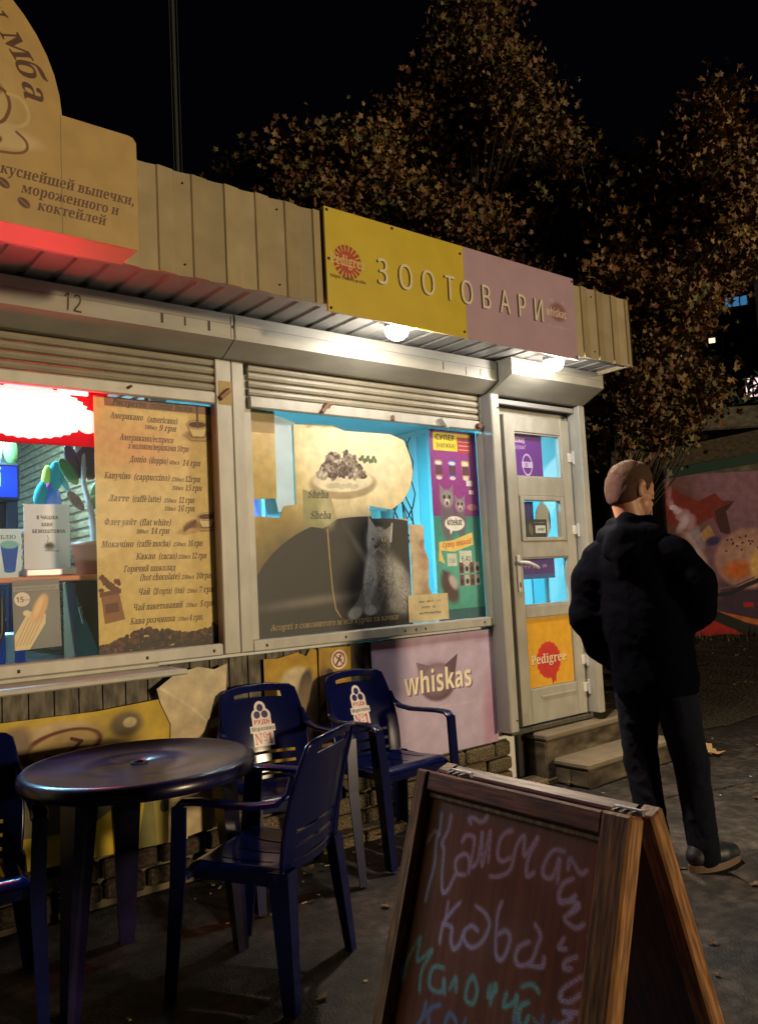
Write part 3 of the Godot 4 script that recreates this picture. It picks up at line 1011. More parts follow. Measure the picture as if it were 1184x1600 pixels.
	put(Geo.new().tube([Vector3(-3.1, 3.9, -0.6), Vector3(-3.1, 4.5, -0.6)], [0.025, 0.025], 8), "vent_pipe", grey, p)


func apartments() -> void:
	var d := Vector3(0.874, 0, -0.486)
	var c := Vector3(0, 0, 3.5) + d * 45.0
	var right := Vector3(0.486, 0, 0.874)
	var b := thing("apartment_block", "dark panel apartment block with a few lit windows far behind the trees", "building", c, Basis(right, Vector3.UP, -d))
	var wall := mat("panel_wall", 0.06, 0.072, 0.105, 0.9, {"tex": "patch", "scale": Vector3(0.2, 0.2, 0.2)})
	put(Geo.new().span(-9, 2.75, 0, 16.6, -9, -0.4), "wall", wall, b)
	put(Geo.new().span(2.75, 14, 0, 16.3, -10, 0.0), "wall", mat("panel_wall_end", 0.09, 0.105, 0.15, 0.9, {"tex": "patch", "scale": Vector3(0.2, 0.2, 0.2)}), b)
	put(Geo.new().span(-9.2, 2.75, 16.6, 17.0, -9.2, -0.2), "roof", wall, b)
	var fr := mat("block_frame", 0.05, 0.05, 0.055, 0.7)
	var dark := mat("block_pane", 0.006, 0.007, 0.011, 0.15)
	var warm := mat("lit_window_warm", 0.3, 0.3, 0.25, 0.5, {"glow": Color(1.0, 0.93, 0.72), "power": 1.8})
	var pink := mat("lit_window_pink", 0.3, 0.28, 0.28, 0.5, {"glow": Color(1.0, 0.82, 0.84), "power": 1.5})
	var blue := mat("lit_window_blue", 0.1, 0.2, 0.3, 0.5, {"glow": Color(0.3, 0.62, 0.85), "power": 0.45})
	for row in 6:
		for col in 6:
			var x := -7.5 + 2.0 * col
			var y := 2.92 + 2.35 * row
			var lit: StandardMaterial3D = {Vector2i(3, 4): warm, Vector2i(5, 3): pink, Vector2i(5, 5): blue, Vector2i(2, 4): blue}.get(Vector2i(col, row), dark)
			var xx := x
			if col == 5 and row == 5:
				xx = 1.85
			var w := put(Geo.new().span(xx - 0.62, xx + 0.62, y - 0.55, y + 0.55, -0.42, -0.36), "window", fr, b)
			var n := 3 if col == 5 else 2
			for q in n:
				var a := xx - 0.56 + 1.12 * q / n
				put(Geo.new().span(a + 0.03, a + 1.12 / n - 0.03, y - 0.48 + (0.1 if lit == blue else 0.0), y + (0.1 if lit == blue else 0.48), -0.36, -0.35), "pane", lit, w)
	# the little light of a kitchen between two windows
	put(Geo.new().span(0.42, 0.72, 12.55, 12.8, -0.40, -0.34), "window", warm, b)


# a young maple: ascending limbs, twigs and leaf clusters in given lobes
func tree(label: String, base: Vector3, height: float, lobes: Array, count: int, sd: int, tint: float) -> void:
	var r := RandomNumberGenerator.new()
	r.seed = sd
	var t := thing("maple_tree", label, "tree", base, Basis.IDENTITY, "autumn trees behind the kiosk")
	var bark := mat("bark", 0.05, 0.038, 0.028, 0.9, {"bump": 1.5, "bumptex": "stone", "scale": Vector3(3, 1, 3)})
	var trunk := []
	var rad := []
	for i in 12:
		var f := i / 11.0
		trunk.append(Vector3(sin(f * 5.0 + sd) * 0.08 * f * 2.0, height * f, cos(f * 4.0 + sd) * 0.08 * f * 2.0))
		rad.append(lerpf(0.13, 0.012, pow(f, 0.8)))
	put(Geo.new().tube(trunk, rad, 8), "trunk", bark, t)
	var lg := Geo.new()
	var tw := Geo.new()
	var spots := []
	var clump := []
	var hue := 0.0
	var per := 0
	for L in lobes:
		var c: Vector3 = L[0] - base
		var rr: Vector3 = L[1]
		var share := int(count * float(L[2]))
		var k := clampf((c.y - rr.length() * 0.75) / height, 0.12, 0.9)
		var from: Vector3 = trunk[int(k * 11)]
		var mid := from.lerp(c, 0.45) + Vector3(r.randf_range(-0.2, 0.2), -0.12 * rr.y, r.randf_range(-0.2, 0.2))
		lg.tube([from, from.lerp(mid, 0.5) + Vector3(0, -0.05, 0), mid, mid.lerp(c, 0.6), c + Vector3(0, rr.y * 0.3, 0)], [0.05, 0.042, 0.032, 0.022, 0.008], 6)
		var clusters := maxi(6, share / 14)
		for i in clusters:
			var v := Vector3(r.randfn(), r.randfn(), r.randfn()).normalized() * pow(r.randf(), 0.42)
			var tip := c + v * rr
			var root := mid.lerp(c + Vector3(0, rr.y * 0.3, 0), r.randf()) if r.randf() < 0.75 else (trunk[clampi(int(tip.y / height * 11) - 2, 2, 10)] as Vector3)
			var bend := root.lerp(tip, 0.55) + Vector3(0, -0.1 - 0.1 * r.randf(), 0)
			tw.tube([root, bend, tip], [0.010, 0.007, 0.003], 4)
			hue = r.randf()
			for j in 22:
				clump.append(hue if r.randf() < 0.75 else r.randf())
				spots.append(bend.lerp(tip, pow(r.randf(), 0.4)) + Vector3(r.randfn(), r.randfn() * 0.8, r.randfn()) * 0.14)
		per += 1
	put(lg, "limbs", bark, t)
	put(tw, "twigs", bark, t)
	# leaves: a five-lobed blade, slightly folded
	var leaf := Geo.new()
	var out := []
	for a in [[-90, 0.3], [-35, 0.7], [-10, 0.5], [24, 0.95], [50, 0.55], [90, 1.0], [130, 0.55], [156, 0.95], [190, 0.5], [215, 0.7]]:
		var an := deg_to_rad(a[0])
		out.append(Vector3(cos(an) * a[1] * 0.5, sin(an) * a[1] * 0.5, -0.12 * absf(cos(an)) * a[1]))
	for i in out.size():
		leaf.tri(Vector3.ZERO, out[i], out[(i + 1) % out.size()])
	var mm := MultiMesh.new()
	mm.transform_format = MultiMesh.TRANSFORM_3D
	mm.use_colors = true
	mm.mesh = leaf.done()
	mm.instance_count = spots.size()
	for i in spots.size():
		var b := Basis.from_euler(Vector3(r.randf_range(-1.2, 0.5), r.randf() * TAU, r.randf_range(-0.8, 0.8))).scaled(Vector3.ONE * r.randf_range(0.058, 0.14))
		mm.set_instance_transform(i, Transform3D(b, spots[i]))
		var q: float = clump[i]
		var c := Color(0.19, 0.105, 0.035)
		if q < 0.30:
			c = Color(0.15, 0.055, 0.02)
		elif q < 0.55:
			c = Color(0.12, 0.11, 0.032)
		elif q < 0.7:
			c = Color(0.27, 0.16, 0.045)
		c = c * (0.6 + 0.6 * r.randf()) * tint
		c.a = 1.0
		mm.set_instance_color(i, c)
	var o := MultiMeshInstance3D.new()
	o.name = "leaves"
	o.multimesh = mm
	o.material_override = mat("maple_leaf", 1.0, 1.0, 1.0, 0.65, {"vc": true, "back": Color(0.3, 0.3, 0.3), "double": true})
	o.set_meta("kind", "stuff")
	t.add_child(o, true)


func trees() -> void:
	# crown lobes: centre, size, share of the leaves
	var big := [[Vector3(8.45, 5.25, -2.45), Vector3(0.72, 0.5, 0.72), 0.1], [Vector3(8.75, 4.6, -2.3), Vector3(0.6, 0.5, 0.6), 0.08], [Vector3(8.75, 5.9, -2.6), Vector3(0.5, 0.5, 0.5), 0.06], [Vector3(7.6, 4.7, -2.8), Vector3(0.6, 0.4, 0.6), 0.07], [Vector3(7.73, 8.56, -3.56), Vector3(0.80, 0.88, 0.80), 0.05], [Vector3(7.59, 7.95, -4.03), Vector3(0.72, 0.64, 0.72), 0.05], [Vector3(7.72, 7.30, -3.03), Vector3(0.64, 0.64, 0.64), 0.05], [Vector3(7.01, 7.22, -4.21), Vector3(0.48, 0.48, 0.48), 0.06], [Vector3(7.95, 6.97, -4.03), Vector3(0.72, 0.56, 0.72), 0.11], [Vector3(8.59, 6.74, -3.30), Vector3(0.68, 0.56, 0.68), 0.11], [Vector3(6.14, 6.54, -4.24), Vector3(0.56, 0.48, 0.56), 0.07], [Vector3(5.62, 6.71, -4.76), Vector3(0.40, 0.32, 0.40), 0.03], [Vector3(5.54, 6.01, -4.55), Vector3(0.56, 0.40, 0.56), 0.06], [Vector3(6.64, 6.06, -4.39), Vector3(0.72, 0.40, 0.72), 0.11], [Vector3(6.95, 5.39, -3.33), Vector3(0.72, 0.48, 0.72), 0.12], [Vector3(8.12, 5.50, -2.90), Vector3(0.72, 0.48, 0.72), 0.12], [Vector3(5.46, 6.73, -5.60), Vector3(0.40, 0.28, 0.40), 0.02], [Vector3(8.35, 5.84, -2.16), Vector3(0.48, 0.48, 0.48), 0.06]]
	tree("tall bare-topped maple with rusty leaves behind the yellow half of the sign", Vector3(7.5, 0, -3.7), 8.6, big, 26000, 3, 0.95)
	var lone := [[Vector3(8.77, 6.32, -1.02), Vector3(0.40, 0.56, 0.40), 0.06], [Vector3(8.78, 5.91, -1.47), Vector3(0.56, 0.48, 0.56), 0.11], [Vector3(8.48, 5.32, -0.80), Vector3(0.48, 0.48, 0.48), 0.11], [Vector3(8.26, 5.05, -1.81), Vector3(0.64, 0.56, 0.64), 0.14], [Vector3(9.04, 4.97, -1.54), Vector3(0.64, 0.48, 0.64), 0.15], [Vector3(9.27, 4.95, -1.11), Vector3(0.40, 0.40, 0.40), 0.07], [Vector3(7.67, 4.37, -1.71), Vector3(0.40, 0.40, 0.40), 0.08], [Vector3(8.05, 4.11, -1.34), Vector3(0.56, 0.36, 0.56), 0.12], [Vector3(7.70, 3.52, -1.48), Vector3(0.44, 0.32, 0.44), 0.07], [Vector3(8.40, 3.22, -1.39), Vector3(0.48, 0.32, 0.48), 0.09]]
	tree("orange-leaved maple standing free to the right of the kiosk roof", Vector3(7.88, 0, -1.98), 6.0, lone, 15000, 5, 1.15)
	var low := [[Vector3(7.10, 2.84, -1.48), Vector3(0.32, 0.24, 0.32), 0.30], [Vector3(7.48, 2.84, -1.31), Vector3(0.32, 0.18, 0.32), 0.25], [Vector3(6.92, 3.07, -1.10), Vector3(0.28, 0.24, 0.28), 0.25], [Vector3(7.03, 3.17, -1.48), Vector3(0.24, 0.24, 0.24), 0.20]]
	tree("small maple with low hanging leaves just past the corner of the kiosk", Vector3(7.06, 0, -1.41), 3.3, low, 1300, 8, 0.8)
	# dark evergreen over the painted wall
	var e := thing("evergreen_bush", "dark green bush rising behind the painted wall", "bush", Vector3(16.2, 0, -4.2))
	put(Geo.new().tube([Vector3(0, 0, 0), Vector3(0.1, 3.8, 0)], [0.12, 0.03], 8), "trunk", mat("bark"), e)
	var g := Geo.new()
	var r := RandomNumberGenerator.new()
	r.seed = 21
	for i in 2600:
		var v := Vector3(r.randfn(), r.randfn(), r.randfn()).normalized() * pow(r.randf(), 0.4) * Vector3(1.7, 1.5, 1.9) + Vector3(0, 3.5, 0)
		var a := Vector3(r.randfn(), r.randfn(), r.randfn()).normalized() * 0.13
		var b := Vector3(r.randfn(), r.randfn(), r.randfn()).normalized() * 0.05
		g.tri(v - a - b, v - a + b, v + a)
	var crown := put(g, "crown", mat("evergreen_leaf", 0.02, 0.075, 0.05, 0.7, {"double": true}), e)
	crown.set_meta("kind", "stuff")
	# thin concrete mast with its wires
	var p := thing("mast", "thin dark mast with wires rising behind the coffee kiosk", "mast", Vector3(3.87, 0, -4.63))
	put(Geo.new().tube([Vector3.ZERO, Vector3(0, 11, 0)], [0.03, 0.024], 8), "pole", mat("mast_grey", 0.012, 0.016, 0.018, 0.7), p)
	for x in [-0.055, 0.05]:
		put(Geo.new().tube([Vector3(x, 1.0, 0.02), Vector3(x * 0.8, 11, 0.02)], [0.006, 0.006], 5), "wire", mat("mast_grey"), p)


# ------------------------------------------------------------------ inside
func blob(c: Vector3, r: Vector3, b := Basis.IDENTITY) -> Geo:
	var g := Geo.new().soft()
	var n := 10
	var P := func(i: int, j: int) -> Vector3:
		var a := PI * i / 6.0 - PI / 2.0
		var t := TAU * j / n
		return c + b * (Vector3(cos(a) * cos(t), sin(a), cos(a) * sin(t)) * r)
	for i in 6:
		for j in n:
			if i == 0:
				g.tri(P.call(0, 0), P.call(1, j), P.call(1, j + 1))
			elif i == 5:
				g.tri(P.call(i, j), P.call(6, 0), P.call(i, j + 1))
			else:
				g.quad(P.call(i, j), P.call(i + 1, j), P.call(i + 1, j + 1), P.call(i, j + 1))
	return g


func cafe_room() -> void:
	var k := get_node("kiosk")
	var slat := mat("wall_slat", 0.42, 0.31, 0.15, 0.6, {"tex": "grain", "scale": Vector3(2, 8, 1)})
	var y := 0.95
	while y < 2.48:
		put(Geo.new().span(1.503, 1.518, y, y + 0.036, -2.4, -0.08, 0.004), "wall_slat", slat, k)
		y += 0.047
	# drinks fridge with a blue lit header
	var f := thing("drinks_fridge", "tall drinks fridge with a blue header behind the coffee window", "fridge", Vector3(0.87, 0.3, -1.3))
	var body := mat("fridge_black", 0.012, 0.013, 0.03, 0.3)
	put(Geo.new().span(-0.32, 0.325, 0.0, 1.5, -0.3, 0.24, 0.01), "body", body, f)
	put(Geo.new().span(-0.32, 0.325, 1.5, 1.70, -0.3, 0.294, 0.01), "header_box", body, f)
	put(Geo.new().span(-0.31, -0.25, 0.0, 1.5, 0.245, 0.29, 0.004), "door_frame", body, f)
	put(Geo.new().span(0.255, 0.315, 0.0, 1.5, 0.245, 0.29, 0.004), "door_frame", body, f)
	var hd := Pad.new(-0.3, 1.52, 0.31, 1.68, 400, C(16, 40, 190))
	hd.ell(-0.05, 1.6, 0.3, 0.1, C(30, 80, 225), 0, 0.6)
	hd.text("pepsi", -0.1, 1.575, 0.14, C(200, 235, 255), font("sans"))
	var hm := printed(hd, 0.4)
	hm.emission_enabled = true
	hm.emission_texture = hm.albedo_texture
	hm.emission_operator = BaseMaterial3D.EMISSION_OP_MULTIPLY
	hm.emission = Color.WHITE
	hm.emission_energy_multiplier = 0.5
	put(card(-0.3, 0.31, 1.52, 1.68, 0.298), "lit_sign_header", hm, f)
	put(Geo.new().span(-0.25, 0.255, 0.03, 1.48, 0.262, 0.268), "door_pane", glass("window_glass"), f)
	var cols := [mat("bottle_teal", 0.1, 0.45, 0.5, 0.25), mat("bottle_blue", 0.05, 0.15, 0.55, 0.25), mat("bottle_pale", 0.6, 0.7, 0.7, 0.3)]
	for row in 4:
		put(Geo.new().span(-0.25, 0.255, 0.2 + 0.34 * row, 0.21 + 0.34 * row, 0.242, 0.26), "shelf", mat("white_frame"), f)
		for i in 5:
			put(Geo.new().lathe([Vector2(0, 0), Vector2(0.03, 0), Vector2(0.032, 0.16), Vector2(0.012, 0.22), Vector2(0.012, 0.25), Vector2(0, 0.25)], 10, Vector3(-0.2 + 0.095 * i, 0.212 + 0.34 * row, 0.252), 1.0, 0.2), "bottle", cols[(i + row) % 3], f)
	# felt leaves on the fridge
	var lf := thing("felt_leaf", "pale green felt leaf standing on the drinks fridge", "decoration", Vector3(1.155, 2.0, -1.05))
	put(blob(Vector3(0, 0.085, 0), Vector3(0.042, 0.095, 0.012), Basis(Vector3.BACK, 0.12)), "leaf", mat("felt_green", 0.35, 0.6, 0.2, 0.9), lf)
	put(blob(Vector3(-0.05, 0.04, 0.0), Vector3(0.016, 0.09, 0.012), Basis(Vector3.BACK, -0.15)), "stem", mat("felt_white", 0.7, 0.75, 0.75, 0.9), lf)
	# big felt flower in front of the slats
	var fl := thing("felt_flower", "blue, teal and lime felt flower in front of the slatted wall", "decoration", Vector3(1.28, 1.386, -0.8))
	put(Geo.new().tube([Vector3(0, 0, 0), Vector3(0, 0.36, 0)], [0.01, 0.008], 6), "stem", mat("felt_teal", 0.03, 0.32, 0.36, 0.9), fl)
	for p in [[0.03, 0.52, 0.038, 0.085, 0.1, "felt_teal"], [-0.012, 0.51, 0.026, 0.07, 0.1, "felt_lime"], [-0.04, 0.43, 0.034, 0.075, 0.3, "felt_teal"], [0.012, 0.40, 0.05, 0.085, -0.05, "felt_blue"], [0.075, 0.50, 0.016, 0.07, -0.5, "felt_teal"]]:
		var mt: StandardMaterial3D = {"felt_teal": mat("felt_teal"), "felt_lime": mat("felt_lime", 0.5, 0.85, 0.1, 0.9), "felt_blue": mat("felt_blue", 0.03, 0.2, 0.75, 0.9)}[p[5]]
		put(blob(Vector3(p[0], p[1], 0.012 * p[4]), Vector3(p[2], p[3], 0.012), Basis(Vector3.BACK, -p[4])), "petal", mt, fl)
	put(blob(Vector3(-0.006, 0.472, 0.016), Vector3(0.012, 0.014, 0.01)), "flower_centre", mat("felt_purple", 0.35, 0.05, 0.4, 0.9), fl)
	# potted plant with a grey trunk
	var pl := thing("potted_plant", "plant with dark purple and green leaves in a brown pot on the shelf", "plant", Vector3(1.36, 1.386, -0.38))
	put(Geo.new().lathe([Vector2(0, 0), Vector2(0.085, 0), Vector2(0.1, 0.13), Vector2(0.108, 0.13), Vector2(0.108, 0.155), Vector2(0.09, 0.155), Vector2(0.085, 0.12), Vector2(0, 0.12)], 20), "pot", mat("pot_brown", 0.16, 0.045, 0.022, 0.5), pl)
	put(Geo.new().tube([Vector3(0, 0.12, 0), Vector3(0.006, 0.3, -0.05), Vector3(-0.012, 0.45, -0.1), Vector3(0.01, 0.66, -0.15)], [0.018, 0.015, 0.013, 0.008], 8), "stem", mat("trunk_grey", 0.3, 0.3, 0.3, 0.8), pl)
	for p in [[0.02, 0.62, 0.05, 0.09, 0.2, 0], [-0.05, 0.56, 0.035, 0.09, -0.3, 0], [0.07, 0.56, 0.045, 0.1, 0.5, 0], [-0.03, 0.66, 0.02, 0.07, 0.4, 1], [0.0, 0.6, 0.018, 0.06, 0.0, 2], [-0.09, 0.5, 0.03, 0.075, -0.6, 3], [0.09, 0.44, 0.035, 0.08, 0.6, 3], [0.04, 0.36, 0.03, 0.06, 0.9, 3], [-0.06, 0.36, 0.025, 0.06, -0.7, 0]]:
		var mt: StandardMaterial3D = [mat("leaf_purple", 0.05, 0.02, 0.04, 0.6), mat("leaf_grey", 0.35, 0.36, 0.42, 0.7), mat("leaf_red", 0.5, 0.04, 0.04, 0.7), mat("leaf_green", 0.04, 0.2, 0.06, 0.6)][p[5]]
		put(blob(Vector3(p[0], p[1], -0.12 + 0.05 * sin(p[1] * 40.0)), Vector3(p[2], p[3], 0.01), Basis(Vector3.BACK, -p[4])), "leaf", mt, pl)
	# the orange counter shelf
	var c := thing("counter_shelf", "orange counter shelf across the coffee window", "shelf", Vector3(0.6, 1.36, -0.3))
	put(Geo.new().span(-0.9, 0.885, 0.0, 0.024, -0.25, 0.17, 0.004), "board", mat("shelf_orange", 0.55, 0.14, 0.035, 0.45), c)
	put(Geo.new().span(0.67, 0.80, -0.42, -0.002, -0.28, -0.1, 0.004), "bracket_panel", mat("panel_brown", 0.13, 0.085, 0.04, 0.6), c)
	var tri := Geo.new()
	tri.prism(PackedVector2Array([Vector2(0.672, -0.06), Vector2(0.80, -0.41), Vector2(0.672, -0.41)]), -0.098, -0.094)
	put(tri, "glass_corner", mat("corner_teal", 0.16, 0.32, 0.33, 0.2), c)
	put(Geo.new().tube([Vector3(0.69, -0.12, -0.09), Vector3(0.70, -0.2, -0.085)], [0.012, 0.008], 8), "hook", mat("hook_steel", 0.7, 0.75, 0.75, 0.15, {"metal": 1.0}), c)
	# leaflet in a clear holder
	var p := Pad.new(0, 0, 0.2, 0.29, 1100, C(225, 224, 232))
	p.text("8 ЧАШКА", 0.055, 0.222, 0.023, C(40, 26, 40), font("sansbold"), 0, 0.15)
	p.text("КАВИ", 0.075, 0.19, 0.023, C(40, 26, 40), font("sansbold"), 0, 0.125)
	p.text("БЕЗКОШТОВНА", 0.035, 0.16, 0.022, C(40, 26, 40), font("sansbold"), 0, 0.18)
	p.ell(0.11, 0.1, 0.022, 0.018, C(120, 116, 122), 0, 0.4)
	p.ell(0.11, 0.104, 0.015, 0.009, C(50, 44, 50), 0, 0.4)
	p.line([Vector2(0.1, 0.12), Vector2(0.105, 0.135), Vector2(0.1, 0.15)], 0.004, C(150, 146, 150))
	p.line([Vector2(0.09, 0.08), Vector2(0.15, 0.078)], 0.004, C(140, 136, 140))
	var h := thing("leaflet_holder", "white leaflet about a free eighth cup in a clear stand on the orange shelf", "leaflet", Vector3(1.02, 1.386, -0.3))
	put(card(0, 0.2, 0.035, 0.325, 0.0), "leaflet", printed(p, 0.6, 0.5), h)
	put(Geo.new().span(-0.002, 0.202, 0.0, 0.33, 0.003, 0.006, 0.001), "front_sheet", glass("window_glass"), h)
	put(Geo.new().span(-0.005, 0.215, 0.0, 0.034, -0.03, 0.045, 0.006), "foot", mat("holder_pink", 0.75, 0.6, 0.66, 0.2), h)
	var b := Pad.new(0, 0, 0.24, 0.215, 900, C(206, 226, 232))
	b.text("БЛЮ", 0.115, 0.17, 0.024, C(50, 60, 90), font("serif"), 0, 0.18)
	var i := 0
	for ch in "КЮРАСАО":
		b.text(ch, 0.2 + 0.004 * (i % 2), 0.175 - 0.024 * i, 0.024, C(50, 60, 90), font("serif"))
		i += 1
	b.poly([[Vector2(0.115, 0.145), Vector2(0.19, 0.145), Vector2(0.175, 0.03), Vector2(0.13, 0.03)]], C(20, 84, 190))
	b.ell(0.152, 0.145, 0.038, 0.018, C(130, 190, 190), 0, 0.2)
	b.ell(0.152, 0.03, 0.023, 0.008, C(30, 100, 190), 0, 0.2)
	tag(put(card(0, 0.24, 0, 0.215, 0.0), "drink_card", printed(b, 0.6, 0.5), self, Vector3(0.81, 1.386, -0.31)), "card with a blue drink beside the leaflet stand on the orange shelf", "card")
	# poster of a roll in the window
	var q := Pad.new(0, 0, 0.186, 0.283, 1200, C(58, 58, 66))
	q.rect(0, 0.235, 0.186, 0.283, C(48, 46, 52))
	q.rect(0.004, 0.238, 0.182, 0.258, C(112, 110, 112))
	q.text("ФРАНЦУЗСКИЙ ХОТ ДОГ", 0.01, 0.243, 0.012, C(40, 40, 50), font("sansbold"), 0, 0.175)
	q.ell(0.12, 0.1, 0.09, 0.12, C(78, 88, 92), 0, 0.6)
	q.poly([[Vector2(0.003, 0.0), Vector2(0.06, 0.0), Vector2(0.125, 0.1), Vector2(0.128, 0.14), Vector2(0.06, 0.155), Vector2(0.003, 0.06)]], C(214, 190, 140))
	for t in 5:
		q.line([Vector2(0.008 + 0.013 * t, 0.02), Vector2(0.062 + 0.014 * t, 0.13)], 0.004, C(180, 146, 90))
	q.ell(0.105, 0.165, 0.027, 0.062, C(206, 150, 84), -0.42, 0.2)
	q.ell(0.098, 0.165, 0.012, 0.05, C(230, 186, 120), -0.42, 0.5)
	q.ell(0.052, 0.148, 0.014, 0.012, C(220, 200, 160), 0, 0.3)
	q.ell(0.037, 0.205, 0.031, 0.029, C(216, 200, 186), 0, 0.05)
	q.text("15", 0.012, 0.194, 0.03, C(50, 40, 44), font("sansbold"))
	q.text("грн", 0.045, 0.198, 0.014, C(110, 90, 90), font("sans"))
	tag(put(card(0, 0.186, 0, 0.283, 0.0), "roll_poster", printed(q, 0.4, 0.2), self, Vector3(0.902, 1.085, -0.022), Basis(Vector3.BACK, 0.02)), "small dark poster of a long bread roll hung on the coffee window", "poster")
	# striped fabric low inside and the black arm of a chair
	var st := thing("striped_cover", "blue and white striped cover low behind the coffee window", "fabric", Vector3(0.72, 0.3, -0.75))
	for s in 9:
		put(Geo.new().span(0.047 * s, 0.047 * s + 0.046, 0.0, 0.84 - 0.002 * s, -0.2, 0.0 - 0.004 * (s % 2), 0.006), "stripe", mat("stripe_blue", 0.02, 0.1, 0.6, 0.8) if s % 2 == 0 else mat("stripe_white", 0.6, 0.7, 0.75, 0.8), st)
	var ch := thing("black_chair_arm", "curved black arm of a chair low in the coffee window", "chair", Vector3(0.86, 0.3, -0.45))
	put(Geo.new().tube([Vector3(-0.3, 0.7, 0.02), Vector3(-0.05, 0.74, 0.02), Vector3(0.06, 0.76, 0.0), Vector3(0.1, 0.84, -0.02), Vector3(0.11, 1.0, -0.04)], [0.03, 0.03, 0.025, 0.02, 0.016], 8), "arm", mat("fridge_black"), ch)
	put(Geo.new().tube([Vector3(-0.05, 0.0, 0.02), Vector3(-0.05, 0.72, 0.02)], [0.02, 0.02], 8), "post", mat("fridge_black"), ch)
	# shelves of things far back
	var sh := thing("back_shelf", "pale shelf with cups far back in the coffee kiosk", "shelf", Vector3(0.3, 0.3, -2.3))
	for r in 3:
		put(Geo.new().span(-0.6, 1.15, 0.5 + 0.4 * r, 0.52 + 0.4 * r, -0.1, 0.2, 0.004), "board", mat("white_frame"), sh)
		for n in 9:
			put(Geo.new().lathe([Vector2(0, 0), Vector2(0.035, 0), Vector2(0.045, 0.12), Vector2(0.04, 0.12), Vector2(0.032, 0.01), Vector2(0, 0.01)], 12, Vector3(-0.5 + 0.2 * n, 0.521 + 0.4 * r, 0.05)), "cup", cols[(n + r) % 3], sh)
	# the lit sign: a red board crowded with bulbs round a coffee cup
	var s := thing("lit_window_sign", "glaring red light sign with a scalloped oval of bulbs in the coffee window", "light sign", Vector3(0.98, 2.08, -0.055))
	put(Geo.new().span(-0.36, 0.34, -0.135, 0.12, -0.03, 0.0, 0.004), "red_board_sign", mat("sign_red", 0.30, 0.001, 0.012, 0.95, {"spec": 0.1, "glow": Color(1, 0.0, 0.12), "power": 0.4}), s)
	var oval := PackedVector2Array()
	for a in 72:
		var t := TAU * a / 72
		var wob := 1.0 + (0.035 if a % 2 == 0 else -0.02)
		oval.append(Vector2(cos(t) * 0.25 * wob, sin(t) * 0.112 * wob - 0.004))
	put(Geo.new().prism(oval, 0.002, 0.016), "bulb_oval_light", mat("bulb_glow", 1, 0.8, 0.7, 0.4, {"glow": Color(1.0, 0.74, 0.72), "power": 1.6}), s)
	put(Geo.new().lathe([Vector2(0, 0), Vector2(0.052, 0), Vector2(0.052, 0.012), Vector2(0, 0.012)], 18).done(), "bulb_ring_light", mat("bulb_glow"), s, Vector3(0.245, -0.03, 0.003), Basis(Vector3.RIGHT, PI / 2))
	for q2 in 3:
		put(Geo.new().span(-0.28 + 0.2 * q2, -0.15 + 0.2 * q2, 0.085, 0.112, 0.002, 0.012, 0.003), "bulb_row_light", mat("bulb_green", 0.5, 1, 0.8, 0.4, {"glow": Color(0.45, 1.0, 0.8), "power": 2.0}), s)
	var ar := AreaLight3D.new()
	ar.area_size = Vector2(0.46, 0.2)
	lamp(ar, "red_sign_light", s, Color(1.0, 0.02, 0.16), 1.3, Vector3(0, 0, 0.022), Vector3(0, 0, 1))


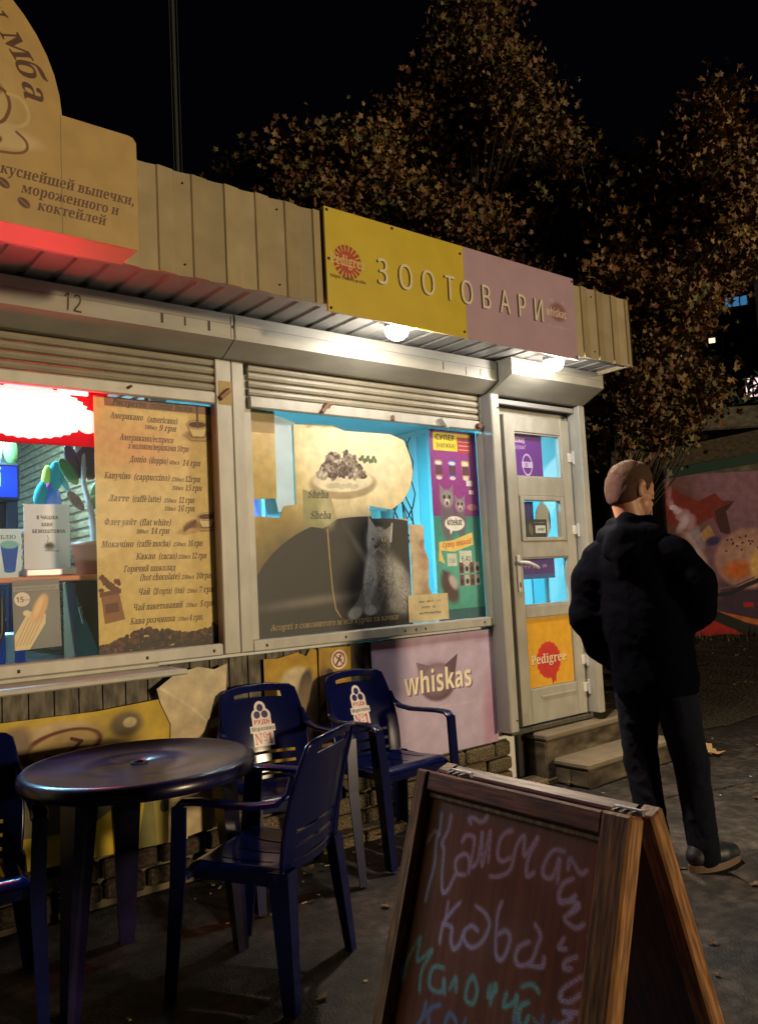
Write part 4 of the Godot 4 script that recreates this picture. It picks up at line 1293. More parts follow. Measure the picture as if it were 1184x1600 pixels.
func shop_room() -> void:
	var sh := thing("stock_shelf", "white shelves stacked with pet food inside the pet shop window", "shelf", Vector3(2.9, 0.3, -1.9))
	for x in [-0.9, 0.2, 1.3]:
		put(Geo.new().span(x - 0.015, x + 0.015, 0, 2.0, -0.3, 0.15, 0.003), "upright", mat("white_frame"), sh)
	for r in 5:
		put(Geo.new().span(-0.9, 1.3, 0.3 + 0.38 * r, 0.32 + 0.38 * r, -0.3, 0.15, 0.003), "board", mat("white_frame"), sh)
	var cols := [mat("bag_cyan", 0.3, 0.6, 0.65, 0.4), mat("bag_purple", 0.25, 0.06, 0.35, 0.4), mat("bag_white", 0.7, 0.72, 0.72, 0.4), mat("bag_red", 0.5, 0.05, 0.06, 0.4), mat("bag_navy", 0.02, 0.03, 0.12, 0.4)]
	var got := [0, 0, 0, 0, 0]
	var n := 0
	var labels := ["cyan", "purple", "white", "red", "navy"]
	for r in 5:
		var x := -0.82
		while x < 1.1:
			var w := rng.randf_range(0.12, 0.2)
			var hh := rng.randf_range(0.2, 0.3)
			if r > 2 and n % 3 != 1:
				var g := Geo.new()
				g.loft([Vector3(0, 0, 0.08), Vector3(w, 0, 0.08), Vector3(w, 0, -0.04), Vector3(0, 0, -0.04)], [Vector3(0.01, hh, 0.022), Vector3(w - 0.01, hh, 0.022), Vector3(w - 0.01, hh, 0.018), Vector3(0.01, hh, 0.018)])
				tag(put(g, "pet_food_bag", cols[n % 5], self, Vector3(2.9 + x, 0.322 + 0.3 + 0.38 * r, -1.85)), labels[n % 5] + " bag of pet food, " + ["first", "second", "third", "fourth", "fifth", "sixth", "seventh", "eighth", "ninth", "tenth"][got[r]] + " from the left on the " + ("top" if r == 4 else "second highest") + " board", "bag", "pet food bags on the stock shelf")
				got[r] += 1
			x += w + 0.03
			n += 1
	# boards on the end wall and a low rack behind the door
	var bw := thing("wall_boards", "pale upright boards on the end wall behind the door glass", "boards", Vector3(4.445, 0.3, -0.25))
	for i in 14:
		put(Geo.new().span(-0.012 - 0.004 * (i % 2), 0.012, 0.0, 2.15, -0.115 * i - 0.108, -0.115 * i, 0.004), "board", [mat("bag_white"), mat("inner_lining"), mat("bag_cyan")][0 if i % 5 else 2], bw)
	var rk := thing("display_rack", "low rack of pale packets behind the lowest door pane", "rack", Vector3(4.25, 0.3, -0.55))
	for r in 3:
		put(Geo.new().span(-0.2, 0.15, 0.28 + 0.26 * r, 0.295 + 0.26 * r, -0.4, 0.0, 0.003), "board", mat("white_frame"), rk)
		for i in 5:
			put(Geo.new().span(-0.19, 0.1, 0.297 + 0.26 * r, 0.43 + 0.26 * r + 0.03 * ((i + r) % 3), -0.39 + 0.078 * i, -0.33 + 0.078 * i, 0.008), "packet", cols[(i * 2 + r) % 5], rk)
	# goods hung close behind the glass
	var hung := thing("hung_goods", "card of small toys and a paper label hung beside the purple price poster", "goods", Vector3(3.17, 1.3, -0.5))
	put(Geo.new().span(-0.07, 0.07, 0.0, 0.36, -0.004, 0.0), "card", mat("bag_cyan"), hung)
	for i in 6:
		put(blob(Vector3(-0.035 + 0.07 * (i % 2), 0.06 + 0.11 * int(i / 2.0), 0.012), Vector3(0.024, 0.03, 0.012)), "toy", cols[[4, 1, 2][i % 3]], hung)
	put(Geo.new().span(-0.05, 0.09, 0.42, 0.52, -0.004, 0.0), "label", mat("bag_white"), hung)
	put(Geo.new().span(-0.02, 0.02, 0.55, 0.86, -0.02, 0.0, 0.004), "strap", mat("bag_red"), hung)
	# counter lamp cable and wire toys hanging in the window
	var wire := thing("wire_toys", "tangle of thin black wires hanging in the shop window beside the purple poster", "wires", Vector3(3.17, 1.75, -0.2))
	for i in 7:
		var pts := []
		for j in 9:
			var t := j / 8.0
			pts.append(Vector3(0.05 * sin(t * 5.0 + i * 1.7) - 0.02, 0.36 - 0.62 * t + 0.03 * sin(i * 2.0), 0.05 * cos(t * 7.0 + i)))
		put(Geo.new().tube(pts, [0.004, 0.004, 0.005, 0.004, 0.004, 0.005, 0.004, 0.004, 0.003], 5), "wire", mat("wire_black", 0.01, 0.01, 0.012, 0.4), wire)
	var pr := thing("dark_panel", "dark navy display board leaning behind the cat poster", "board", Vector3(2.98, 1.0, -0.35), Basis(Vector3.BACK, 0.22))
	put(Geo.new().span(-0.12, 0.2, 0.0, 0.6, -0.02, 0.0, 0.004), "board", mat("bag_navy"), pr)


# ------------------------------------------------------------------ prints in the windows
func window_prints() -> void:
	var ink := C(74, 42, 22)
	var sb := font("serifbold")
	# coffee menu
	var m := Pad.new(1.243, 1.036, 1.834, 2.166, 900, C(222, 194, 112))
	m.ell(1.5, 1.75, 0.3, 0.4, C(236, 208, 146), 0, 0.9)
	m.ell(1.42, 1.95, 0.2, 0.1, C(232, 178, 120), 0, 0.9)
	m.rect(1.29, 2.125, 1.834, 2.166, C(150, 112, 96))
	var rows := [["Ристретто", 1.325, 2.132, 1.48], ["(ristretto)", 1.5, 2.132, 1.61], ["30мл 8грн", 1.62, 2.132, 1.71], ["Американо", 1.314, 2.07, 1.465], ["(americano)", 1.485, 2.066, 1.633], ["100мл", 1.472, 2.033, 1.53], ["9 грн", 1.54, 2.03, 1.625],
		["Американо/еспресо", 1.355, 1.975, 1.61], ["з молоком/вершками 10грн", 1.393, 1.938, 1.685], ["Допіо", 1.397, 1.878, 1.475], ["(doppio)", 1.488, 1.876, 1.58], ["60мл", 1.585, 1.876, 1.635], ["14 грн", 1.65, 1.873, 1.742],
		["Капучіно", 1.281, 1.80, 1.40], ["(cappuccino)", 1.415, 1.798, 1.585], ["250мл", 1.595, 1.797, 1.655], ["12грн", 1.66, 1.796, 1.738], ["350мл", 1.595, 1.757, 1.65], ["15 грн", 1.66, 1.755, 1.745], ["Латте", 1.296, 1.70, 1.39], ["(caffè latte)", 1.405, 1.698, 1.54], ["250мл", 1.555, 1.698, 1.615], ["12 грн", 1.625, 1.697, 1.705], ["350мл", 1.555, 1.66, 1.61], ["16 грн", 1.62, 1.658, 1.705],
		["Флет уайт", 1.275, 1.594, 1.42], ["(flat white)", 1.435, 1.592, 1.585], ["300мл", 1.42, 1.556, 1.475], ["14 грн", 1.487, 1.554, 1.575], ["Мокачіно", 1.26, 1.496, 1.405], ["(caffè mocha)", 1.42, 1.496, 1.58], ["250мл", 1.593, 1.496, 1.655], ["16 грн", 1.665, 1.495, 1.738],
		["Какао", 1.414, 1.44, 1.505], ["(cacao)", 1.52, 1.438, 1.61], ["250мл", 1.615, 1.438, 1.675], ["12 грн", 1.682, 1.437, 1.758], ["Горячий шоколад", 1.357, 1.386, 1.60], ["(hot chocolate)", 1.43, 1.345, 1.62], ["250мл", 1.63, 1.344, 1.69], ["10грн", 1.70, 1.343, 1.782],
		["Чай", 1.421, 1.282, 1.475], ["(20 сортів)", 1.49, 1.281, 1.58], ["(tea)", 1.592, 1.28, 1.64], ["250мл", 1.655, 1.279, 1.705], ["7 грн", 1.712, 1.278, 1.79], ["Чай пакетований", 1.396, 1.215, 1.63], ["250мл", 1.645, 1.214, 1.70], ["5 грн.", 1.715, 1.213, 1.795], ["Кава розчинна", 1.38, 1.155, 1.59], ["150мл", 1.605, 1.154, 1.655], ["4 грн.", 1.66, 1.152, 1.732]]
	for r in rows:
		m.text(r[0], r[1], r[2], 0.026 if str(r[0]).ends_with("мл") else 0.039, ink, sb, 0.34, r[3])
	var cup := func(x: float, y: float, s: float) -> void:
		m.ell(x, y - 0.045 * s, 0.07 * s, 0.028 * s, C(206, 170, 116), 0.1, 0.2)
		m.ell(x, y - 0.04 * s, 0.055 * s, 0.018 * s, C(170, 126, 80), 0.1, 0.3)
		m.poly([[Vector2(x - 0.05 * s, y), Vector2(x + 0.05 * s, y + 0.006 * s), Vector2(x + 0.03 * s, y - 0.05 * s), Vector2(x - 0.025 * s, y - 0.052 * s)]], C(244, 222, 172))
		m.line([Vector2(x - 0.05 * s, y), Vector2(x - 0.025 * s, y - 0.052 * s), Vector2(x + 0.03 * s, y - 0.05 * s), Vector2(x + 0.05 * s, y + 0.006 * s)], 0.004, C(120, 78, 44))
		m.line([Vector2(x - 0.07 * s, y - 0.045 * s), Vector2(x - 0.03 * s, y - 0.07 * s), Vector2(x + 0.035 * s, y - 0.068 * s), Vector2(x + 0.07 * s, y - 0.04 * s)], 0.0035, C(130, 88, 52))
		m.ell(x, y + 0.002, 0.052 * s, 0.02 * s, C(120, 78, 44), 0.06, 0.1)
		m.ell(x, y + 0.002, 0.05 * s, 0.018 * s, C(232, 206, 156), 0.06, 0.1)
		m.ell(x, y + 0.002, 0.042 * s, 0.013 * s, C(92, 52, 26), 0.06, 0.2)
	cup.call(1.735, 2.07, 1.1)
	m.line([Vector2(1.735, 2.16), Vector2(1.735, 2.06)], 0.012, C(110, 66, 40))
	cup.call(1.765, 1.632, 0.95)
	m.line([Vector2(1.79, 1.64), Vector2(1.825, 1.68)], 0.006, C(150, 110, 70))
	m.ell(1.68, 1.585, 0.045, 0.024, C(150, 98, 50), 0.6, 0.3)
	m.ell(1.67, 1.565, 0.06, 0.014, C(202, 166, 110), 0.1, 0.3)
	for i in 7:
		m.ell(1.655 + 0.008 * i, 1.575 + 0.005 * i, 0.006, 0.016, C(110, 66, 34), -0.5, 0.3)
	# grinder
	m.poly([[Vector2(1.255, 1.29), Vector2(1.335, 1.3), Vector2(1.36, 1.18), Vector2(1.27, 1.165)]], C(150, 98, 56))
	m.poly([[Vector2(1.27, 1.25), Vector2(1.33, 1.257), Vector2(1.335, 1.215), Vector2(1.275, 1.21)]], C(104, 60, 34))
	m.poly([[Vector2(1.25, 1.30), Vector2(1.345, 1.315), Vector2(1.345, 1.295), Vector2(1.25, 1.28)]], C(110, 66, 38))
	for i in 26:
		m.ell(1.258 + 0.08 * fmod(i * 0.617, 1.0), 1.31 + 0.07 * fmod(i * 0.37, 1.0) * (1.0 - 0.5 * fmod(i * 0.617, 1.0)), 0.012, 0.009, C(96 + 5 * (i % 5), 56, 28), i, 0.2)
	# beans
	var r := RandomNumberGenerator.new()
	r.seed = 9
	for i in 520:
		var x := r.randf_range(1.24, 1.84)
		var top := 1.085 + 0.03 * sin(x * 14.0) + 0.035 * smoothstep(1.4, 1.8, x)
		var y := r.randf_range(1.03, top + 0.012)
		var v := r.randf_range(0.35, 1.9) * (0.6 if y < top - 0.03 else 1.0)
		m.ell(x, y, 0.0125, 0.009, Color(0.25 * v, 0.135 * v, 0.06 * v), r.randf() * PI, 0.15)
		if i % 2 == 0:
			m.ell(x, y, 0.009, 0.0018, Color(0.1, 0.05, 0.02), r.randf() * PI, 0.3)
	m.speckle(0.07, 3)
	tag(put(card(1.243, 1.834, 1.036, 2.166, -0.018), "coffee_menu", printed(m, 0.55, 0.45), self), "tall cream coffee menu with brown script prices filling the right of the coffee window", "poster")
	# cat food advertisement, backed by the lit room
	var a := Pad.new(2.0, 1.03, 3.08, 2.18, 560, C(214, 184, 124))
	a.rect(2.0, 2.06, 2.17, 2.18, C(150, 122, 60))
	a.ell(2.62, 1.86, 0.46, 0.34, C(240, 222, 172), 0, 0.35)
	a.ell(2.72, 1.98, 0.34, 0.2, C(250, 236, 196), 0, 0.5)
	a.ell(2.02, 1.60, 0.28, 0.35, C(176, 150, 70), 0, 0.6)
	a.ell(2.58, 1.815, 0.222, 0.082, C(176, 156, 116), 0.06, 0.08)
	a.ell(2.58, 1.835, 0.2, 0.064, C(240, 226, 192), 0.06, 0.1)
	var rr := RandomNumberGenerator.new()
	rr.seed = 17
	for i in 90:
		var t := rr.randf()
		var u := 1.0 - i / 90.0
		var x := 2.43 + 0.29 * t
		var y := 1.825 + 0.14 * u * (1.0 - pow(absf(t - 0.5) * 2.0, 2.0)) + 0.03
		var col: Color = [C(120, 92, 80), C(168, 150, 132), C(92, 66, 58), C(196, 184, 160), C(140, 116, 100)][rr.randi() % 5]
		a.ell(x, y, 0.026 + 0.01 * rr.randf(), 0.015, col.darkened(0.2), rr.randf() * 3.0, 0.15)
		a.ell(x - 0.003, y + 0.005, 0.018, 0.008, col.lightened(0.15), rr.randf() * 3.0, 0.4)
	for i in 9:
		a.ell(2.70 + 0.013 * i, 1.955 + 0.012 * sin(i * 2.0), 0.014, 0.01, C(86, 104, 70), i, 0.3)
	for i in 5:
		a.ell(2.49 + 0.04 * i, 1.80 + 0.006 * (i % 2), 0.028, 0.014, C(206, 196, 166), 0.1 * i, 0.25)
	# the dark floor under the arc
	var arc := []
	for i in 25:
		var t := i / 24.0
		arc.append(Vector2(lerpf(1.98, 3.1, t), 1.0 + 0.64 * sin(PI * (0.11 + 0.5 * pow(t, 0.62)))))
	arc.append(Vector2(3.1, 0.9))
	arc.append(Vector2(1.98, 0.9))
	a.poly([arc], C(26, 22, 20))
	a.ell(2.55, 1.3, 0.5, 0.25, C(38, 33, 30), 0, 0.9)
	a.ell(2.35, 1.2, 0.3, 0.025, C(104, 98, 90), 0.06, 0.9)
	a.ell(2.85, 1.13, 0.2, 0.018, C(110, 108, 104), 0.0, 0.9)
	# bag with its two scripts
	a.poly([[Vector2(2.315, 1.78), Vector2(2.36, 1.765), Vector2(2.45, 1.775), Vector2(2.49, 1.745), Vector2(2.52, 1.62), Vector2(2.43, 1.575), Vector2(2.31, 1.59)]], C(150, 146, 96))
	a.ell(2.46, 1.66, 0.05, 0.08, C(196, 186, 140), 0.2, 0.6)
	a.text("Sheba", 2.345, 1.735, 0.055, C(52, 50, 30), font("serifbold"), 0.3, 2.475)
	a.text("Sheba", 2.355, 1.625, 0.055, C(52, 50, 30), font("serifbold"), 0.3, 2.485)
	# cat: tail, haunch, body, legs, head
	var fur := C(116, 114, 112)
	var shade := C(52, 48, 46)
	var light := C(176, 176, 172)
	a.ell(2.69, 1.42, 0.02, 0.16, C(92, 90, 86), 0.6, 0.8)
	a.ell(2.91, 1.24, 0.115, 0.15, fur, 0.25, 0.25)
	a.ell(2.80, 1.29, 0.115, 0.19, C(112, 108, 104), -0.1, 0.25)
	a.ell(2.95, 1.25, 0.05, 0.14, light, 0.3, 0.7)
	a.ell(2.80, 1.24, 0.05, 0.14, shade, 0.0, 0.6)
	a.ell(2.715, 1.28, 0.035, 0.16, light, -0.12, 0.4)
	a.ell(2.745, 1.33, 0.03, 0.09, C(190, 190, 186), 0.1, 0.6)
	a.line([Vector2(2.70, 1.25), Vector2(2.66, 1.17), Vector2(2.61, 1.125)], 0.06, fur)
	a.ell(2.615, 1.12, 0.05, 0.032, light, 0.3, 0.3)
	a.line([Vector2(2.80, 1.22), Vector2(2.75, 1.14)], 0.065, C(104, 100, 96))
	a.ell(2.72, 1.13, 0.042, 0.028, light, 0.1, 0.3)
	a.fur(2.92, 1.24, 0.105, 0.14, 0.25, Color(0.68, 0.68, 0.67), 800, -1.1, 1)
	a.fur(2.80, 1.30, 0.095, 0.17, -0.1, Color(0.62, 0.61, 0.6), 800, -1.5, 2)
	a.fur(2.715, 1.27, 0.03, 0.14, -0.12, Color(0.78, 0.78, 0.76), 320, -1.6, 3)
	a.fur(2.81, 1.23, 0.035, 0.1, 0.0, Color(0.3, 0.28, 0.27), 120, -1.5, 4)
	a.ell(2.80, 1.50, 0.082, 0.088, fur, 0.0, 0.15)
	a.fur(2.80, 1.50, 0.08, 0.085, 0.0, Color(0.72, 0.71, 0.7), 520, -1.2, 5)
	a.poly([[Vector2(2.725, 1.53), Vector2(2.735, 1.645), Vector2(2.79, 1.57)]], C(168, 164, 158))
	a.poly([[Vector2(2.84, 1.56), Vector2(2.905, 1.60), Vector2(2.88, 1.50)]], C(150, 146, 140))
	a.line([Vector2(2.885, 1.50), Vector2(2.90, 1.6)], 0.012, C(196, 194, 188))
	a.ell(2.745, 1.5, 0.03, 0.07, light, 0.0, 0.7)
	a.ell(2.82, 1.46, 0.045, 0.05, shade, 0.0, 0.5)
	a.fur(2.745, 1.48, 0.025, 0.06, 0.0, Color(0.7, 0.7, 0.68), 120, -1.3, 6)
	a.fur(2.825, 1.455, 0.04, 0.04, 0.0, Color(0.42, 0.4, 0.38), 110, -1.0, 7)
	for i in 6:
		a.line([Vector2(2.79, 1.462), Vector2(2.72 + 0.006 * i, 1.40 + 0.012 * i)], 0.0022, C(210, 208, 200, 130))
		a.line([Vector2(2.80, 1.462), Vector2(2.87 - 0.004 * i, 1.38 + 0.012 * i)], 0.0022, C(170, 168, 160, 110))
	a.ell(2.835, 1.51, 0.019, 0.016, C(40, 36, 32), 0, 0.2)
	a.ell(2.835, 1.51, 0.016, 0.013, C(190, 172, 80), 0, 0.15)
	a.ell(2.835, 1.51, 0.005, 0.011, C(16, 14, 12), 0, 0.2)
	a.ell(2.76, 1.515, 0.011, 0.009, C(110, 100, 60), 0, 0.15)
	a.ell(2.778, 1.475, 0.012, 0.009, C(60, 48, 46), 0, 0.3)
	for i in 40:
		var t := fmod(i * 0.618, 1.0)
		a.line([Vector2(2.72 + 0.24 * t, 1.17 + 0.3 * fmod(i * 0.41, 1.0)), Vector2(2.715 + 0.25 * t, 1.13 + 0.3 * fmod(i * 0.41, 1.0))], 0.004, Color(0.62, 0.61, 0.6, 0.22))
	a.line([Vector2(2.46, 1.57), Vector2(2.465, 1.42), Vector2(2.475, 1.25), Vector2(2.49, 1.15), Vector2(2.52, 1.105)], 0.008, C(176, 148, 96))
	a.text("Асорті з соковитого м'яса курча та качки", 2.09, 1.068, 0.042, C(196, 166, 96), font("serif"), 0.22, 2.91)
	a.speckle(0.1, 6)
	tag(put(cut_card([Vector2(2.0, 1.72), Vector2(2.16, 1.73), Vector2(2.165, 2.175), Vector2(2.0, 2.18)], Rect2(2.0, 1.03, 1.08, 1.15), -0.024), "ochre_print", printed(a, 0.5, 0.3), self), "ochre corner strip of print at the upper left of the shop window", "print")
	var fm := Pad.new(0, 0, 0.2, 0.56, 200, C(226, 226, 222))
	fm.speckle(0.06, 3)
	tag(put(cut_card([Vector2(0.0, 0.1), Vector2(0.02, 0.0), Vector2(0.13, 0.0), Vector2(0.14, 0.47), Vector2(0.02, 0.5)], Rect2(0, 0, 0.2, 0.56), 0.0), "pale_film", printed(fm, 0.6, 0.9), self, Vector3(2.15, 1.66, -0.03)), "pale film with the room glowing through it left of the plate of meat", "film")
	var out := [Vector2(2.0, 1.036), Vector2(3.016, 1.036), Vector2(3.016, 1.63), Vector2(2.76, 1.63), Vector2(2.74, 1.70), Vector2(2.90, 1.68), Vector2(2.99, 1.73), Vector2(3.05, 1.81), Vector2(3.075, 1.9), Vector2(3.06, 1.99), Vector2(3.02, 2.08), Vector2(2.92, 2.11), Vector2(2.6, 2.105), Vector2(2.52, 2.13), Vector2(2.275, 2.118), Vector2(2.272, 1.70), Vector2(2.20, 1.69), Vector2(2.17, 1.63), Vector2(2.0, 1.64)]
	tag(put(cut_card(out, Rect2(2.0, 1.03, 1.08, 1.15), -0.02), "cat_food_poster", printed(a, 0.5, 0.42), self), "large window poster of a grey cat below a plate of meat on cream", "poster")
	# purple over teal price poster
	var p := Pad.new(3.226, 1.03, 3.626, 2.166, 700, C(112, 30, 116))
	p.ell(3.4, 1.9, 0.24, 0.3, C(146, 40, 140), 0, 0.7)
	p.rect(3.2, 1.03, 3.64, 1.645, C(44, 140, 128))
	p.ell(3.42, 1.3, 0.25, 0.2, C(84, 176, 158), 0, 0.8)
	p.rect(3.2, 1.03, 3.64, 1.09, C(30, 90, 96))
	p.rect(3.255, 2.04, 3.58, 2.15, C(228, 206, 40))
	p.rect(3.46, 2.03, 3.585, 2.13, C(170, 44, 62))
	p.text("СУПЕР", 3.275, 2.105, 0.046, C(40, 22, 30), font("sansbold"), 0, 3.44)
	p.text("ЗНИЖКА!", 3.275, 2.058, 0.04, C(70, 40, 30), font("sans"), 0, 3.445)
	for i in 3:
		p.rect(3.47, 2.10 - 0.025 * i, 3.57, 2.105 - 0.025 * i, C(230, 170, 160))
	for i in 3:
		var x := 3.29 + 0.115 * i
		p.poly([[Vector2(x - 0.032, 1.985), Vector2(x + 0.032, 1.985), Vector2(x + 0.03, 1.88), Vector2(x - 0.028, 1.88)]], [C(150, 110, 110), C(60, 90, 200), C(190, 190, 60)][i])
		p.rect(x - 0.028, 1.895, x + 0.03, 1.95, C(96, 40, 80))
		p.ell(x, 1.875, 0.026, 0.012, C(226, 200, 210), 0, 0.2)
		p.ell(x, 1.965, 0.03, 0.012, C(226, 220, 214), 0, 0.4)
	for cc in [[3.345, 1.75, 1.0], [3.455, 1.71, 0.75]]:
		var s: float = cc[2]
		p.ell(cc[0], cc[1] - 0.12 * s, 0.06 * s, 0.13 * s, C(110, 96, 110), 0, 0.3)
		p.ell(cc[0], cc[1], 0.06 * s, 0.055 * s, C(150, 140, 146), 0, 0.2)
		p.poly([[Vector2(cc[0] - 0.055 * s, cc[1] + 0.02), Vector2(cc[0] - 0.06 * s, cc[1] + 0.09 * s), Vector2(cc[0] - 0.015 * s, cc[1] + 0.05 * s)], [Vector2(cc[0] + 0.055 * s, cc[1] + 0.02), Vector2(cc[0] + 0.06 * s, cc[1] + 0.09 * s), Vector2(cc[0] + 0.015 * s, cc[1] + 0.05 * s)]], C(136, 122, 132))
		p.ell(cc[0] - 0.022 * s, cc[1] + 0.01, 0.01 * s, 0.012 * s, C(24, 20, 24), 0, 0.2)
		p.ell(cc[0] + 0.022 * s, cc[1] + 0.01, 0.01 * s, 0.012 * s, C(24, 20, 24), 0, 0.2)
		p.ell(cc[0], cc[1] - 0.02 * s, 0.022 * s, 0.02 * s, C(216, 206, 210), 0, 0.4)
		p.ell(cc[0], cc[1] - 0.028 * s, 0.01 * s, 0.012 * s, C(70, 24, 40), 0, 0.3)
	p.rect(3.52, 1.83, 3.575, 1.865, C(216, 212, 216))
	p.rect(3.54, 1.78, 3.58, 1.805, C(216, 212, 216))
	p.ell(3.56, 1.70, 0.045, 0.02, C(180, 120, 130), 0, 0.2)
	p.ell(3.40, 1.60, 0.085, 0.045, C(238, 238, 232), 0, 0.05)
	p.poly([[Vector2(3.35, 1.58), Vector2(3.36, 1.53), Vector2(3.39, 1.57)]], C(238, 238, 232))
	p.text("kitekat", 3.335, 1.59, 0.056, C(30, 24, 26), font("sansbold"), 0, 3.465)
	p.poly([[Vector2(3.26, 1.49), Vector2(3.38, 1.5), Vector2(3.52, 1.54), Vector2(3.55, 1.545), Vector2(3.55, 1.47), Vector2(3.38, 1.43), Vector2(3.27, 1.44), Vector2(3.3, 1.36), Vector2(3.25, 1.38)]], C(236, 206, 110))
	p.text("Супер знижка!", 3.285, 1.453, 0.045, C(196, 70, 40), font("serifbold"), 0.2, 3.54, 0.1)
	for t in [[3.32, 1.345, 3.40, 1.42], [3.425, 1.355, 3.53, 1.435]]:
		p.rect(t[0], t[1], t[2], t[3], C(214, 222, 206))
	p.text("7.50", 3.328, 1.365, 0.034, C(110, 130, 110), font("sans"), 0, 3.39)
	p.text("6.40", 3.44, 1.37, 0.046, C(40, 52, 46), font("sans"), 0, 3.52)
	p.ell(3.33, 1.22, 0.06, 0.1, C(76, 56, 60), 0.5, 0.3)
	p.poly([[Vector2(3.27, 1.33), Vector2(3.3, 1.25), Vector2(3.36, 1.28)]], C(76, 56, 60))
	p.ell(3.36, 1.25, 0.03, 0.05, C(190, 180, 176), 0.6, 0.4)
	for i in 8:
		p.poly([[Vector2(3.415 + 0.046 * (i % 4), 1.225 + 0.075 * int(i / 4.0)), Vector2(3.455 + 0.046 * (i % 4), 1.225 + 0.075 * int(i / 4.0)), Vector2(3.452 + 0.046 * (i % 4), 1.29 + 0.075 * int(i / 4.0)), Vector2(3.418 + 0.046 * (i % 4), 1.29 + 0.075 * int(i / 4.0))]], [C(126, 50, 64), C(206, 190, 186)][i % 2])
		p.ell(3.436 + 0.046 * (i % 4), 1.25 + 0.075 * int(i / 4.0), 0.014, 0.016, C(50, 36, 40), 0, 0.4)
	p.speckle(0.08, 8)
	tag(put(card(3.226, 3.61, 1.036, 2.166, -0.03), "price_poster", printed(p, 0.4, 0.2), self), "narrow price poster, purple over teal, at the right edge of the shop window", "poster")
	# torn paper strip and the small notice
	var w := Pad.new(0, 0, 0.18, 0.56, 500, C(206, 186, 152))
	w.ell(0.1, 0.44, 0.03, 0.03, C(176, 136, 112), 0, 0.4)
	w.ell(0.12, 0.36, 0.05, 0.06, C(190, 150, 120), 0, 0.7)
	w.ell(0.1, 0.1, 0.06, 0.1, C(170, 146, 112), 0, 0.9)
	w.speckle(0.15, 4)
	tag(put(cut_card([Vector2(0, 0), Vector2(0.18, 0.0), Vector2(0.16, 0.12), Vector2(0.125, 0.2), Vector2(0.135, 0.35), Vector2(0.105, 0.42), Vector2(0.11, 0.55), Vector2(0.0, 0.56)], Rect2(0, 0, 0.18, 0.56), 0.0), "paper_strip", printed(w, 0.8, 0.3), self, Vector3(3.02, 1.04, -0.014)), "torn strip of stained paper right of the grey cat", "paper")
	var nt := Pad.new(0, 0, 0.305, 0.15, 600, C(206, 190, 148))
	for t in [[0.08, 0.25, 0.105], [0.10, 0.20, 0.072], [0.08, 0.25, 0.038]]:
		nt.scribble(t[0], t[1], t[2], 0.015, C(110, 96, 84), int(t[2] * 1000))
	nt.speckle(0.08, 2)
	tag(put(card(0, 0.305, 0, 0.15, 0.0), "paper_notice", printed(nt, 0.8, 0.2), self, Vector3(2.98, 1.045, -0.0105)), "small cream paper notice in the bottom right corner of the shop window", "notice")
	# prints behind the door panes
	var d := Pad.new(3.87, 1.9, 4.35, 2.19, 600, C(104, 40, 150))
	d.text("WHISKAS", 3.885, 2.135, 0.05, C(226, 206, 236), font("sansbold"), 0.2, 4.1, -0.04)
	d.text("спробував?", 3.885, 2.085, 0.042, C(226, 206, 236), font("serif"), 0.3, 4.11, 0.02)
	d.ell(4.12, 1.985, 0.075, 0.075, C(206, 190, 230), 0, 0.05)
	d.ell(4.12, 1.985, 0.062, 0.062, C(104, 40, 150), 0, 0.05)
	d.rect(4.04, 1.965, 4.20, 2.005, C(206, 190, 230))
	d.text("EU", 4.085, 1.972, 0.034, C(104, 40, 150), font("sansbold"))
	tag(put(card(3.885, 4.20, 1.9, 2.185, -0.005), "door_poster", printed(d, 0.5, 0.5), self), "purple print with a round stamp behind the top pane of the door", "poster")
	var e := Pad.new(0, 0, 0.4, 0.3, 400, C(64, 40, 130))
	for i in 14:
		e.ell(0.4 * fmod(i * 0.618, 1.0), 0.3 * fmod(i * 0.37, 1.0), 0.05, 0.03, [C(150, 190, 220), C(90, 50, 140), C(40, 30, 90)][i % 3], i, 0.5)
	e.line([Vector2(0.02, 0.19), Vector2(0.09, 0.21)], 0.016, C(216, 226, 232))
	tag(put(card(0, 0.24, 0, 0.24, 0.0), "leaflet_board", printed(e, 0.5, 0.4), self, Vector3(3.9, 1.51, -0.06)), "patchwork of violet leaflets behind the middle pane of the door", "leaflets")
	var ov := Geo.new()
	var op := PackedVector2Array()
	for i in 24:
		op.append(Vector2(cos(TAU * i / 24.0) * 0.075, sin(TAU * i / 24.0) * 0.115))
	ov.prism(op, -0.004, 0.0)
	tag(put(ov, "oval_sign", mat("oval_grey", 0.5, 0.47, 0.42, 0.6), self, Vector3(4.2, 1.625, -0.03)), "pale oval plate hung behind the middle pane of the door", "sign")
	var dn := Pad.new(0, 0, 0.2, 0.125, 700, C(30, 36, 38))
	dn.rect(0.085, 0.035, 0.185, 0.085, C(206, 214, 210))
	dn.scribble(0.095, 0.175, 0.05, 0.022, C(90, 90, 96), 4)
	dn.scribble(0.07, 0.19, 0.1, 0.01, C(150, 140, 120), 6)
	dn.ell(0.04, 0.06, 0.02, 0.04, C(110, 96, 70), 0.2, 0.4)
	tag(put(card(0, 0.2, 0, 0.125, 0.0), "hours_plate", printed(dn, 0.5), self, Vector3(4.01, 1.505, -0.012)), "small dark opening hours plate low in the middle pane of the door", "notice")
	var f := Pad.new(0, 0, 0.38, 0.13, 500, C(92, 52, 150))
	f.rect(0, 0, 0.38, 0.03, C(60, 110, 190))
	f.scribble(0.03, 0.17, 0.07, 0.026, C(206, 190, 230), 8)
	f.scribble(0.24, 0.33, 0.07, 0.026, C(190, 170, 220), 9)
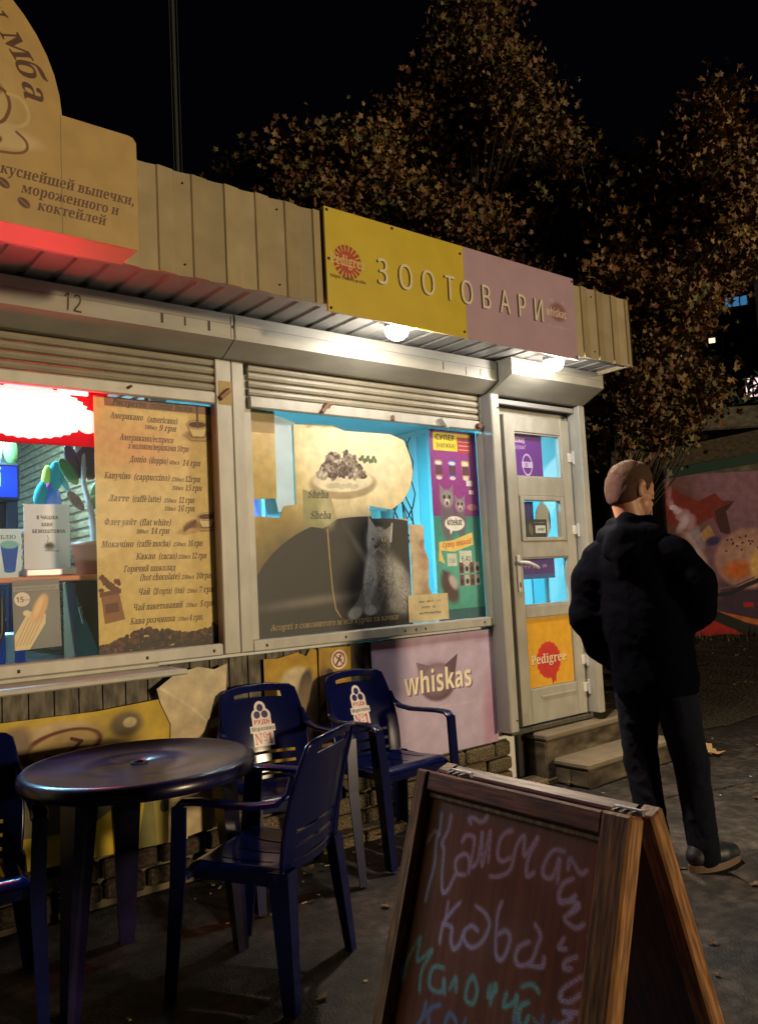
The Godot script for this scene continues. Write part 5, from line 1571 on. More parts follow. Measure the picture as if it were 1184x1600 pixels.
	tag(put(card(0, 0.36, 0, 0.13, 0.0), "violet_label", printed(f, 0.5, 0.4), self, Vector3(3.91, 1.245, -0.02)), "violet strip of print along the top of the lowest door pane", "print")
	# the yellow print on the lower door panel
	var y := Pad.new(3.897, 0.572, 4.325, 1.0, 700, C(226, 168, 30))
	rosette(y, 4.085, 0.728, 0.115)
	y.text("Pedigree", 3.92, 0.708, 0.078, C(60, 30, 10, 120), font("serifbold"), 0, 4.265)
	y.text("Pedigree", 3.916, 0.712, 0.078, C(240, 226, 190), font("serifbold"), 0, 4.26)
	y.speckle(0.06, 5)
	tag(put(card(3.897, 4.325, 0.572, 1.0, 0.0), "door_panel_print", printed(y, 0.45), self, Vector3(0.0, 0, 0.0362)), "yellow print with a red rosette on the lower panel of the door", "sticker")


func rosette(p: Pad, cx: float, cy: float, r: float) -> void:
	for i in 18:
		var a := TAU * i / 18
		p.ell(cx + cos(a) * r * 0.82, cy + sin(a) * r * 0.82, r * 0.2, r * 0.2, C(206, 50, 34), 0, 0.15)
	p.ell(cx, cy, r * 0.84, r * 0.84, C(200, 44, 30), 0, 0.05)
	p.poly([[Vector2(cx + r * 0.1, cy - r * 0.8), Vector2(cx + r * 0.2, cy - r * 1.35), Vector2(cx + r * 0.4, cy - r * 1.15), Vector2(cx + r * 0.5, cy - r * 1.3), Vector2(cx + r * 0.6, cy - r * 0.6)]], C(196, 44, 30))


# ------------------------------------------------------------------ signs
func signs() -> void:
	# the coffee sign: an arch over a box
	var c := thing("coffee_sign", "tan arched coffee sign with a cup and brown italic lettering on the roof edge", "sign", Vector3(0, 0, 0.75))
	var x0 := -0.45
	var x1 := 1.148
	var p := Pad.new(x0, 2.52, x1, 3.62, 620, C(206, 172, 102))
	p.ell(0.35, 2.93, 0.40, 0.42, C(216, 186, 120), 0, 0.3)
	var ink := C(96, 54, 30)
	# letters along the arch
	var word := [["Р", 1.0], ["у", 0.8], ["м", 0.56], ["б", 0.355], ["а", 0.175]]
	for w in word:
		var a: float = w[1]
		var cx := 0.35 + cos(a) * 0.44
		var cy := 2.93 + sin(a) * 0.44
		var off := Vector2(-0.036, -0.026).rotated(a - PI / 2)
		p.text(w[0], cx + off.x, cy + off.y, 0.118, ink, font("serifbold"), 0.25, -1.0, a - PI / 2)
	# cup
	p.ell(0.58, 2.82, 0.23, 0.05, C(228, 204, 150), 0.0, 0.15)
	p.ell(0.52, 2.9, 0.2, 0.16, C(222, 196, 138), 0, 0.2)
	p.ell(0.52, 2.98, 0.17, 0.05, C(120, 74, 40), 0, 0.1)
	p.line(p.flow([Vector2(0.66, 2.985), Vector2(0.70, 2.975), Vector2(0.715, 2.93), Vector2(0.70, 2.88), Vector2(0.68, 2.86)]), 0.011, C(130, 78, 44))
	p.line(p.flow([Vector2(0.71, 2.97), Vector2(0.75, 2.965), Vector2(0.773, 2.93), Vector2(0.77, 2.89), Vector2(0.74, 2.865), Vector2(0.705, 2.862)]), 0.012, C(226, 200, 146))
	p.line(p.flow([Vector2(0.735, 2.845), Vector2(0.765, 2.82), Vector2(0.765, 2.79), Vector2(0.73, 2.77), Vector2(0.64, 2.757)]), 0.009, C(140, 88, 50))
	p.ell(0.665, 2.80, 0.025, 0.015, C(110, 64, 36), 0.4, 0.2)
	# lines of text
	p.text("вкуснейшей выпечки,", 0.655, 2.690, 0.052, ink, font("serifbold"), 0.25, 1.135)
	p.text("мороженного и", 0.745, 2.640, 0.050, ink, font("serifbold"), 0.25, 1.075)
	p.text("коктейлей", 0.795, 2.592, 0.050, ink, font("serifbold"), 0.25, 1.028)
	for b in [[0.755, 2.606], [0.692, 2.658], [0.62, 2.60]]:
		p.ell(b[0], b[1], 0.021, 0.015, C(104, 60, 34), -0.6, 0.15)
		p.line([Vector2(b[0] - 0.012, b[1] + 0.009), Vector2(b[0] + 0.012, b[1] - 0.009)], 0.003, C(190, 150, 90))
	p.speckle(0.07, 12, 0.01)
	var out := []
	out.append_array([Vector2(x0, 2.527), Vector2(x1 - 0.004, 2.527), Vector2(x1, 2.531), Vector2(x1, 2.93), Vector2(x1 - 0.012, 2.947), Vector2(x1 - 0.03, 2.951)])
	for i in 25:
		var a := lerpf(0.04, PI - 0.04, i / 24.0)
		out.append(Vector2(0.345 + 0.54 * cos(a), 2.93 + 0.54 * sin(a)))
	out.append(Vector2(x0, 2.951))
	put(cut_card(out, Rect2(x0, 2.52, x1 - x0, 1.10), 0.003, 0.004), "printed_face", printed(p, 0.5, 0.0, false, 0.86), c)
	var tan_m := mat("sign_side", 0.55, 0.45, 0.28, 0.5)
	put(Geo.new().prism(PackedVector2Array(out), -0.155, -0.0015), "sign_box", tan_m, c)
	put(Geo.new().span(0.8785, 0.8805, 2.53, 2.95, 0.003, 0.0042), "seam", mat("sign_seam", 0.3, 0.24, 0.13, 0.6), c)
	# the shop sign
	var s := thing("shop_sign", "long shop sign, yellow left half and lilac right half, with raised cream letters", "sign", Vector3(0, 0, 0.578))
	var q := Pad.new(2.10, 2.514, 3.882, 3.004, 480, C(205, 182, 30))
	q.rect(2.976, 2.4, 3.9, 3.1, C(178, 150, 170))
	for i in 20:
		var a := TAU * i / 20
		q.poly([[Vector2(2.22 + cos(a - 0.1) * 0.05, 2.762 + sin(a - 0.1) * 0.05), Vector2(2.22 + cos(a - 0.12) * 0.082, 2.762 + sin(a - 0.12) * 0.082), Vector2(2.22 + cos(a + 0.1) * 0.082, 2.762 + sin(a + 0.1) * 0.082), Vector2(2.22 + cos(a + 0.08) * 0.05, 2.762 + sin(a + 0.08) * 0.05)]], C(160, 44, 26))
	q.ell(2.22, 2.762, 0.052, 0.052, C(176, 60, 34), 0, 0.05)
	q.text("Pedigree", 2.125, 2.742, 0.066, C(214, 190, 96), font("serifbold"), 0, 2.325)
	q.text("Pedigree", 2.127, 2.744, 0.066, C(214, 196, 130), font("serifbold"), 0, 2.325)
	q.text("Pedigree. З любов'ю до собак.", 2.118, 2.676, 0.021, C(44, 30, 16), font("sansbold"), 0, 2.325)
	for e in [[Vector2(3.66, 2.85), Vector2(3.68, 2.80), Vector2(3.72, 2.825)], [Vector2(3.785, 2.85), Vector2(3.775, 2.80), Vector2(3.735, 2.825)]]:
		q.poly([e], C(190, 166, 180))
	q.ell(3.725, 2.775, 0.07, 0.055, C(140, 96, 104), 0, 0.3)
	q.text("whiskas", 3.62, 2.745, 0.068, C(226, 206, 190), font("sansbold"), 0, 3.80)
	q.scribble(3.63, 3.83, 2.68, 0.014, C(196, 170, 180), 3)
	q.speckle(0.04, 12, 0.01)
	put(card(2.10, 3.882, 2.514, 3.004, 0.002, 0.003), "printed_board", printed(q, 0.4), s)
	put(Geo.new().span(2.10, 2.975, 2.514, 3.004, -0.010, -0.0015), "backing", tan_m, s)
	put(Geo.new().span(2.978, 3.882, 2.514, 3.002, -0.010, -0.0015), "backing", tan_m, s)
	var cream := mat("letter_cream", 0.74, 0.70, 0.56, 0.45)
	var xs := [2.425, 2.566, 2.714, 2.86, 2.983, 3.125, 3.268, 3.404, 3.545]
	var i := 0
	for ch in "ЗООТОВАРИ":
		var tm := TextMesh.new()
		tm.font = font("sans")
		tm.text = ch
		tm.font_size = 32
		tm.pixel_size = 0.0053
		tm.depth = 0.009
		tm.curve_step = 2.0
		put(tm, "letter", cream, s, Vector3(xs[i], 2.752, 0.0075), Basis.from_scale(Vector3(0.78, 1, 1)))
		i += 1
	for v in [[2.115, 2.99], [2.115, 2.76], [2.115, 2.53], [2.955, 2.96], [2.955, 2.545], [2.5, 2.99], [3.87, 2.985], [3.87, 2.53]]:
		put(Geo.new().tube([Vector3(v[0], v[1], 0.001), Vector3(v[0], v[1], 0.005)], [0.008, 0.007], 8), "screw", mat("dark_gap"), s)
	# blue stickers under the shutter boxes
	var bl := mat("sticker_blue", 0.07, 0.13, 0.30, 0.4, {"tex": "grain", "scale": Vector3(20, 20, 20)})
	var slope := Basis(Vector3.RIGHT, 1.085)
	tag(put(Geo.new().box(Vector3.ZERO, Vector3(0.115, 0.062, 0.001)), "sticker", bl, self, Vector3(1.915, 2.4152, 0.1435), Basis(Vector3.RIGHT, 1.107)), "blue sticker under the shutter box by the post between the windows", "sticker", "blue stickers under the shutter boxes")
	tag(put(Geo.new().box(Vector3.ZERO, Vector3(0.105, 0.055, 0.001)), "sticker", bl, self, Vector3(2.84, 2.4152, 0.1435), Basis(Vector3.RIGHT, 1.107)), "blue sticker under the middle of the long shutter box", "sticker", "blue stickers under the shutter boxes")
	tag(put(Geo.new().box(Vector3.ZERO, Vector3(0.085, 0.06, 0.001)), "sticker", bl, self, Vector3(3.70, 2.432, 0.22), Basis(Vector3.RIGHT, 1.138)), "left one of two blue stickers under the door shutter box", "sticker", "blue stickers under the shutter boxes")
	tag(put(Geo.new().box(Vector3.ZERO, Vector3(0.085, 0.06, 0.001)), "sticker", bl, self, Vector3(3.85, 2.432, 0.22), Basis(Vector3.RIGHT, 1.138)), "right one of two blue stickers under the door shutter box", "sticker", "blue stickers under the shutter boxes")


func wall_prints() -> void:
	# lilac cat food board
	var p := Pad.new(2.675, 0.30, 3.60, 0.962, 620, C(184, 168, 194))
	p.ell(3.1, 0.7, 0.5, 0.4, C(194, 176, 204), 0, 0.9)
	for i in 30:
		p.ell(2.7 + 0.9 * fmod(i * 0.618, 1.0), 0.94 - 0.03 * fmod(i * 0.37, 1.0), 0.06, 0.02, C(150, 60, 96, 16), 0, 0.8)
	p.ell(3.55, 0.45, 0.06, 0.2, C(160, 90, 120, 120), 0, 0.9)
	p.ell(3.14, 0.70, 0.135, 0.105, C(96, 70, 84), 0, 0.12)
	p.ell(3.13, 0.725, 0.125, 0.085, C(150, 128, 148), 0, 0.5)
	p.poly([[Vector2(2.985, 0.825), Vector2(3.01, 0.72), Vector2(3.09, 0.795)]], C(132, 108, 126))
	p.poly([[Vector2(3.305, 0.845), Vector2(3.27, 0.71), Vector2(3.2, 0.79)]], C(96, 70, 84))
	p.text("whiskas", 2.902, 0.645, 0.165, C(110, 84, 96), font("sansbold"), 0, 3.418)
	p.text("whiskas", 2.892, 0.652, 0.165, C(250, 236, 206), font("sansbold"), 0, 3.41)
	p.scribble(3.02, 3.42, 0.552, 0.018, C(206, 190, 196), 5)
	p.speckle(0.08, 7, 0.012)
	tag(put(card(2.675, 3.598, 0.30, 0.962, 0.024, 0.004), "cat_food_board", printed(p, 0.5), self), "lilac board with a cat face and cream lettering under the shop window", "sign")
	# yellow dog print, torn in two
	var d := Pad.new(2.02, 0.30, 2.56, 0.975, 560, C(186, 148, 26))
	d.ell(2.3, 0.62, 0.3, 0.25, C(176, 136, 24), 0, 0.9)
	d.ell(2.205, 0.80, 0.10, 0.085, C(206, 190, 150), 0.2, 0.2)
	d.ell(2.145, 0.78, 0.05, 0.04, C(196, 180, 140), 0.1, 0.3)
	d.ell(2.125, 0.795, 0.018, 0.014, C(50, 40, 34), 0, 0.2)
	d.ell(2.26, 0.79, 0.035, 0.075, C(40, 30, 24), -0.3, 0.3)
	d.ell(2.29, 0.58, 0.1, 0.24, C(120, 98, 66), 0.1, 0.3)
	d.ell(2.36, 0.66, 0.06, 0.2, C(86, 60, 36), -0.1, 0.4)
	d.ell(2.39, 0.80, 0.05, 0.05, C(100, 72, 44), 0.2, 0.3)
	d.ell(2.41, 0.83, 0.02, 0.025, C(36, 26, 20), 0.5, 0.3)
	d.ell(2.44, 0.52, 0.07, 0.2, C(120, 74, 34), 0.0, 0.5)
	d.speckle(0.14, 9, 0.02)
	var o1 := [Vector2(2.025, 0.32), Vector2(2.33, 0.34), Vector2(2.335, 0.955), Vector2(2.30, 0.97), Vector2(2.27, 0.93), Vector2(2.22, 0.955), Vector2(2.10, 0.935), Vector2(2.025, 0.94)]
	var o2 := [Vector2(2.338, 0.34), Vector2(2.53, 0.36), Vector2(2.545, 0.955), Vector2(2.345, 0.962), Vector2(2.34, 0.8)]
	var r := Rect2(2.02, 0.30, 0.54, 0.675)
	tag(put(cut_card(o1, r, 0.014), "dog_print", printed(d, 0.6), self), "torn yellow print of a pale dog on the cladding left of the lilac board", "poster")
	tag(put(cut_card(o2, r, 0.017), "dog_print", printed(d, 0.6), self), "narrow yellow strip of the torn dog print beside the lilac board", "poster")
	var n := Pad.new(-0.055, -0.055, 0.055, 0.055, 1400, Color(0, 0, 0, 0))
	n.ell(0, 0, 0.052, 0.052, C(226, 214, 190), 0, 0.03)
	n.ell(0, 0, 0.04, 0.04, C(150, 40, 30), 0, 0.04)
	n.ell(0, 0, 0.032, 0.032, C(226, 214, 190), 0, 0.04)
	n.line([Vector2(-0.015, -0.022), Vector2(0.0, 0.0), Vector2(0.012, 0.02)], 0.011, C(40, 30, 28))
	n.line([Vector2(-0.012, 0.008), Vector2(0.016, -0.004)], 0.007, C(40, 30, 28))
	n.line([Vector2(-0.026, 0.026), Vector2(0.026, -0.026)], 0.007, C(150, 40, 30))
	var disc := []
	for i in 24:
		disc.append(Vector2(cos(TAU * i / 24.0), sin(TAU * i / 24.0)) * 0.051)
	tag(put(cut_card(disc, Rect2(-0.055, -0.055, 0.11, 0.11), 0.0, 0.001), "round_sticker", printed(n, 0.5), self, Vector3(2.465, 0.895, 0.0215)), "round white prohibition sticker on the yellow strip", "sticker")
	# the long coffee banner under the serving shelf
	var b := Pad.new(-0.3, 0.2, 1.62, 0.83, 420, C(206, 176, 30))
	b.poly([[Vector2(-0.3, 0.77), Vector2(0.9, 0.74), Vector2(1.35, 0.70), Vector2(1.48, 0.5), Vector2(1.62, 0.3), Vector2(1.62, 0.83), Vector2(1.45, 0.83), Vector2(1.2, 0.79), Vector2(-0.3, 0.8)]], C(196, 164, 34))
	b.ell(0.98, 0.62, 0.36, 0.16, C(206, 178, 120), 0.05, 0.5)
	b.ell(1.02, 0.70, 0.2, 0.085, C(196, 172, 128), 0.08, 0.06)
	b.ell(1.06, 0.685, 0.165, 0.07, C(96, 30, 18), 0.12, 0.06)
	b.ell(1.07, 0.69, 0.14, 0.055, C(206, 176, 112), 0.12, 0.1)
	b.line([Vector2(1.0, 0.66), Vector2(1.04, 0.65), Vector2(1.1, 0.665), Vector2(1.14, 0.70), Vector2(1.1, 0.715)], 0.014, C(96, 34, 20))
	b.ell(0.88, 0.715, 0.06, 0.08, C(130, 108, 84), -0.4, 0.3)
	b.ell(1.33, 0.74, 0.07, 0.05, C(110, 92, 60), 0, 0.3)
	b.ell(1.345, 0.745, 0.03, 0.022, C(206, 190, 150), 0, 0.2)
	b.poly([[Vector2(0.8, 0.55), Vector2(1.2, 0.6), Vector2(1.34, 0.55), Vector2(1.3, 0.42), Vector2(1.14, 0.34), Vector2(0.9, 0.36)]], C(84, 84, 50))
	b.ell(1.1, 0.48, 0.22, 0.1, C(110, 104, 70), 0.2, 0.6)
	b.poly([[Vector2(1.33, 0.62), Vector2(1.42, 0.62), Vector2(1.46, 0.2), Vector2(1.36, 0.2), Vector2(1.4, 0.4)]], C(110, 104, 40))
	b.poly([[Vector2(1.46, 0.62), Vector2(1.62, 0.62), Vector2(1.62, 0.2), Vector2(1.5, 0.2), Vector2(1.53, 0.36)]], C(206, 184, 150))
	b.poly([[Vector2(1.44, 0.45), Vector2(1.5, 0.45), Vector2(1.52, 0.2), Vector2(1.45, 0.2)]], C(150, 134, 50))
	b.ell(1.495, 0.375, 0.024, 0.036, C(34, 32, 26), -0.4, 0.1)
	b.ell(0.7, 0.36, 0.03, 0.03, C(34, 32, 26), -0.4, 0.1)
	b.speckle(0.12, 31, 0.02)
	tag(put(cut_card([Vector2(-0.3, 0.22), Vector2(0.9, 0.235), Vector2(1.59, 0.205), Vector2(1.6, 0.5), Vector2(1.585, 0.7), Vector2(1.5, 0.78), Vector2(1.49, 0.825), Vector2(1.2, 0.81), Vector2(0.6, 0.82), Vector2(-0.3, 0.815)], Rect2(-0.3, 0.2, 1.92, 0.63), 0.046), "coffee_banner", printed(b, 0.6), self), "worn yellow banner with a coffee cup under the serving shelf", "banner")
	# pale torn film over the cladding
	var f := Pad.new(0, 0, 0.4, 0.74, 300, C(172, 154, 112))
	f.ell(0.2, 0.6, 0.2, 0.1, C(188, 170, 128), 0.3, 0.9)
	f.ell(0.12, 0.3, 0.1, 0.3, C(186, 162, 116), 0, 0.9)
	f.line([Vector2(0.02, 0.66), Vector2(0.16, 0.56), Vector2(0.26, 0.46)], 0.012, C(196, 180, 142))
	f.speckle(0.2, 14, 0.03)
	tag(put(cut_card([Vector2(0.03, 0.0), Vector2(0.30, 0.02), Vector2(0.31, 0.3), Vector2(0.36, 0.5), Vector2(0.335, 0.62), Vector2(0.345, 0.735), Vector2(0.28, 0.715), Vector2(0.2, 0.735), Vector2(0.09, 0.715), Vector2(0.0, 0.66), Vector2(0.015, 0.6), Vector2(0.06, 0.5), Vector2(0.05, 0.3)], Rect2(0, 0, 0.4, 0.74), 0.0), "torn_film", printed(f, 0.35), self, Vector3(1.465, 0.21, 0.052)), "pale torn film with ragged edges on the cladding at the end of the serving shelf", "film")


func flood_lights() -> void:
	for s in [[2.575, "small round white lamp under the yellow half of the shop sign"], [3.765, "small round white lamp under the right end of the shop sign"]]:
		var f := thing("bulkhead_lamp", s[1], "lamp", Vector3(s[0], 2.553 if s[0] < 3.0 else 2.537, 0.49), Basis.IDENTITY, "white lamps under the shop sign")
		put(Geo.new().lathe([Vector2(0.058, -0.022), Vector2(0.062, -0.018), Vector2(0.062, 0.0), Vector2(0.012, 0.002), Vector2(0.012, 0.03), Vector2(0, 0.03)], 24), "housing", mat("lamp_body", 0.3, 0.3, 0.3, 0.4), f)
		put(Geo.new().lathe([Vector2(0, -0.082), Vector2(0.028, -0.078), Vector2(0.05, -0.062), Vector2(0.06, -0.04), Vector2(0.06, -0.022), Vector2(0, -0.022)], 24), "lamp_bulb", mat("lamp_glow", 1, 1, 1, 0.4, {"glow": Color(1.0, 0.98, 0.96), "power": 40.0}), f)
		var a := OmniLight3D.new()
		a.light_size = 0.035
		a.omni_range = 30.0
		a.omni_attenuation = 2.0
		lamp(a, "lamp_light", f, Color(1.0, 0.97, 0.93), 0.36, Vector3(0, -0.05, 0))
		var sp := SpotLight3D.new()
		sp.light_size = 0.035
		sp.spot_range = 30.0
		sp.spot_angle = 68.0
		sp.spot_attenuation = 0.8
		lamp(sp, "lamp_beam", f, Color(1.0, 0.91, 0.78), 6.5, Vector3(0, -0.05, 0), Vector3(0.4, -0.64, 0.66))


# ------------------------------------------------------------------ furniture
func make_chair() -> Node3D:
	var t := thing("plastic_chair", "chair", "chair")
	var navy := mat("navy_plastic", 0.0045, 0.007, 0.062, 0.17, {"tex": "mottle", "world": false, "scale": Vector3(2, 2, 2)})
	var never := func(_u: float, _v: float) -> bool: return false
	var SP := func(u: float, v: float) -> Vector3:
		var f := 1.0 - v
		var z := -0.19 + 0.345 * f
		var y := 0.408 - 0.012 * (1.0 - u * u) * sin(PI * minf(1.0, f * 1.1)) + 0.012 * f
		if f > 0.88:
			y -= pow((f - 0.88) / 0.12, 2.0) * 0.022
		if absf(u) > 0.86:
			y -= pow((absf(u) - 0.86) / 0.14, 2.0) * 0.02
		return Vector3(u * (0.185 + 0.028 * f), y, z)
	put(Geo.new().sheet(SP, 36, 30, 0.006, func(u: float, v: float) -> bool: return v > 0.25 and v < 0.8 and absf(u) < 0.75 and fposmod(u * 4.0 + 0.5, 1.0) < 0.12), "seat", navy, t)
	var back := sheet_back()
	put(Geo.new().sheet(back, 48, 64, 0.007, func(u: float, v: float) -> bool:
		if v > 0.875 and v < 0.925 + 0.012 * (1.0 - u * u) and absf(u) < 0.62:
			return true
		return absf(u) < 0.72 and ((v > 0.06 and v < 0.10) or (v > 0.17 and v < 0.21) or (v > 0.28 and v < 0.32))), "backrest", navy, t)
	# rolled rim round the backrest
	var rim := []
	var rr := []
	for i in 41:
		var s := i / 40.0
		var u := -1.0
		var v := s * 3.0
		if s > 0.3333:
			u = -1.0 + 6.0 * (s - 0.3333)
			v = 1.0
		if s > 0.6667:
			u = 1.0
			v = 1.0 - 3.0 * (s - 0.6667)
		rim.append(back.call(clampf(u, -1, 1), clampf(v, 0, 1)) + Vector3(0, 0, -0.006))
		rr.append(0.0095)
	put(Geo.new().tube(rim, rr, 6), "rim", navy, t)
	for s in [-1.0, 1.0]:
		# arm flows out of the side of the backrest and turns down into the front leg
		var wing := []
		var path := [Vector3(0.198, 0.70, -0.243), Vector3(0.206, 0.655, -0.232), Vector3(0.220, 0.624, -0.195), Vector3(0.230, 0.614, -0.12), Vector3(0.234, 0.617, -0.03), Vector3(0.234, 0.621, 0.07), Vector3(0.233, 0.618, 0.135), Vector3(0.232, 0.598, 0.158)]
		for q in path:
			wing.append(q * Vector3(s, 1, 1))
		var g := Geo.new().soft()
		var W := [0.010, 0.016, 0.023, 0.027, 0.028, 0.029, 0.028, 0.026]
		for i in wing.size() - 1:
			var tn0: Vector3 = (wing[mini(i + 1, 7)] - wing[maxi(i - 1, 0)]).normalized()
			var tn1: Vector3 = (wing[mini(i + 2, 7)] - wing[i]).normalized()
			var sd := Vector3(1, 0, 0)
			var u0 := tn0.cross(sd).normalized() * -1.0
			var u1 := tn1.cross(sd).normalized() * -1.0
			if u0.y < 0.0 and absf(u0.y) > absf(u0.z):
				u0 = -u0
			if u1.y < 0.0 and absf(u1.y) > absf(u1.z):
				u1 = -u1
			var A := []
			var B := []
			for k in 10:
				var a := TAU * k / 10
				A.append(wing[i] + sd * cos(a) * W[i] + u0 * sin(a) * 0.012)
				B.append(wing[i + 1] + sd * cos(a) * W[i + 1] + u1 * sin(a) * 0.012)
			for k in 10:
				var j := (k + 1) % 10
				g.quad(A[k], A[j], B[j], B[k])
		put(g, "armrest", navy, t)
		# front leg: an angle section tapering to the foot
		var F := func(c: Vector3, w: float, th: float) -> Array:
			var pts := [Vector3(w, 0, w), Vector3(w, 0, -w * 1.1), Vector3(w - th, 0, -w * 1.1), Vector3(w - th, 0, w - th), Vector3(-w * 0.8, 0, w - th), Vector3(-w * 0.8, 0, w)]
			var o := []
			for q in pts:
				o.append(c + Vector3(q.x * s, 0, q.z))
			if s < 0.0:
				o.reverse()
			return o
		var a0: Array = F.call(Vector3(0.228 * s, 0.0, 0.203), 0.019, 0.008)
		var a1: Array = F.call(Vector3(0.220 * s, 0.385, 0.160), 0.027, 0.008)
		var a2: Array = F.call(Vector3(0.231 * s, 0.604, 0.143), 0.025, 0.010)
		put(Geo.new().loft(a0, a1).loft(a1, a2), "leg", navy, t)
		var R := func(c: Vector3, w: float, th: float) -> Array:
			var pts := [Vector3(w, 0, w * 1.1), Vector3(w, 0, -w), Vector3(-w * 0.9, 0, -w), Vector3(-w * 0.9, 0, -w + th), Vector3(w - th, 0, -w + th), Vector3(w - th, 0, w * 1.1)]
			var o := []
			for q in pts:
				o.append(c + Vector3(q.x * s, 0, q.z))
			if s < 0.0:
				o.reverse()
			return o
		var b0: Array = R.call(Vector3(0.222 * s, 0.0, -0.222), 0.020, 0.008)
		var b1: Array = R.call(Vector3(0.180 * s, 0.41, -0.185), 0.034, 0.008)
		put(Geo.new().loft(b0, b1), "leg", navy, t)
		# skirt along the side of the seat
		put(Geo.new().box(Vector3(0.201 * s, 0.385, -0.02), Vector3(0.006, 0.04, 0.32), 0.0025, Basis(Vector3.UP, -0.08 * s)), "skirt", navy, t)
	put(Geo.new().span(-0.205, 0.205, 0.36, 0.395, 0.148, 0.154, 0.0025), "skirt", navy, t)
	return t


func sheet_back() -> Callable:
	return func(u: float, v: float) -> Vector3:
		var w := 0.196 + 0.016 * sin(PI * v) - 0.016 * v * v
		var y := 0.398 + 0.402 * v + 0.018 * (1.0 - u * u) * v
		var z := -0.188 - 0.045 * v - 0.06 * v * v - 0.034 * (1.0 - u * u) + 0.004
		return Vector3(u * w, y, z)


func ice_sticker() -> Pad:
	var p := Pad.new(-0.05, -0.075, 0.05, 0.075, 2600, Color(0, 0, 0, 0))
	var w := C(232, 222, 216)
	for q in [[0.0, 0.05], [-0.014, 0.026], [0.014, 0.026]]:
		p.ell(q[0], q[1], 0.021, 0.021, w, 0, 0.04)
	p.rect(-0.034, -0.005, 0.034, 0.018, w)
	p.rect(-0.044, -0.026, 0.044, -0.004, w)
	p.rect(-0.036, -0.07, 0.036, -0.02, w)
	p.rect(-0.02, 0.012, 0.02, 0.03, w)
	for q in [[0.0, 0.05], [-0.014, 0.0285], [0.014, 0.0285]]:
		p.ell(q[0], q[1], 0.0115, 0.0115, C(34, 24, 92), 0, 0.06)
	p.text("РУДЬ", -0.029, 0.0, 0.0185, C(190, 44, 40), font("sansbold"), 0, 0.029)
	p.text("Морозиво", -0.041, -0.021, 0.0175, C(44, 40, 66), font("serifbold"), 0.1, 0.041)
	p.text("N", -0.032, -0.063, 0.046, C(190, 34, 30), font("serif"), 0, -0.003)
	p.text("o", -0.002, -0.045, 0.03, C(190, 34, 30), font("serif"), 0, 0.013)
	p.rect(0.0, -0.054, 0.011, -0.052, C(190, 34, 30))
	p.text("1", 0.012, -0.063, 0.046, C(190, 34, 30), font("serifbold"), 0, 0.033)
	return p


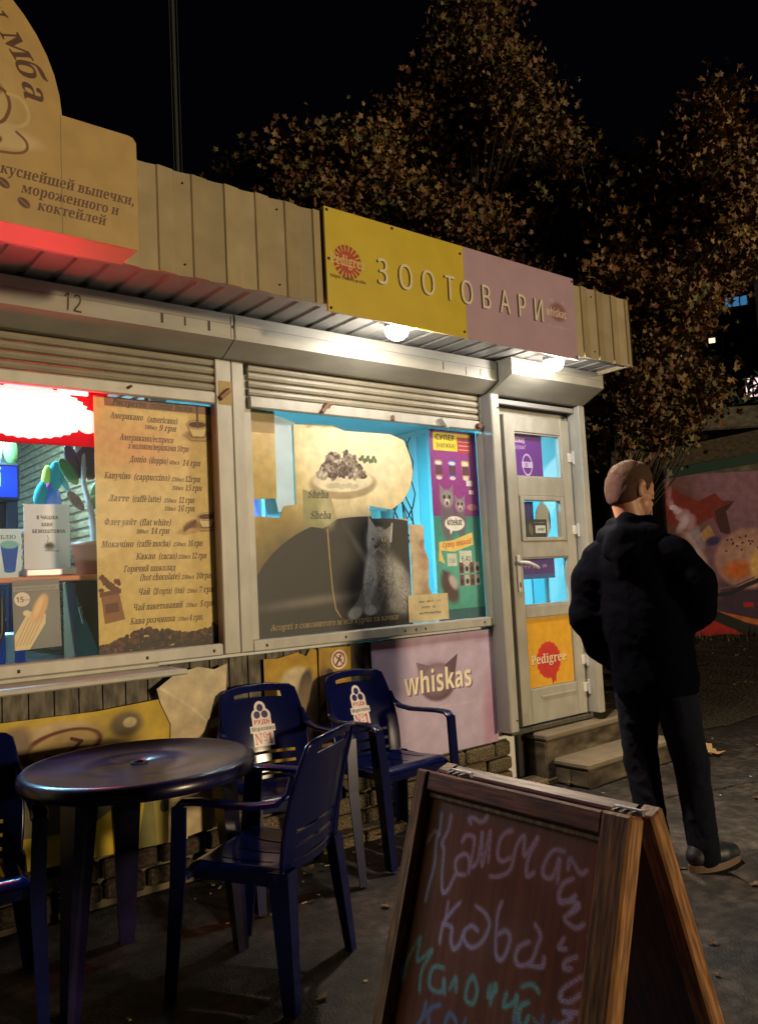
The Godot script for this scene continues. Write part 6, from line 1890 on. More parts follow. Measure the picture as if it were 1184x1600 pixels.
func furniture() -> void:
	var c := make_chair()
	var back := sheet_back()
	var stick := printed(ice_sticker(), 0.35, 0.0, true)
	var face := func(u: float, v: float) -> Vector3: return back.call(u, v)
	# the sticker follows the curve of the backrest
	var g := Geo.new()
	g.own = true
	for i in 8:
		for j in 10:
			var P := []
			var N := []
			var U := []
			for q in [[i, j], [i + 1, j], [i + 1, j + 1], [i, j + 1]]:
				var u: float = -0.33 + 0.68 * q[0] / 8.0
				var v: float = 0.345 + 0.50 * q[1] / 10.0
				var n: Vector3 = ((back.call(u + 0.01, v) - back.call(u - 0.01, v)).cross(back.call(u, v + 0.01) - back.call(u, v - 0.01))).normalized()
				P.append(back.call(u, v) + n * 0.0055)
				N.append(n)
				U.append(Vector2(q[0] / 8.0, 1.0 - q[1] / 10.0))
			for tr in [[0, 2, 1], [0, 3, 2]]:
				for k in tr:
					g.st.set_uv(U[k])
					g.st.set_normal(N[k])
					g.st.add_vertex(P[k])
	var st := put(g, "sticker", stick, c)
	tag(st, "white ice cream sticker on the front of the backrest")
	c.transform = Transform3D(Basis(Vector3.UP, -0.12), Vector3(1.905, 0.01, 0.385))
	c.set_meta("label", "navy plastic armchair with an ice cream sticker, behind the round table against the wall")
	c.set_meta("group", "navy plastic armchairs")
	again(c, "navy plastic armchair with an ice cream sticker, nearest to the lilac board", Vector3(2.527, 0.012, 0.365), Basis(Vector3.UP, 0.04))
	again(c, "navy plastic armchair seen from behind, in front of the round table", Vector3(1.425, 0.0, 0.965), Basis(Vector3.UP, 3.684))
	again(c, "navy plastic armchair at the left of the round table, cut off by the picture edge", Vector3(0.578, 0.0, 0.53), Basis(Vector3.UP, -0.187))
	# table
	var t := thing("round_table", "round navy plastic table with a hole in the middle", "table", Vector3(1.115, 0, 0.71))
	var navy := mat("table_plastic", 0.020, 0.013, 0.085, 0.27, {"tex": "patch", "world": false, "scale": Vector3(1.2, 1.2, 1.2)})
	put(Geo.new().lathe([Vector2(0.378, 0.668), Vector2(0.390, 0.672), Vector2(0.394, 0.69), Vector2(0.390, 0.71), Vector2(0.379, 0.721), Vector2(0.366, 0.722), Vector2(0.357, 0.717), Vector2(0.2, 0.714), Vector2(0.026, 0.713), Vector2(0.022, 0.705), Vector2(0.022, 0.69), Vector2(0.03, 0.70), Vector2(0.365, 0.702), Vector2(0.378, 0.668)], 64), "tabletop", navy, t)
	put(Geo.new().lathe([Vector2(0.027, 0.7125), Vector2(0.029, 0.7165), Vector2(0.023, 0.7165), Vector2(0.022, 0.7)], 24), "umbrella_hole_ring", mat("dark_gap"), t)
	for a in [[2.75, 0.30], [0.12, 0.335], [4.9, 0.31]]:
		var dir := Vector3(cos(a[0]), 0, sin(a[0]))
		var sd := dir.cross(Vector3.UP)
		var U := func(c0: Vector3, w: float, dp: float) -> Array:
			return [c0 + sd * w - dir * dp * 0.2, c0 - sd * w - dir * dp * 0.2, c0 - sd * w + dir * dp * 0.5, c0 - sd * w * 0.6 + dir * dp, c0 + sd * w * 0.6 + dir * dp, c0 + sd * w + dir * dp * 0.5]
		var lo: Array = U.call(dir * float(a[1]), 0.026, 0.035)
		var hi: Array = U.call(dir * (float(a[1]) - 0.06) + Vector3(0, 0.70, 0), 0.06, 0.06)
		lo.reverse()
		hi.reverse()
		put(Geo.new().loft(lo, hi), "leg", navy, t)


func chalk_board() -> void:
	# an A board: the front leans towards the camera's left, the back away from it
	var o := thing("chalk_board", "wooden A board with a chalked coffee offer in the foreground", "sign board", Vector3(1.265, 0.86, 2.04))
	var wood := StandardMaterial3D.new()
	var tn := noise("grain")
	wood.albedo_texture = tn
	wood.albedo_color = Color(0.56, 0.26, 0.09).linear_to_srgb()
	wood.roughness = 0.5
	wood.uv1_triplanar = true
	wood.uv1_scale = Vector3(7, 0.7, 7)
	wood.heightmap_enabled = true
	wood.heightmap_texture = tn
	wood.heightmap_scale = 0.12
	wood.clearcoat_enabled = true
	wood.clearcoat = 0.06
	wood.clearcoat_roughness = 0.3
	var across: StandardMaterial3D = wood.duplicate()
	across.uv1_scale = Vector3(7, 7, 0.7)
	across.albedo_color = Color(0.40, 0.14, 0.065).linear_to_srgb()
	var fr := Node3D.new()
	fr.name = "front_frame"
	o.add_child(fr, true)
	# local axes of the leaf: z along its width, y up the slope, x outwards to the back
	fr.rotation.z = -atan(0.327)
	var len := 0.905
	put(Geo.new().span(-0.028, 0.012, -len, 0.0, 0.0, 0.036, 0.004), "stile", wood, fr)
	put(Geo.new().span(-0.03, 0.014, -len, 0.002, 0.509, 0.572, 0.005), "stile", wood, fr)
	put(Geo.new().span(-0.024, 0.01, -0.042, 0.0, 0.037, 0.508, 0.004), "rail", across, fr)
	put(Geo.new().span(-0.024, 0.01, -0.86, -0.80, 0.037, 0.508, 0.004), "rail", across, fr)
	put(Geo.new().span(-0.014, 0.0, -0.056, -0.043, 0.037, 0.508, 0.003), "bead", wood, fr)
	var p := Pad.new(0.037, -0.80, 0.509, -0.04, 1500, C(82, 40, 22))
	var f := FastNoiseLite.new()
	f.frequency = 0.02
	f.fractal_octaves = 4
	for y in p.h:
		for x in p.w:
			var n := f.get_noise_2d(x * 1.6, y * 0.11)
			var sm := f.get_noise_2d(x * 0.22 + 900.0, y * 0.22)
			p.im.set_pixel(x, y, Color(0.52 + 0.10 * n + 0.04 * sm, 0.26 + 0.06 * n + 0.06 * sm, 0.165 + 0.04 * n + 0.07 * sm))
	var chalk := C(222, 200, 236)
	var teal := C(130, 216, 204)
	var grey := C(120, 146, 150)
	for g in [[VIOLET, chalk, 0.0092, 0.85], [TEAL, teal, 0.0095, 0.75], [TEAL2, C(110, 160, 206), 0.0098, 0.8]]:
		for stroke in str(g[0]).split(";"):
			var pts := []
			for q in stroke.split(" "):
				var c := q.split(",")
				pts.append(Vector2(float(c[0]), -float(c[1]) * 1.052))
			pts = p.flow(pts)
			var col: Color = g[1]
			col.a = g[3]
			p.line(pts, g[2], col, 1.0)
			col.a *= 0.22
			p.line(pts, g[2] * 1.9, col, 1.0)
	for i in 14:
		p.ell(0.06 + 0.42 * fmod(i * 0.618, 1.0), -0.08 - 0.5 * fmod(i * 0.377, 1.0), 0.06, 0.03, Color(0.7, 0.6, 0.68, 0.07), i * 0.7, 0.9)
	p.ell(0.043, -0.415, 0.012, 0.016, teal, 0.3, 0.4)
	p.ell(0.44, -0.09, 0.03, 0.02, C(120, 104, 130, 60), 0, 0.9)
	var bg := Geo.new()
	var x := -0.006
	bg.quad(Vector3(x, -0.80, 0.037), Vector3(x, -0.80, 0.509), Vector3(x, -0.04, 0.509), Vector3(x, -0.04, 0.037), [Vector2(0, 1), Vector2(1, 1), Vector2(1, 0), Vector2(0, 0)])
	bg.quad(Vector3(0.006, -0.80, 0.509), Vector3(0.006, -0.80, 0.037), Vector3(0.006, -0.04, 0.037), Vector3(0.006, -0.04, 0.509), [Vector2(1, 1), Vector2(0, 1), Vector2(0, 0), Vector2(1, 0)])
	put(bg, "writing_panel", printed(p, 0.5), fr)
	var bk := Node3D.new()
	bk.name = "back_frame"
	o.add_child(bk, true)
	bk.position = Vector3(0.045, -0.002, 0.0)
	bk.rotation.z = atan(0.35)
	var red := mat("board_red_brown", 0.10, 0.018, 0.012, 0.45, {"tex": "grain", "world": false, "scale": Vector3(6, 0.8, 6)})
	put(Geo.new().span(-0.012, 0.026, -len - 0.01, 0.0, 0.0, 0.04, 0.004), "stile", wood, bk)
	put(Geo.new().span(-0.012, 0.026, -len - 0.01, 0.0, 0.532, 0.572, 0.004), "stile", wood, bk)
	put(Geo.new().span(-0.01, 0.022, -0.045, 0.0, 0.041, 0.531, 0.004), "rail", across, bk)
	put(Geo.new().span(-0.01, 0.022, -0.86, -0.80, 0.041, 0.531, 0.004), "rail", across, bk)
	put(Geo.new().span(0.0, 0.008, -0.80, -0.045, 0.041, 0.531), "panel", red, bk)
	for z in [0.1, 0.535]:
		put(Geo.new().tube([Vector3(0.02, 0.004, z - 0.03), Vector3(0.02, 0.004, z + 0.03)], [0.006, 0.006], 8), "hinge", mat("grey_metal"), o)
		for q in 3:
			put(Geo.new().box(Vector3(0.005, 0.005, z - 0.02 + 0.018 * q), Vector3(0.02, 0.004, 0.008), 0.001), "screw", mat("hook_steel"), o)


func leaves_on_ground() -> void:
	var leaf := Geo.new()
	var out := []
	for a in [[-90, 0.3], [-35, 0.7], [-10, 0.55], [24, 0.95], [50, 0.6], [90, 1.0], [130, 0.6], [156, 0.95], [190, 0.55], [215, 0.7]]:
		var an := deg_to_rad(a[0])
		out.append(Vector3(cos(an) * a[1] * 0.5, 0.10 * absf(cos(an * 2.0)), sin(an) * a[1] * 0.5))
	for i in out.size():
		leaf.tri(Vector3.ZERO, out[(i + 1) % out.size()], out[i])
	var m := leaf.done()
	var mm := MultiMesh.new()
	mm.transform_format = MultiMesh.TRANSFORM_3D
	mm.use_colors = true
	mm.mesh = m
	var r := RandomNumberGenerator.new()
	r.seed = 44
	mm.instance_count = 520
	for i in 520:
		var p := Vector3(r.randf_range(4.9, 14), 0.07, -absf(r.randfn()) * 2.2)
		if i < 70:
			p = Vector3(r.randf_range(0.2, 6.5), 0.008, r.randf_range(0.2, 2.6))
		elif i < 130:
			p = Vector3(r.randf_range(1.6, 4.2), 0.03, r.randf_range(0.03, 0.35))
		var s := r.randf_range(0.03, 0.06) if i < 130 else r.randf_range(0.05, 0.11)
		mm.set_instance_transform(i, Transform3D(Basis.from_euler(Vector3(r.randf_range(-0.3, 0.3), r.randf() * TAU, r.randf_range(-0.3, 0.3))).scaled(Vector3.ONE * s), p))
		var c := Color(0.22, 0.13, 0.06) * r.randf_range(0.4, 1.3)
		c.a = 1.0
		mm.set_instance_color(i, c)
	var o := MultiMeshInstance3D.new()
	o.name = "fallen_leaves"
	o.multimesh = mm
	o.material_override = mat("maple_leaf")
	add_child(o, true)
	tag(o, "brown fallen leaves scattered over the verge and the pavement", "leaves", "", "stuff")
	var big := thing("fallen_leaf", "big pale curled leaf on the asphalt behind the person", "leaf", Vector3(5.18, 0.004, 0.45))
	put(m, "blade", mat("pale_leaf", 0.42, 0.28, 0.12, 0.7, {"double": true}), big, Vector3(0, 0.01, 0), Basis(Vector3.UP, 0.6).scaled(Vector3.ONE * 0.2))
	put(m, "blade", mat("pale_leaf"), big, Vector3(0.05, 0.02, -0.05), Basis(Vector3(0.6, 0.6, 0.3).normalized(), 1.0).scaled(Vector3.ONE * 0.16))
	var lit := Geo.new()
	for i in 150:
		var p := Vector3(r.randf_range(0.2, 6.0), 0.004, r.randf_range(0.15, 2.8))
		if i < 60:
			p = Vector3(r.randf_range(1.5, 4.0), 0.004, r.randf_range(0.1, 0.6))
		lit.box(p, Vector3(r.randf_range(0.006, 0.03), 0.004, r.randf_range(0.005, 0.012)), 0.001, Basis(Vector3.UP, r.randf() * TAU))
	tag(put(lit, "litter", mat("litter_pale", 0.34, 0.29, 0.22, 0.9), self), "small pale scraps and cigarette ends on the pavement", "litter", "", "stuff")
	# weeds at the foot of the painted wall
	var g := Geo.new()
	for i in 420:
		var t := r.randf()
		var p := Vector3(11.4, 0.03, -5.3).lerp(Vector3(14.8, 0.03, -0.9), t) + Vector3(-0.8, 0, 0.6) * (0.1 + absf(r.randfn()) * 0.6) * (1.0 if r.randf() < 0.8 else 2.5)
		var hgt := r.randf_range(0.05, 0.26)
		var w := Vector3(r.randfn(), 0, r.randfn()).normalized() * 0.012
		g.tri(p - w, p + w, p + Vector3(r.randfn() * 0.05, hgt, r.randfn() * 0.05))
	tag(put(g, "weeds", mat("weed_green", 0.055, 0.06, 0.02, 0.8, {"double": true}), self), "low weeds along the foot of the painted wall", "weeds", "", "stuff")


# ------------------------------------------------------------------ person
# skin of a set of tapered bones: [a, b, radius at a, radius at b]; a smooth union, meshed as surface nets
func skin(g: Geo, bones: Array, cell: float, k: float, squash := Vector3.ONE, rough := 0.0, carve := []) -> void:
	var lo := Vector3.ONE * 1e9
	var hi := -lo
	for b in bones:
		var r: float = maxf(b[2], b[3])
		for e in [b[0], b[1]]:
			lo = lo.min(e - Vector3.ONE * r / squash)
			hi = hi.max(e + Vector3.ONE * r / squash)
	lo -= Vector3.ONE * (cell * 3.0 + k * 0.4 + absf(rough))
	hi += Vector3.ONE * (cell * 3.0 + k * 0.4 + absf(rough))
	var nx := int((hi.x - lo.x) / cell) + 2
	var ny := int((hi.y - lo.y) / cell) + 2
	var nz := int((hi.z - lo.z) / cell) + 2
	var A := []
	var D := []
	var L := []
	for b in bones:
		A.append(b[0] * squash)
		var d: Vector3 = (b[1] - b[0]) * squash
		D.append(d)
		L.append(maxf(d.length_squared(), 1e-9))
	var nb := bones.size()
	var fn := FastNoiseLite.new()
	fn.frequency = 7.0
	fn.fractal_octaves = 2
	fn.fractal_type = FastNoiseLite.FRACTAL_RIDGED
	fn.seed = 3
	var F := func(p: Vector3) -> float:
		var q := p * squash
		var v := 1e9
		for i in nb:
			var w: Vector3 = q - A[i]
			var t := clampf(w.dot(D[i]) / L[i], 0.0, 1.0)
			var d: float = (w - D[i] * t).length() - lerpf(bones[i][2], bones[i][3], t)
			if d - v > k:
				continue
			var h := maxf(k - absf(v - d), 0.0) / k
			v = minf(v, d) - h * h * k * 0.25
		for c in carve:
			if c.size() == 3:
				v = maxf(v, c[1] - p.dot(c[0]))
				continue
			var d: float = -((p - c[0]).length() - c[1])
			v = maxf(v, d)
		if rough != 0.0 and absf(v) < 0.08:
			v += rough * fn.get_noise_3d(p.x * 1.1, p.y * 1.2, p.z * 1.1)
		return v
	var val := PackedFloat32Array()
	val.resize(nx * ny * nz)
	for z in nz:
		for y in ny:
			var x := 0
			while x < nx:
				var v: float = F.call(lo + Vector3(x, y, z) * cell)
				var at := (z * ny + y) * nx + x
				val[at] = v
				# far from the surface, skip ahead
				var skip := int((absf(v) - k * 0.3 - absf(rough)) * 0.55 / cell) if absf(v) > cell * 4.0 else 0
				for s in range(1, skip + 1):
					if x + s < nx:
						val[at + s] = v
				x += 1 + skip
	var vert := {}
	var pos := PackedVector3Array()
	var nor := PackedVector3Array()
	var off := [0, 1, nx, nx + 1, nx * ny, nx * ny + 1, nx * ny + nx, nx * ny + nx + 1]
	for z in nz - 1:
		for y in ny - 1:
			for x in nx - 1:
				var at := (z * ny + y) * nx + x
				var m := 0
				for c in 8:
					if val[at + off[c]] < 0.0:
						m |= 1 << c
				if m == 0 or m == 255:
					continue
				var s := Vector3.ZERO
				var n := 0
				for e in [[0, 1], [2, 3], [4, 5], [6, 7], [0, 2], [1, 3], [4, 6], [5, 7], [0, 4], [1, 5], [2, 6], [3, 7]]:
					var a: float = val[at + off[e[0]]]
					var b: float = val[at + off[e[1]]]
					if (a < 0.0) == (b < 0.0):
						continue
					var t := a / (a - b)
					var pa := Vector3(e[0] & 1, (e[0] >> 1) & 1, e[0] >> 2)
					var pb := Vector3(e[1] & 1, (e[1] >> 1) & 1, e[1] >> 2)
					s += pa.lerp(pb, t)
					n += 1
				var p := lo + (Vector3(x, y, z) + s / n) * cell
				vert[at] = pos.size()
				pos.append(p)
				var e := cell * 0.6
				nor.append(Vector3(F.call(p + Vector3(e, 0, 0)) - F.call(p - Vector3(e, 0, 0)), F.call(p + Vector3(0, e, 0)) - F.call(p - Vector3(0, e, 0)), F.call(p + Vector3(0, 0, e)) - F.call(p - Vector3(0, 0, e))).normalized())
	var step := [1, nx, nx * ny]
	for z in range(1, nz - 1):
		for y in range(1, ny - 1):
			for x in range(1, nx - 1):
				var at := (z * ny + y) * nx + x
				for ax in 3:
					var a: float = val[at]
					var b: float = val[at + step[ax]]
					if (a < 0.0) == (b < 0.0):
						continue
					var u: int = step[(ax + 1) % 3]
					var w: int = step[(ax + 2) % 3]
					var q := [at - u - w, at - w, at, at - u]
					var ok := true
					for i in q:
						ok = ok and vert.has(i)
					if not ok:
						continue
					var id := []
					for i in q:
						id.append(vert[i])
					if a > 0.0:
						id.reverse()
					g.ntri([pos[id[0]], pos[id[1]], pos[id[2]]], [nor[id[0]], nor[id[1]], nor[id[2]]])
					g.ntri([pos[id[0]], pos[id[2]], pos[id[3]]], [nor[id[0]], nor[id[2]], nor[id[3]]])


func V(x: float, y: float, z: float) -> Vector3:
	return Vector3(x, y, z)


func person() -> void:
	# x to the person's right, z to the back; the weight is on the left leg
	var o := thing("person", "standing person seen from behind in a black hooded jacket, dark jeans and dark shoes", "person", Vector3(3.22, 0, 1.43), Basis(Vector3.UP, deg_to_rad(-77.3)))
	var skin_m := mat("skin", 0.42, 0.22, 0.14, 0.5)
	skin_m.subsurf_scatter_enabled = true
	skin_m.subsurf_scatter_strength = 0.1
	var g := Geo.new()
	# trunk, limbs, neck under the clothes
	skin(g, [[V(-0.06, 0.88, 0.03), V(-0.09, 1.3, 0.03), 0.10, 0.12], [V(-0.10, 1.36, 0.03), V(-0.105, 1.52, 0.0), 0.075, 0.058], [V(-0.24, 1.36, 0.03), V(0.06, 1.36, 0.03), 0.05, 0.05],
		[V(-0.13, 0.86, 0.03), V(-0.135, 0.44, 0.0), 0.075, 0.05], [V(0.02, 0.86, 0.02), V(0.06, 0.44, -0.03), 0.075, 0.05], [V(-0.135, 0.44, 0.0), V(-0.085, 0.08, 0.03), 0.05, 0.035], [V(0.06, 0.44, -0.03), V(0.088, 0.08, -0.03), 0.05, 0.035],
		[V(-0.28, 1.35, 0.04), V(-0.318, 1.09, 0.08), 0.045, 0.035], [V(-0.318, 1.09, 0.08), V(-0.275, 0.95, -0.03), 0.04, 0.03], [V(0.09, 1.35, 0.03), V(0.145, 1.11, 0.0), 0.045, 0.035], [V(0.145, 1.11, 0.0), V(0.075, 1.17, -0.22), 0.035, 0.028]], 0.014, 0.05)
	# head, turned a little to the right: built in its own axes
	var hb := Basis(Vector3.UP, deg_to_rad(-26)) * Basis(Vector3.BACK, 0.04)
	var hc := V(-0.105, 1.635, -0.012)
	var H := func(x: float, y: float, z: float) -> Vector3: return hc + hb * Vector3(x, y, z)
	var head := [[H.call(0, 0.035, 0.015), H.call(0, 0.03, 0.035), 0.083, 0.082], [H.call(0, 0.03, -0.03), H.call(0, 0.05, 0.0), 0.074, 0.08], [H.call(0, -0.05, -0.045), H.call(0, -0.075, -0.06), 0.05, 0.036], [H.call(-0.03, -0.06, -0.02), H.call(0.03, -0.06, -0.02), 0.042, 0.042],
		[H.call(0, -0.02, 0.05), V(-0.105, 1.49, 0.012), 0.06, 0.062], [H.call(0, 0.012, -0.098), H.call(0, -0.022, -0.115), 0.008, 0.013], [H.call(-0.03, 0.022, -0.082), H.call(0.03, 0.022, -0.082), 0.016, 0.016], [H.call(-0.036, -0.012, -0.07), H.call(-0.03, -0.02, -0.06), 0.022, 0.02], [H.call(0.036, -0.012, -0.07), H.call(0.03, -0.02, -0.06), 0.022, 0.02],
		[H.call(-0.018, -0.052, -0.092), H.call(0.018, -0.052, -0.092), 0.008, 0.008], [H.call(-0.015, -0.062, -0.09), H.call(0.015, -0.062, -0.09), 0.008, 0.008]]
	for s in [-1.0, 1.0]:
		for i in 7:
			var a := -1.2 + 0.5 * i
			var b := a + 0.5
			head.append([H.call(0.081 * s + 0.006 * s * sin(a), 0.0 + 0.028 * sin(a), 0.012 + 0.016 * cos(a)), H.call(0.081 * s + 0.006 * s * sin(b), 0.0 + 0.028 * sin(b), 0.012 + 0.016 * cos(b)), 0.0055, 0.0055])
		head.append([H.call(0.076 * s, -0.02, 0.008), H.call(0.077 * s, 0.015, 0.012), 0.009, 0.009])
	skin(g, head, 0.0042, 0.018)
	# right hand, closed round a cigarette in front of the chest
	var wrist := V(0.075, 1.17, -0.22)
	var hd := Basis(Vector3(0.15, 0.75, 0.64).normalized(), 0.4) * Basis(Vector3.UP, 0.5)
	var P := func(x: float, y: float, z: float) -> Vector3: return wrist + hd * Vector3(x, y, z)
	var hand := [[wrist + (V(0.145, 1.11, 0.0) - wrist) * 0.25, wrist, 0.027, 0.025], [P.call(0, 0, -0.01), P.call(-0.026, 0.012, -0.075), 0.024, 0.015], [P.call(0, 0, -0.01), P.call(0.0, 0.014, -0.08), 0.024, 0.015], [P.call(0, 0, -0.01), P.call(0.024, 0.01, -0.075), 0.022, 0.014]]
	for f in 4:
		var x := -0.031 + 0.02 * f
		var l: float = [0.9, 1.05, 1.0, 0.78][f]
		var k1: Vector3 = P.call(x, 0.014, -0.08)
		var k2: Vector3 = P.call(x * 0.9, 0.008 - 0.004 * f, -0.08 - 0.036 * l)
		var k3: Vector3 = P.call(x * 0.85, -0.016 - 0.004 * f, -0.085 - 0.046 * l)
		var k4: Vector3 = P.call(x * 0.8, -0.034, -0.075 - 0.036 * l)
		hand.append_array([[k1, k2, 0.0098, 0.0088], [k2, k3, 0.0088, 0.0078], [k3, k4, 0.0078, 0.0068]])
	hand.append_array([[P.call(-0.02, -0.006, -0.02), P.call(-0.042, -0.02, -0.055), 0.014, 0.0105], [P.call(-0.042, -0.02, -0.055), P.call(-0.034, -0.03, -0.085), 0.0105, 0.008]])
	skin(g, hand, 0.0036, 0.008)
	# left hand, relaxed inside the pocket
	var lw := V(-0.26, 0.93, -0.05)
	var lh := [[V(-0.29, 0.97, -0.01), lw, 0.026, 0.025], [lw, V(-0.205, 0.87, -0.085), 0.026, 0.022], [lw, V(-0.20, 0.87, -0.06), 0.026, 0.02]]
	for f in 4:
		lh.append([V(-0.20, 0.872, -0.10 + 0.019 * f), V(-0.17, 0.80 + 0.01 * absf(f - 1.5), -0.105 + 0.02 * f), 0.0098, 0.0075])
	lh.append([V(-0.21, 0.91, -0.08), V(-0.175, 0.87, -0.115), 0.013, 0.009])
	skin(g, lh, 0.0045, 0.008)
	put(g, "body", skin_m, o)
	# eyes
	for s in [-1.0, 1.0]:
		put(blob(H.call(0.031 * s, 0.012, -0.083), Vector3(0.011, 0.011, 0.011)), "eye", mat("eye_white", 0.7, 0.7, 0.68, 0.2), o)
	# short cropped hair
	var hg := Geo.new()
	skin(hg, [[H.call(0, 0.048, 0.014), H.call(0, 0.05, 0.03), 0.086, 0.084], [H.call(0, 0.066, -0.03), H.call(0, 0.066, 0.0), 0.078, 0.084], [H.call(-0.045, 0.04, -0.025), H.call(0.045, 0.04, -0.025), 0.042, 0.042]], 0.0045, 0.02, Vector3.ONE, 0.003,
		[[H.call(0, -0.03, -0.125), 0.105], [Vector3.UP, hc.y + 0.03, "fade"]])
	var hr := RandomNumberGenerator.new()
	hr.seed = 6
	for q in 5200:
		var n := Vector3(hr.randfn(), hr.randfn(), hr.randfn()).normalized()
		if n.z < -0.35 - 0.3 * n.y or n.y < -0.55 or (absf(n.x) > 0.8 and n.z < 0.1 and n.y < 0.2):
			continue
		var p: Vector3 = H.call(n.x * 0.084, 0.045 + n.y * 0.088, 0.022 + n.z * 0.089)
		var out: Vector3 = hb * n
		var d := (out * 0.45 + Vector3(0, -0.55, 0) + hb * Vector3(0, 0, -0.25 * maxf(n.y, 0.0)) + Vector3(hr.randfn(), hr.randfn(), hr.randfn()) * 0.3).normalized() * (0.008 + 0.009 * maxf(n.y, 0.0))
		var w := out.cross(d).normalized() * 0.0011
		hg.ntri([p - w, p + w, p + d + out * 0.003], [out, out, out])
	put(hg, "hair", mat("hair", 0.24, 0.125, 0.085, 0.75, {"tex": "grit", "world": false, "scale": Vector3(9, 4, 9), "bump": 0.5, "bumptex": "grit", "spec": 0.3}), o)
	var fg := Geo.new()
	skin(fg, [[H.call(0, 0.036, 0.018), H.call(0, 0.03, 0.038), 0.0865, 0.0855], [H.call(-0.02, -0.01, 0.060), H.call(0.02, -0.01, 0.060), 0.058, 0.058], [H.call(0, -0.035, 0.062), H.call(0, -0.05, 0.058), 0.053, 0.043], [H.call(-0.042, 0.03, -0.025), H.call(0.042, 0.03, -0.025), 0.0405, 0.0405]], 0.0045, 0.02, Vector3.ONE, 0.002,
		[[H.call(0, -0.03, -0.125), 0.105], [H.call(0.105, -0.02, -0.005), 0.042], [H.call(-0.105, -0.02, -0.005), 0.042]])
	put(fg, "cropped_hair", mat("hair_fade", 0.20, 0.095, 0.075, 0.8, {"tex": "grit", "world": false, "scale": Vector3(9, 6, 9), "bump": 0.3, "bumptex": "grit", "spec": 0.3}), o)
	# jacket with a folded hood
	var cloth := mat("jacket_cloth", 0.0009, 0.0012, 0.0046, 0.9, {"bump": 0.25, "bumptex": "weave", "world": false, "scale": Vector3(6, 6, 6), "spec": 0.15})
	var j := Geo.new()
	skin(j, [[V(-0.05, 0.80, 0.015), V(-0.07, 1.05, 0.02), 0.185, 0.182], [V(-0.07, 1.05, 0.02), V(-0.095, 1.30, 0.02), 0.182, 0.175], [V(-0.20, 1.335, 0.03), V(0.02, 1.335, 0.02), 0.095, 0.095], [V(-0.26, 1.335, 0.035), V(-0.30, 1.24, 0.06), 0.080, 0.076],
		[V(-0.30, 1.24, 0.06), V(-0.325, 1.08, 0.08), 0.076, 0.066], [V(-0.325, 1.08, 0.08), V(-0.30, 0.95, 0.02), 0.066, 0.056], [V(-0.30, 0.95, 0.02), V(-0.26, 0.87, -0.05), 0.058, 0.055], [V(0.08, 1.33, 0.03), V(0.155, 1.21, 0.02), 0.085, 0.082], [V(0.155, 1.21, 0.02), V(0.145, 1.10, -0.01), 0.076, 0.064], [V(0.145, 1.10, -0.01), V(0.09, 1.165, -0.19), 0.072, 0.046]],
		0.0115, 0.055, Vector3(1, 1, 1.18), -0.0055, [[Vector3.UP, 0.742, "hem"]])
	# hem: a band that ends the jacket
	put(j, "jacket", cloth, o)
	var hood := Geo.new()
	skin(hood, [[V(-0.20, 1.43, 0.05), V(-0.105, 1.42, 0.115), 0.058, 0.066], [V(-0.105, 1.42, 0.115), V(0.0, 1.43, 0.045), 0.066, 0.058], [V(-0.18, 1.485, 0.02), V(-0.105, 1.50, 0.07), 0.034, 0.036], [V(-0.105, 1.50, 0.07), V(-0.025, 1.485, 0.012), 0.036, 0.034], [V(-0.18, 1.485, 0.02), V(-0.155, 1.47, -0.06), 0.034, 0.03], [V(-0.025, 1.485, 0.012), V(-0.045, 1.47, -0.06), 0.034, 0.03], [V(-0.15, 1.37, 0.13), V(-0.06, 1.37, 0.13), 0.05, 0.05], [V(-0.105, 1.34, 0.14), V(-0.105, 1.27, 0.14), 0.05, 0.04]], 0.008, 0.03, Vector3.ONE, 0.003)
	put(hood, "hood", cloth, o)
	# jeans
	var denim := mat("jeans_denim", 0.003, 0.0048, 0.014, 0.85, {"spec": 0.3, "bump": 0.3, "bumptex": "weave", "world": false, "scale": Vector3(7, 7, 7)})
	var t := Geo.new()
	skin(t, [[V(-0.12, 0.86, 0.02), V(0.0, 0.84, 0.015), 0.108, 0.104], [V(-0.14, 0.82, 0.02), V(-0.148, 0.44, 0.0), 0.098, 0.072], [V(-0.148, 0.44, 0.0), V(-0.092, 0.06, 0.03), 0.070, 0.060], [V(0.02, 0.79, 0.01), V(0.062, 0.44, -0.03), 0.096, 0.072], [V(0.062, 0.44, -0.03), V(0.09, 0.06, -0.028), 0.070, 0.062]], 0.0105, 0.02, Vector3.ONE, -0.005)
	put(t, "trousers", denim, o)
	# shoes with pale soles
	var up := mat("shoe_upper", 0.012, 0.016, 0.024, 0.5)
	var sole := mat("shoe_sole", 0.14, 0.09, 0.055, 0.6)
	for s in [[V(-0.082, 0, 0.03), 0.25], [V(0.089, 0, -0.03), -0.45]]:
		var b := Basis(Vector3.UP, s[1])
		var c: Vector3 = s[0]
		var u := Geo.new()
		skin(u, [[c + b * V(0, 0.06, 0.05), c + b * V(0, 0.085, 0.03), 0.042, 0.045], [c + b * V(0, 0.055, 0.0), c + b * V(0, 0.05, -0.09), 0.045, 0.043], [c + b * V(0, 0.05, -0.09), c + b * V(-0.004, 0.042, -0.165), 0.044, 0.034]], 0.007, 0.02)
		put(u, "shoe", up, o)
		var poly := PackedVector2Array()
		for i in 28:
			var a := TAU * i / 28
			var zz := -0.055 + 0.148 * cos(a)
			poly.append(Vector2((0.046 + 0.006 * sin(zz * 20.0 + 2.0)) * sin(a), -zz))
		put(Geo.new().prism(poly, 0.0, 0.03, Transform3D(b * Basis(Vector3.RIGHT, Vector3.FORWARD, Vector3.UP), c)), "sole", sole, o)
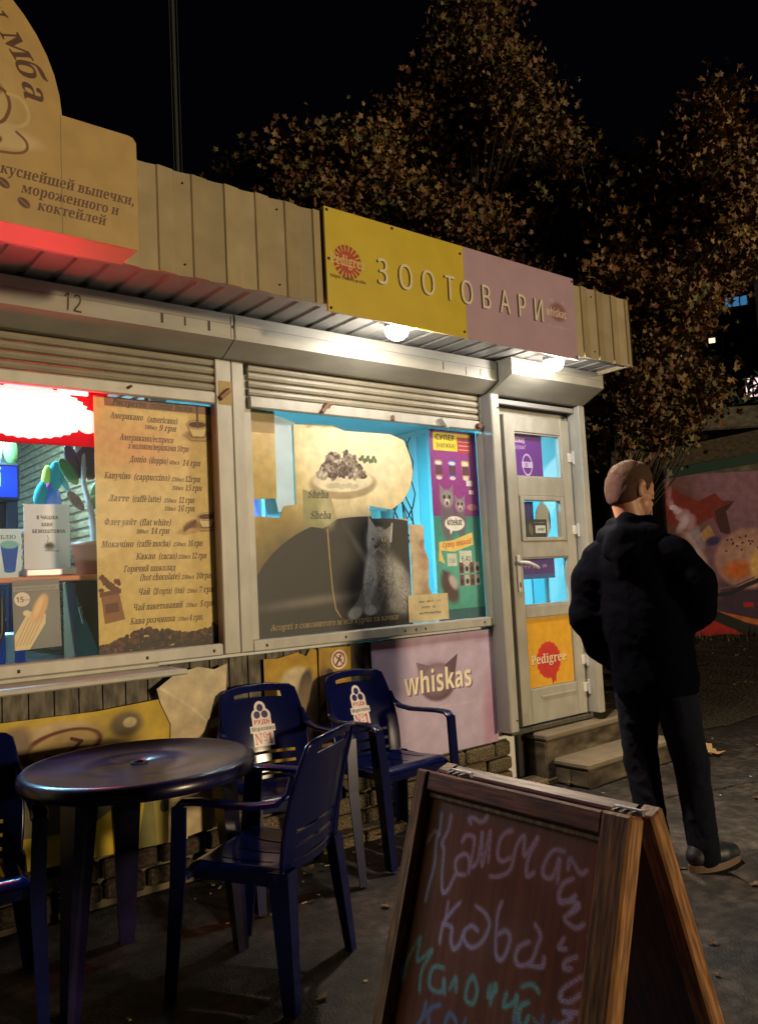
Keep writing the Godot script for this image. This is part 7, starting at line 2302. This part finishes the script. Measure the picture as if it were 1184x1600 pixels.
	# cigarette and its smoke
	var tip: Vector3 = o.transform * P.call(-0.02, 0.0, -0.175)
	var root: Vector3 = o.transform * P.call(-0.014, -0.012, -0.11)
	var ci := thing("cigarette", "lit cigarette in the right hand of the person", "cigarette")
	put(Geo.new().tube([root, tip], [0.004, 0.004], 8), "paper", mat("cig_paper", 0.7, 0.68, 0.62, 0.8), ci)
	put(Geo.new().tube([tip, tip + (tip - root).normalized() * 0.006], [0.004, 0.003], 8), "glow_tip_light", mat("ember", 0.3, 0.05, 0.02, 0.8, {"glow": Color(1, 0.3, 0.05), "power": 1.0}), ci)
	var i := 0
	for s in [[3.470, 1.69, 1.35, 0.008, 0.07, 0.008, 0.06], [3.472, 1.62, 1.35, 0.010, 0.05, 0.010, -0.1], [3.482, 1.58, 1.352, 0.012, 0.03, 0.012, 0.5], [3.497, 1.565, 1.353, 0.022, 0.012, 0.02, -0.35], [3.525, 1.55, 1.355, 0.025, 0.014, 0.02, -0.5], [3.56, 1.53, 1.36, 0.04, 0.024, 0.035, -0.6], [3.60, 1.50, 1.36, 0.045, 0.035, 0.04, -0.7], [3.55, 1.48, 1.36, 0.05, 0.018, 0.03, -0.9], [3.63, 1.44, 1.365, 0.035, 0.05, 0.035, 0.5], [3.66, 1.37, 1.37, 0.03, 0.08, 0.03, 0.35], [3.69, 1.28, 1.37, 0.022, 0.07, 0.025, 0.3]]:
		var f := FogVolume.new()
		f.name = numbered("smoke", self)
		f.shape = RenderingServer.FOG_VOLUME_SHAPE_ELLIPSOID
		f.size = Vector3(s[3], s[4], s[5]) * 2.0
		var fm := FogMaterial.new()
		fm.resource_name = "smoke"
		fm.albedo = Color(0.9, 0.9, 0.95)
		fm.density = [1.6, 2.0, 2.2, 4.0, 3.0, 1.0, 0.8, 1.2, 0.8, 0.7, 0.8][i]
		f.material = fm
		f.position = Vector3(s[0], s[1], s[2])
		f.rotation = Vector3(0.2, 0.3 * i, s[6])
		add_child(f, true)
		tag(f, "thin cigarette smoke drifting past the face and right sleeve of the person", "smoke", "cigarette smoke drifting from the person", "stuff")
		i += 1
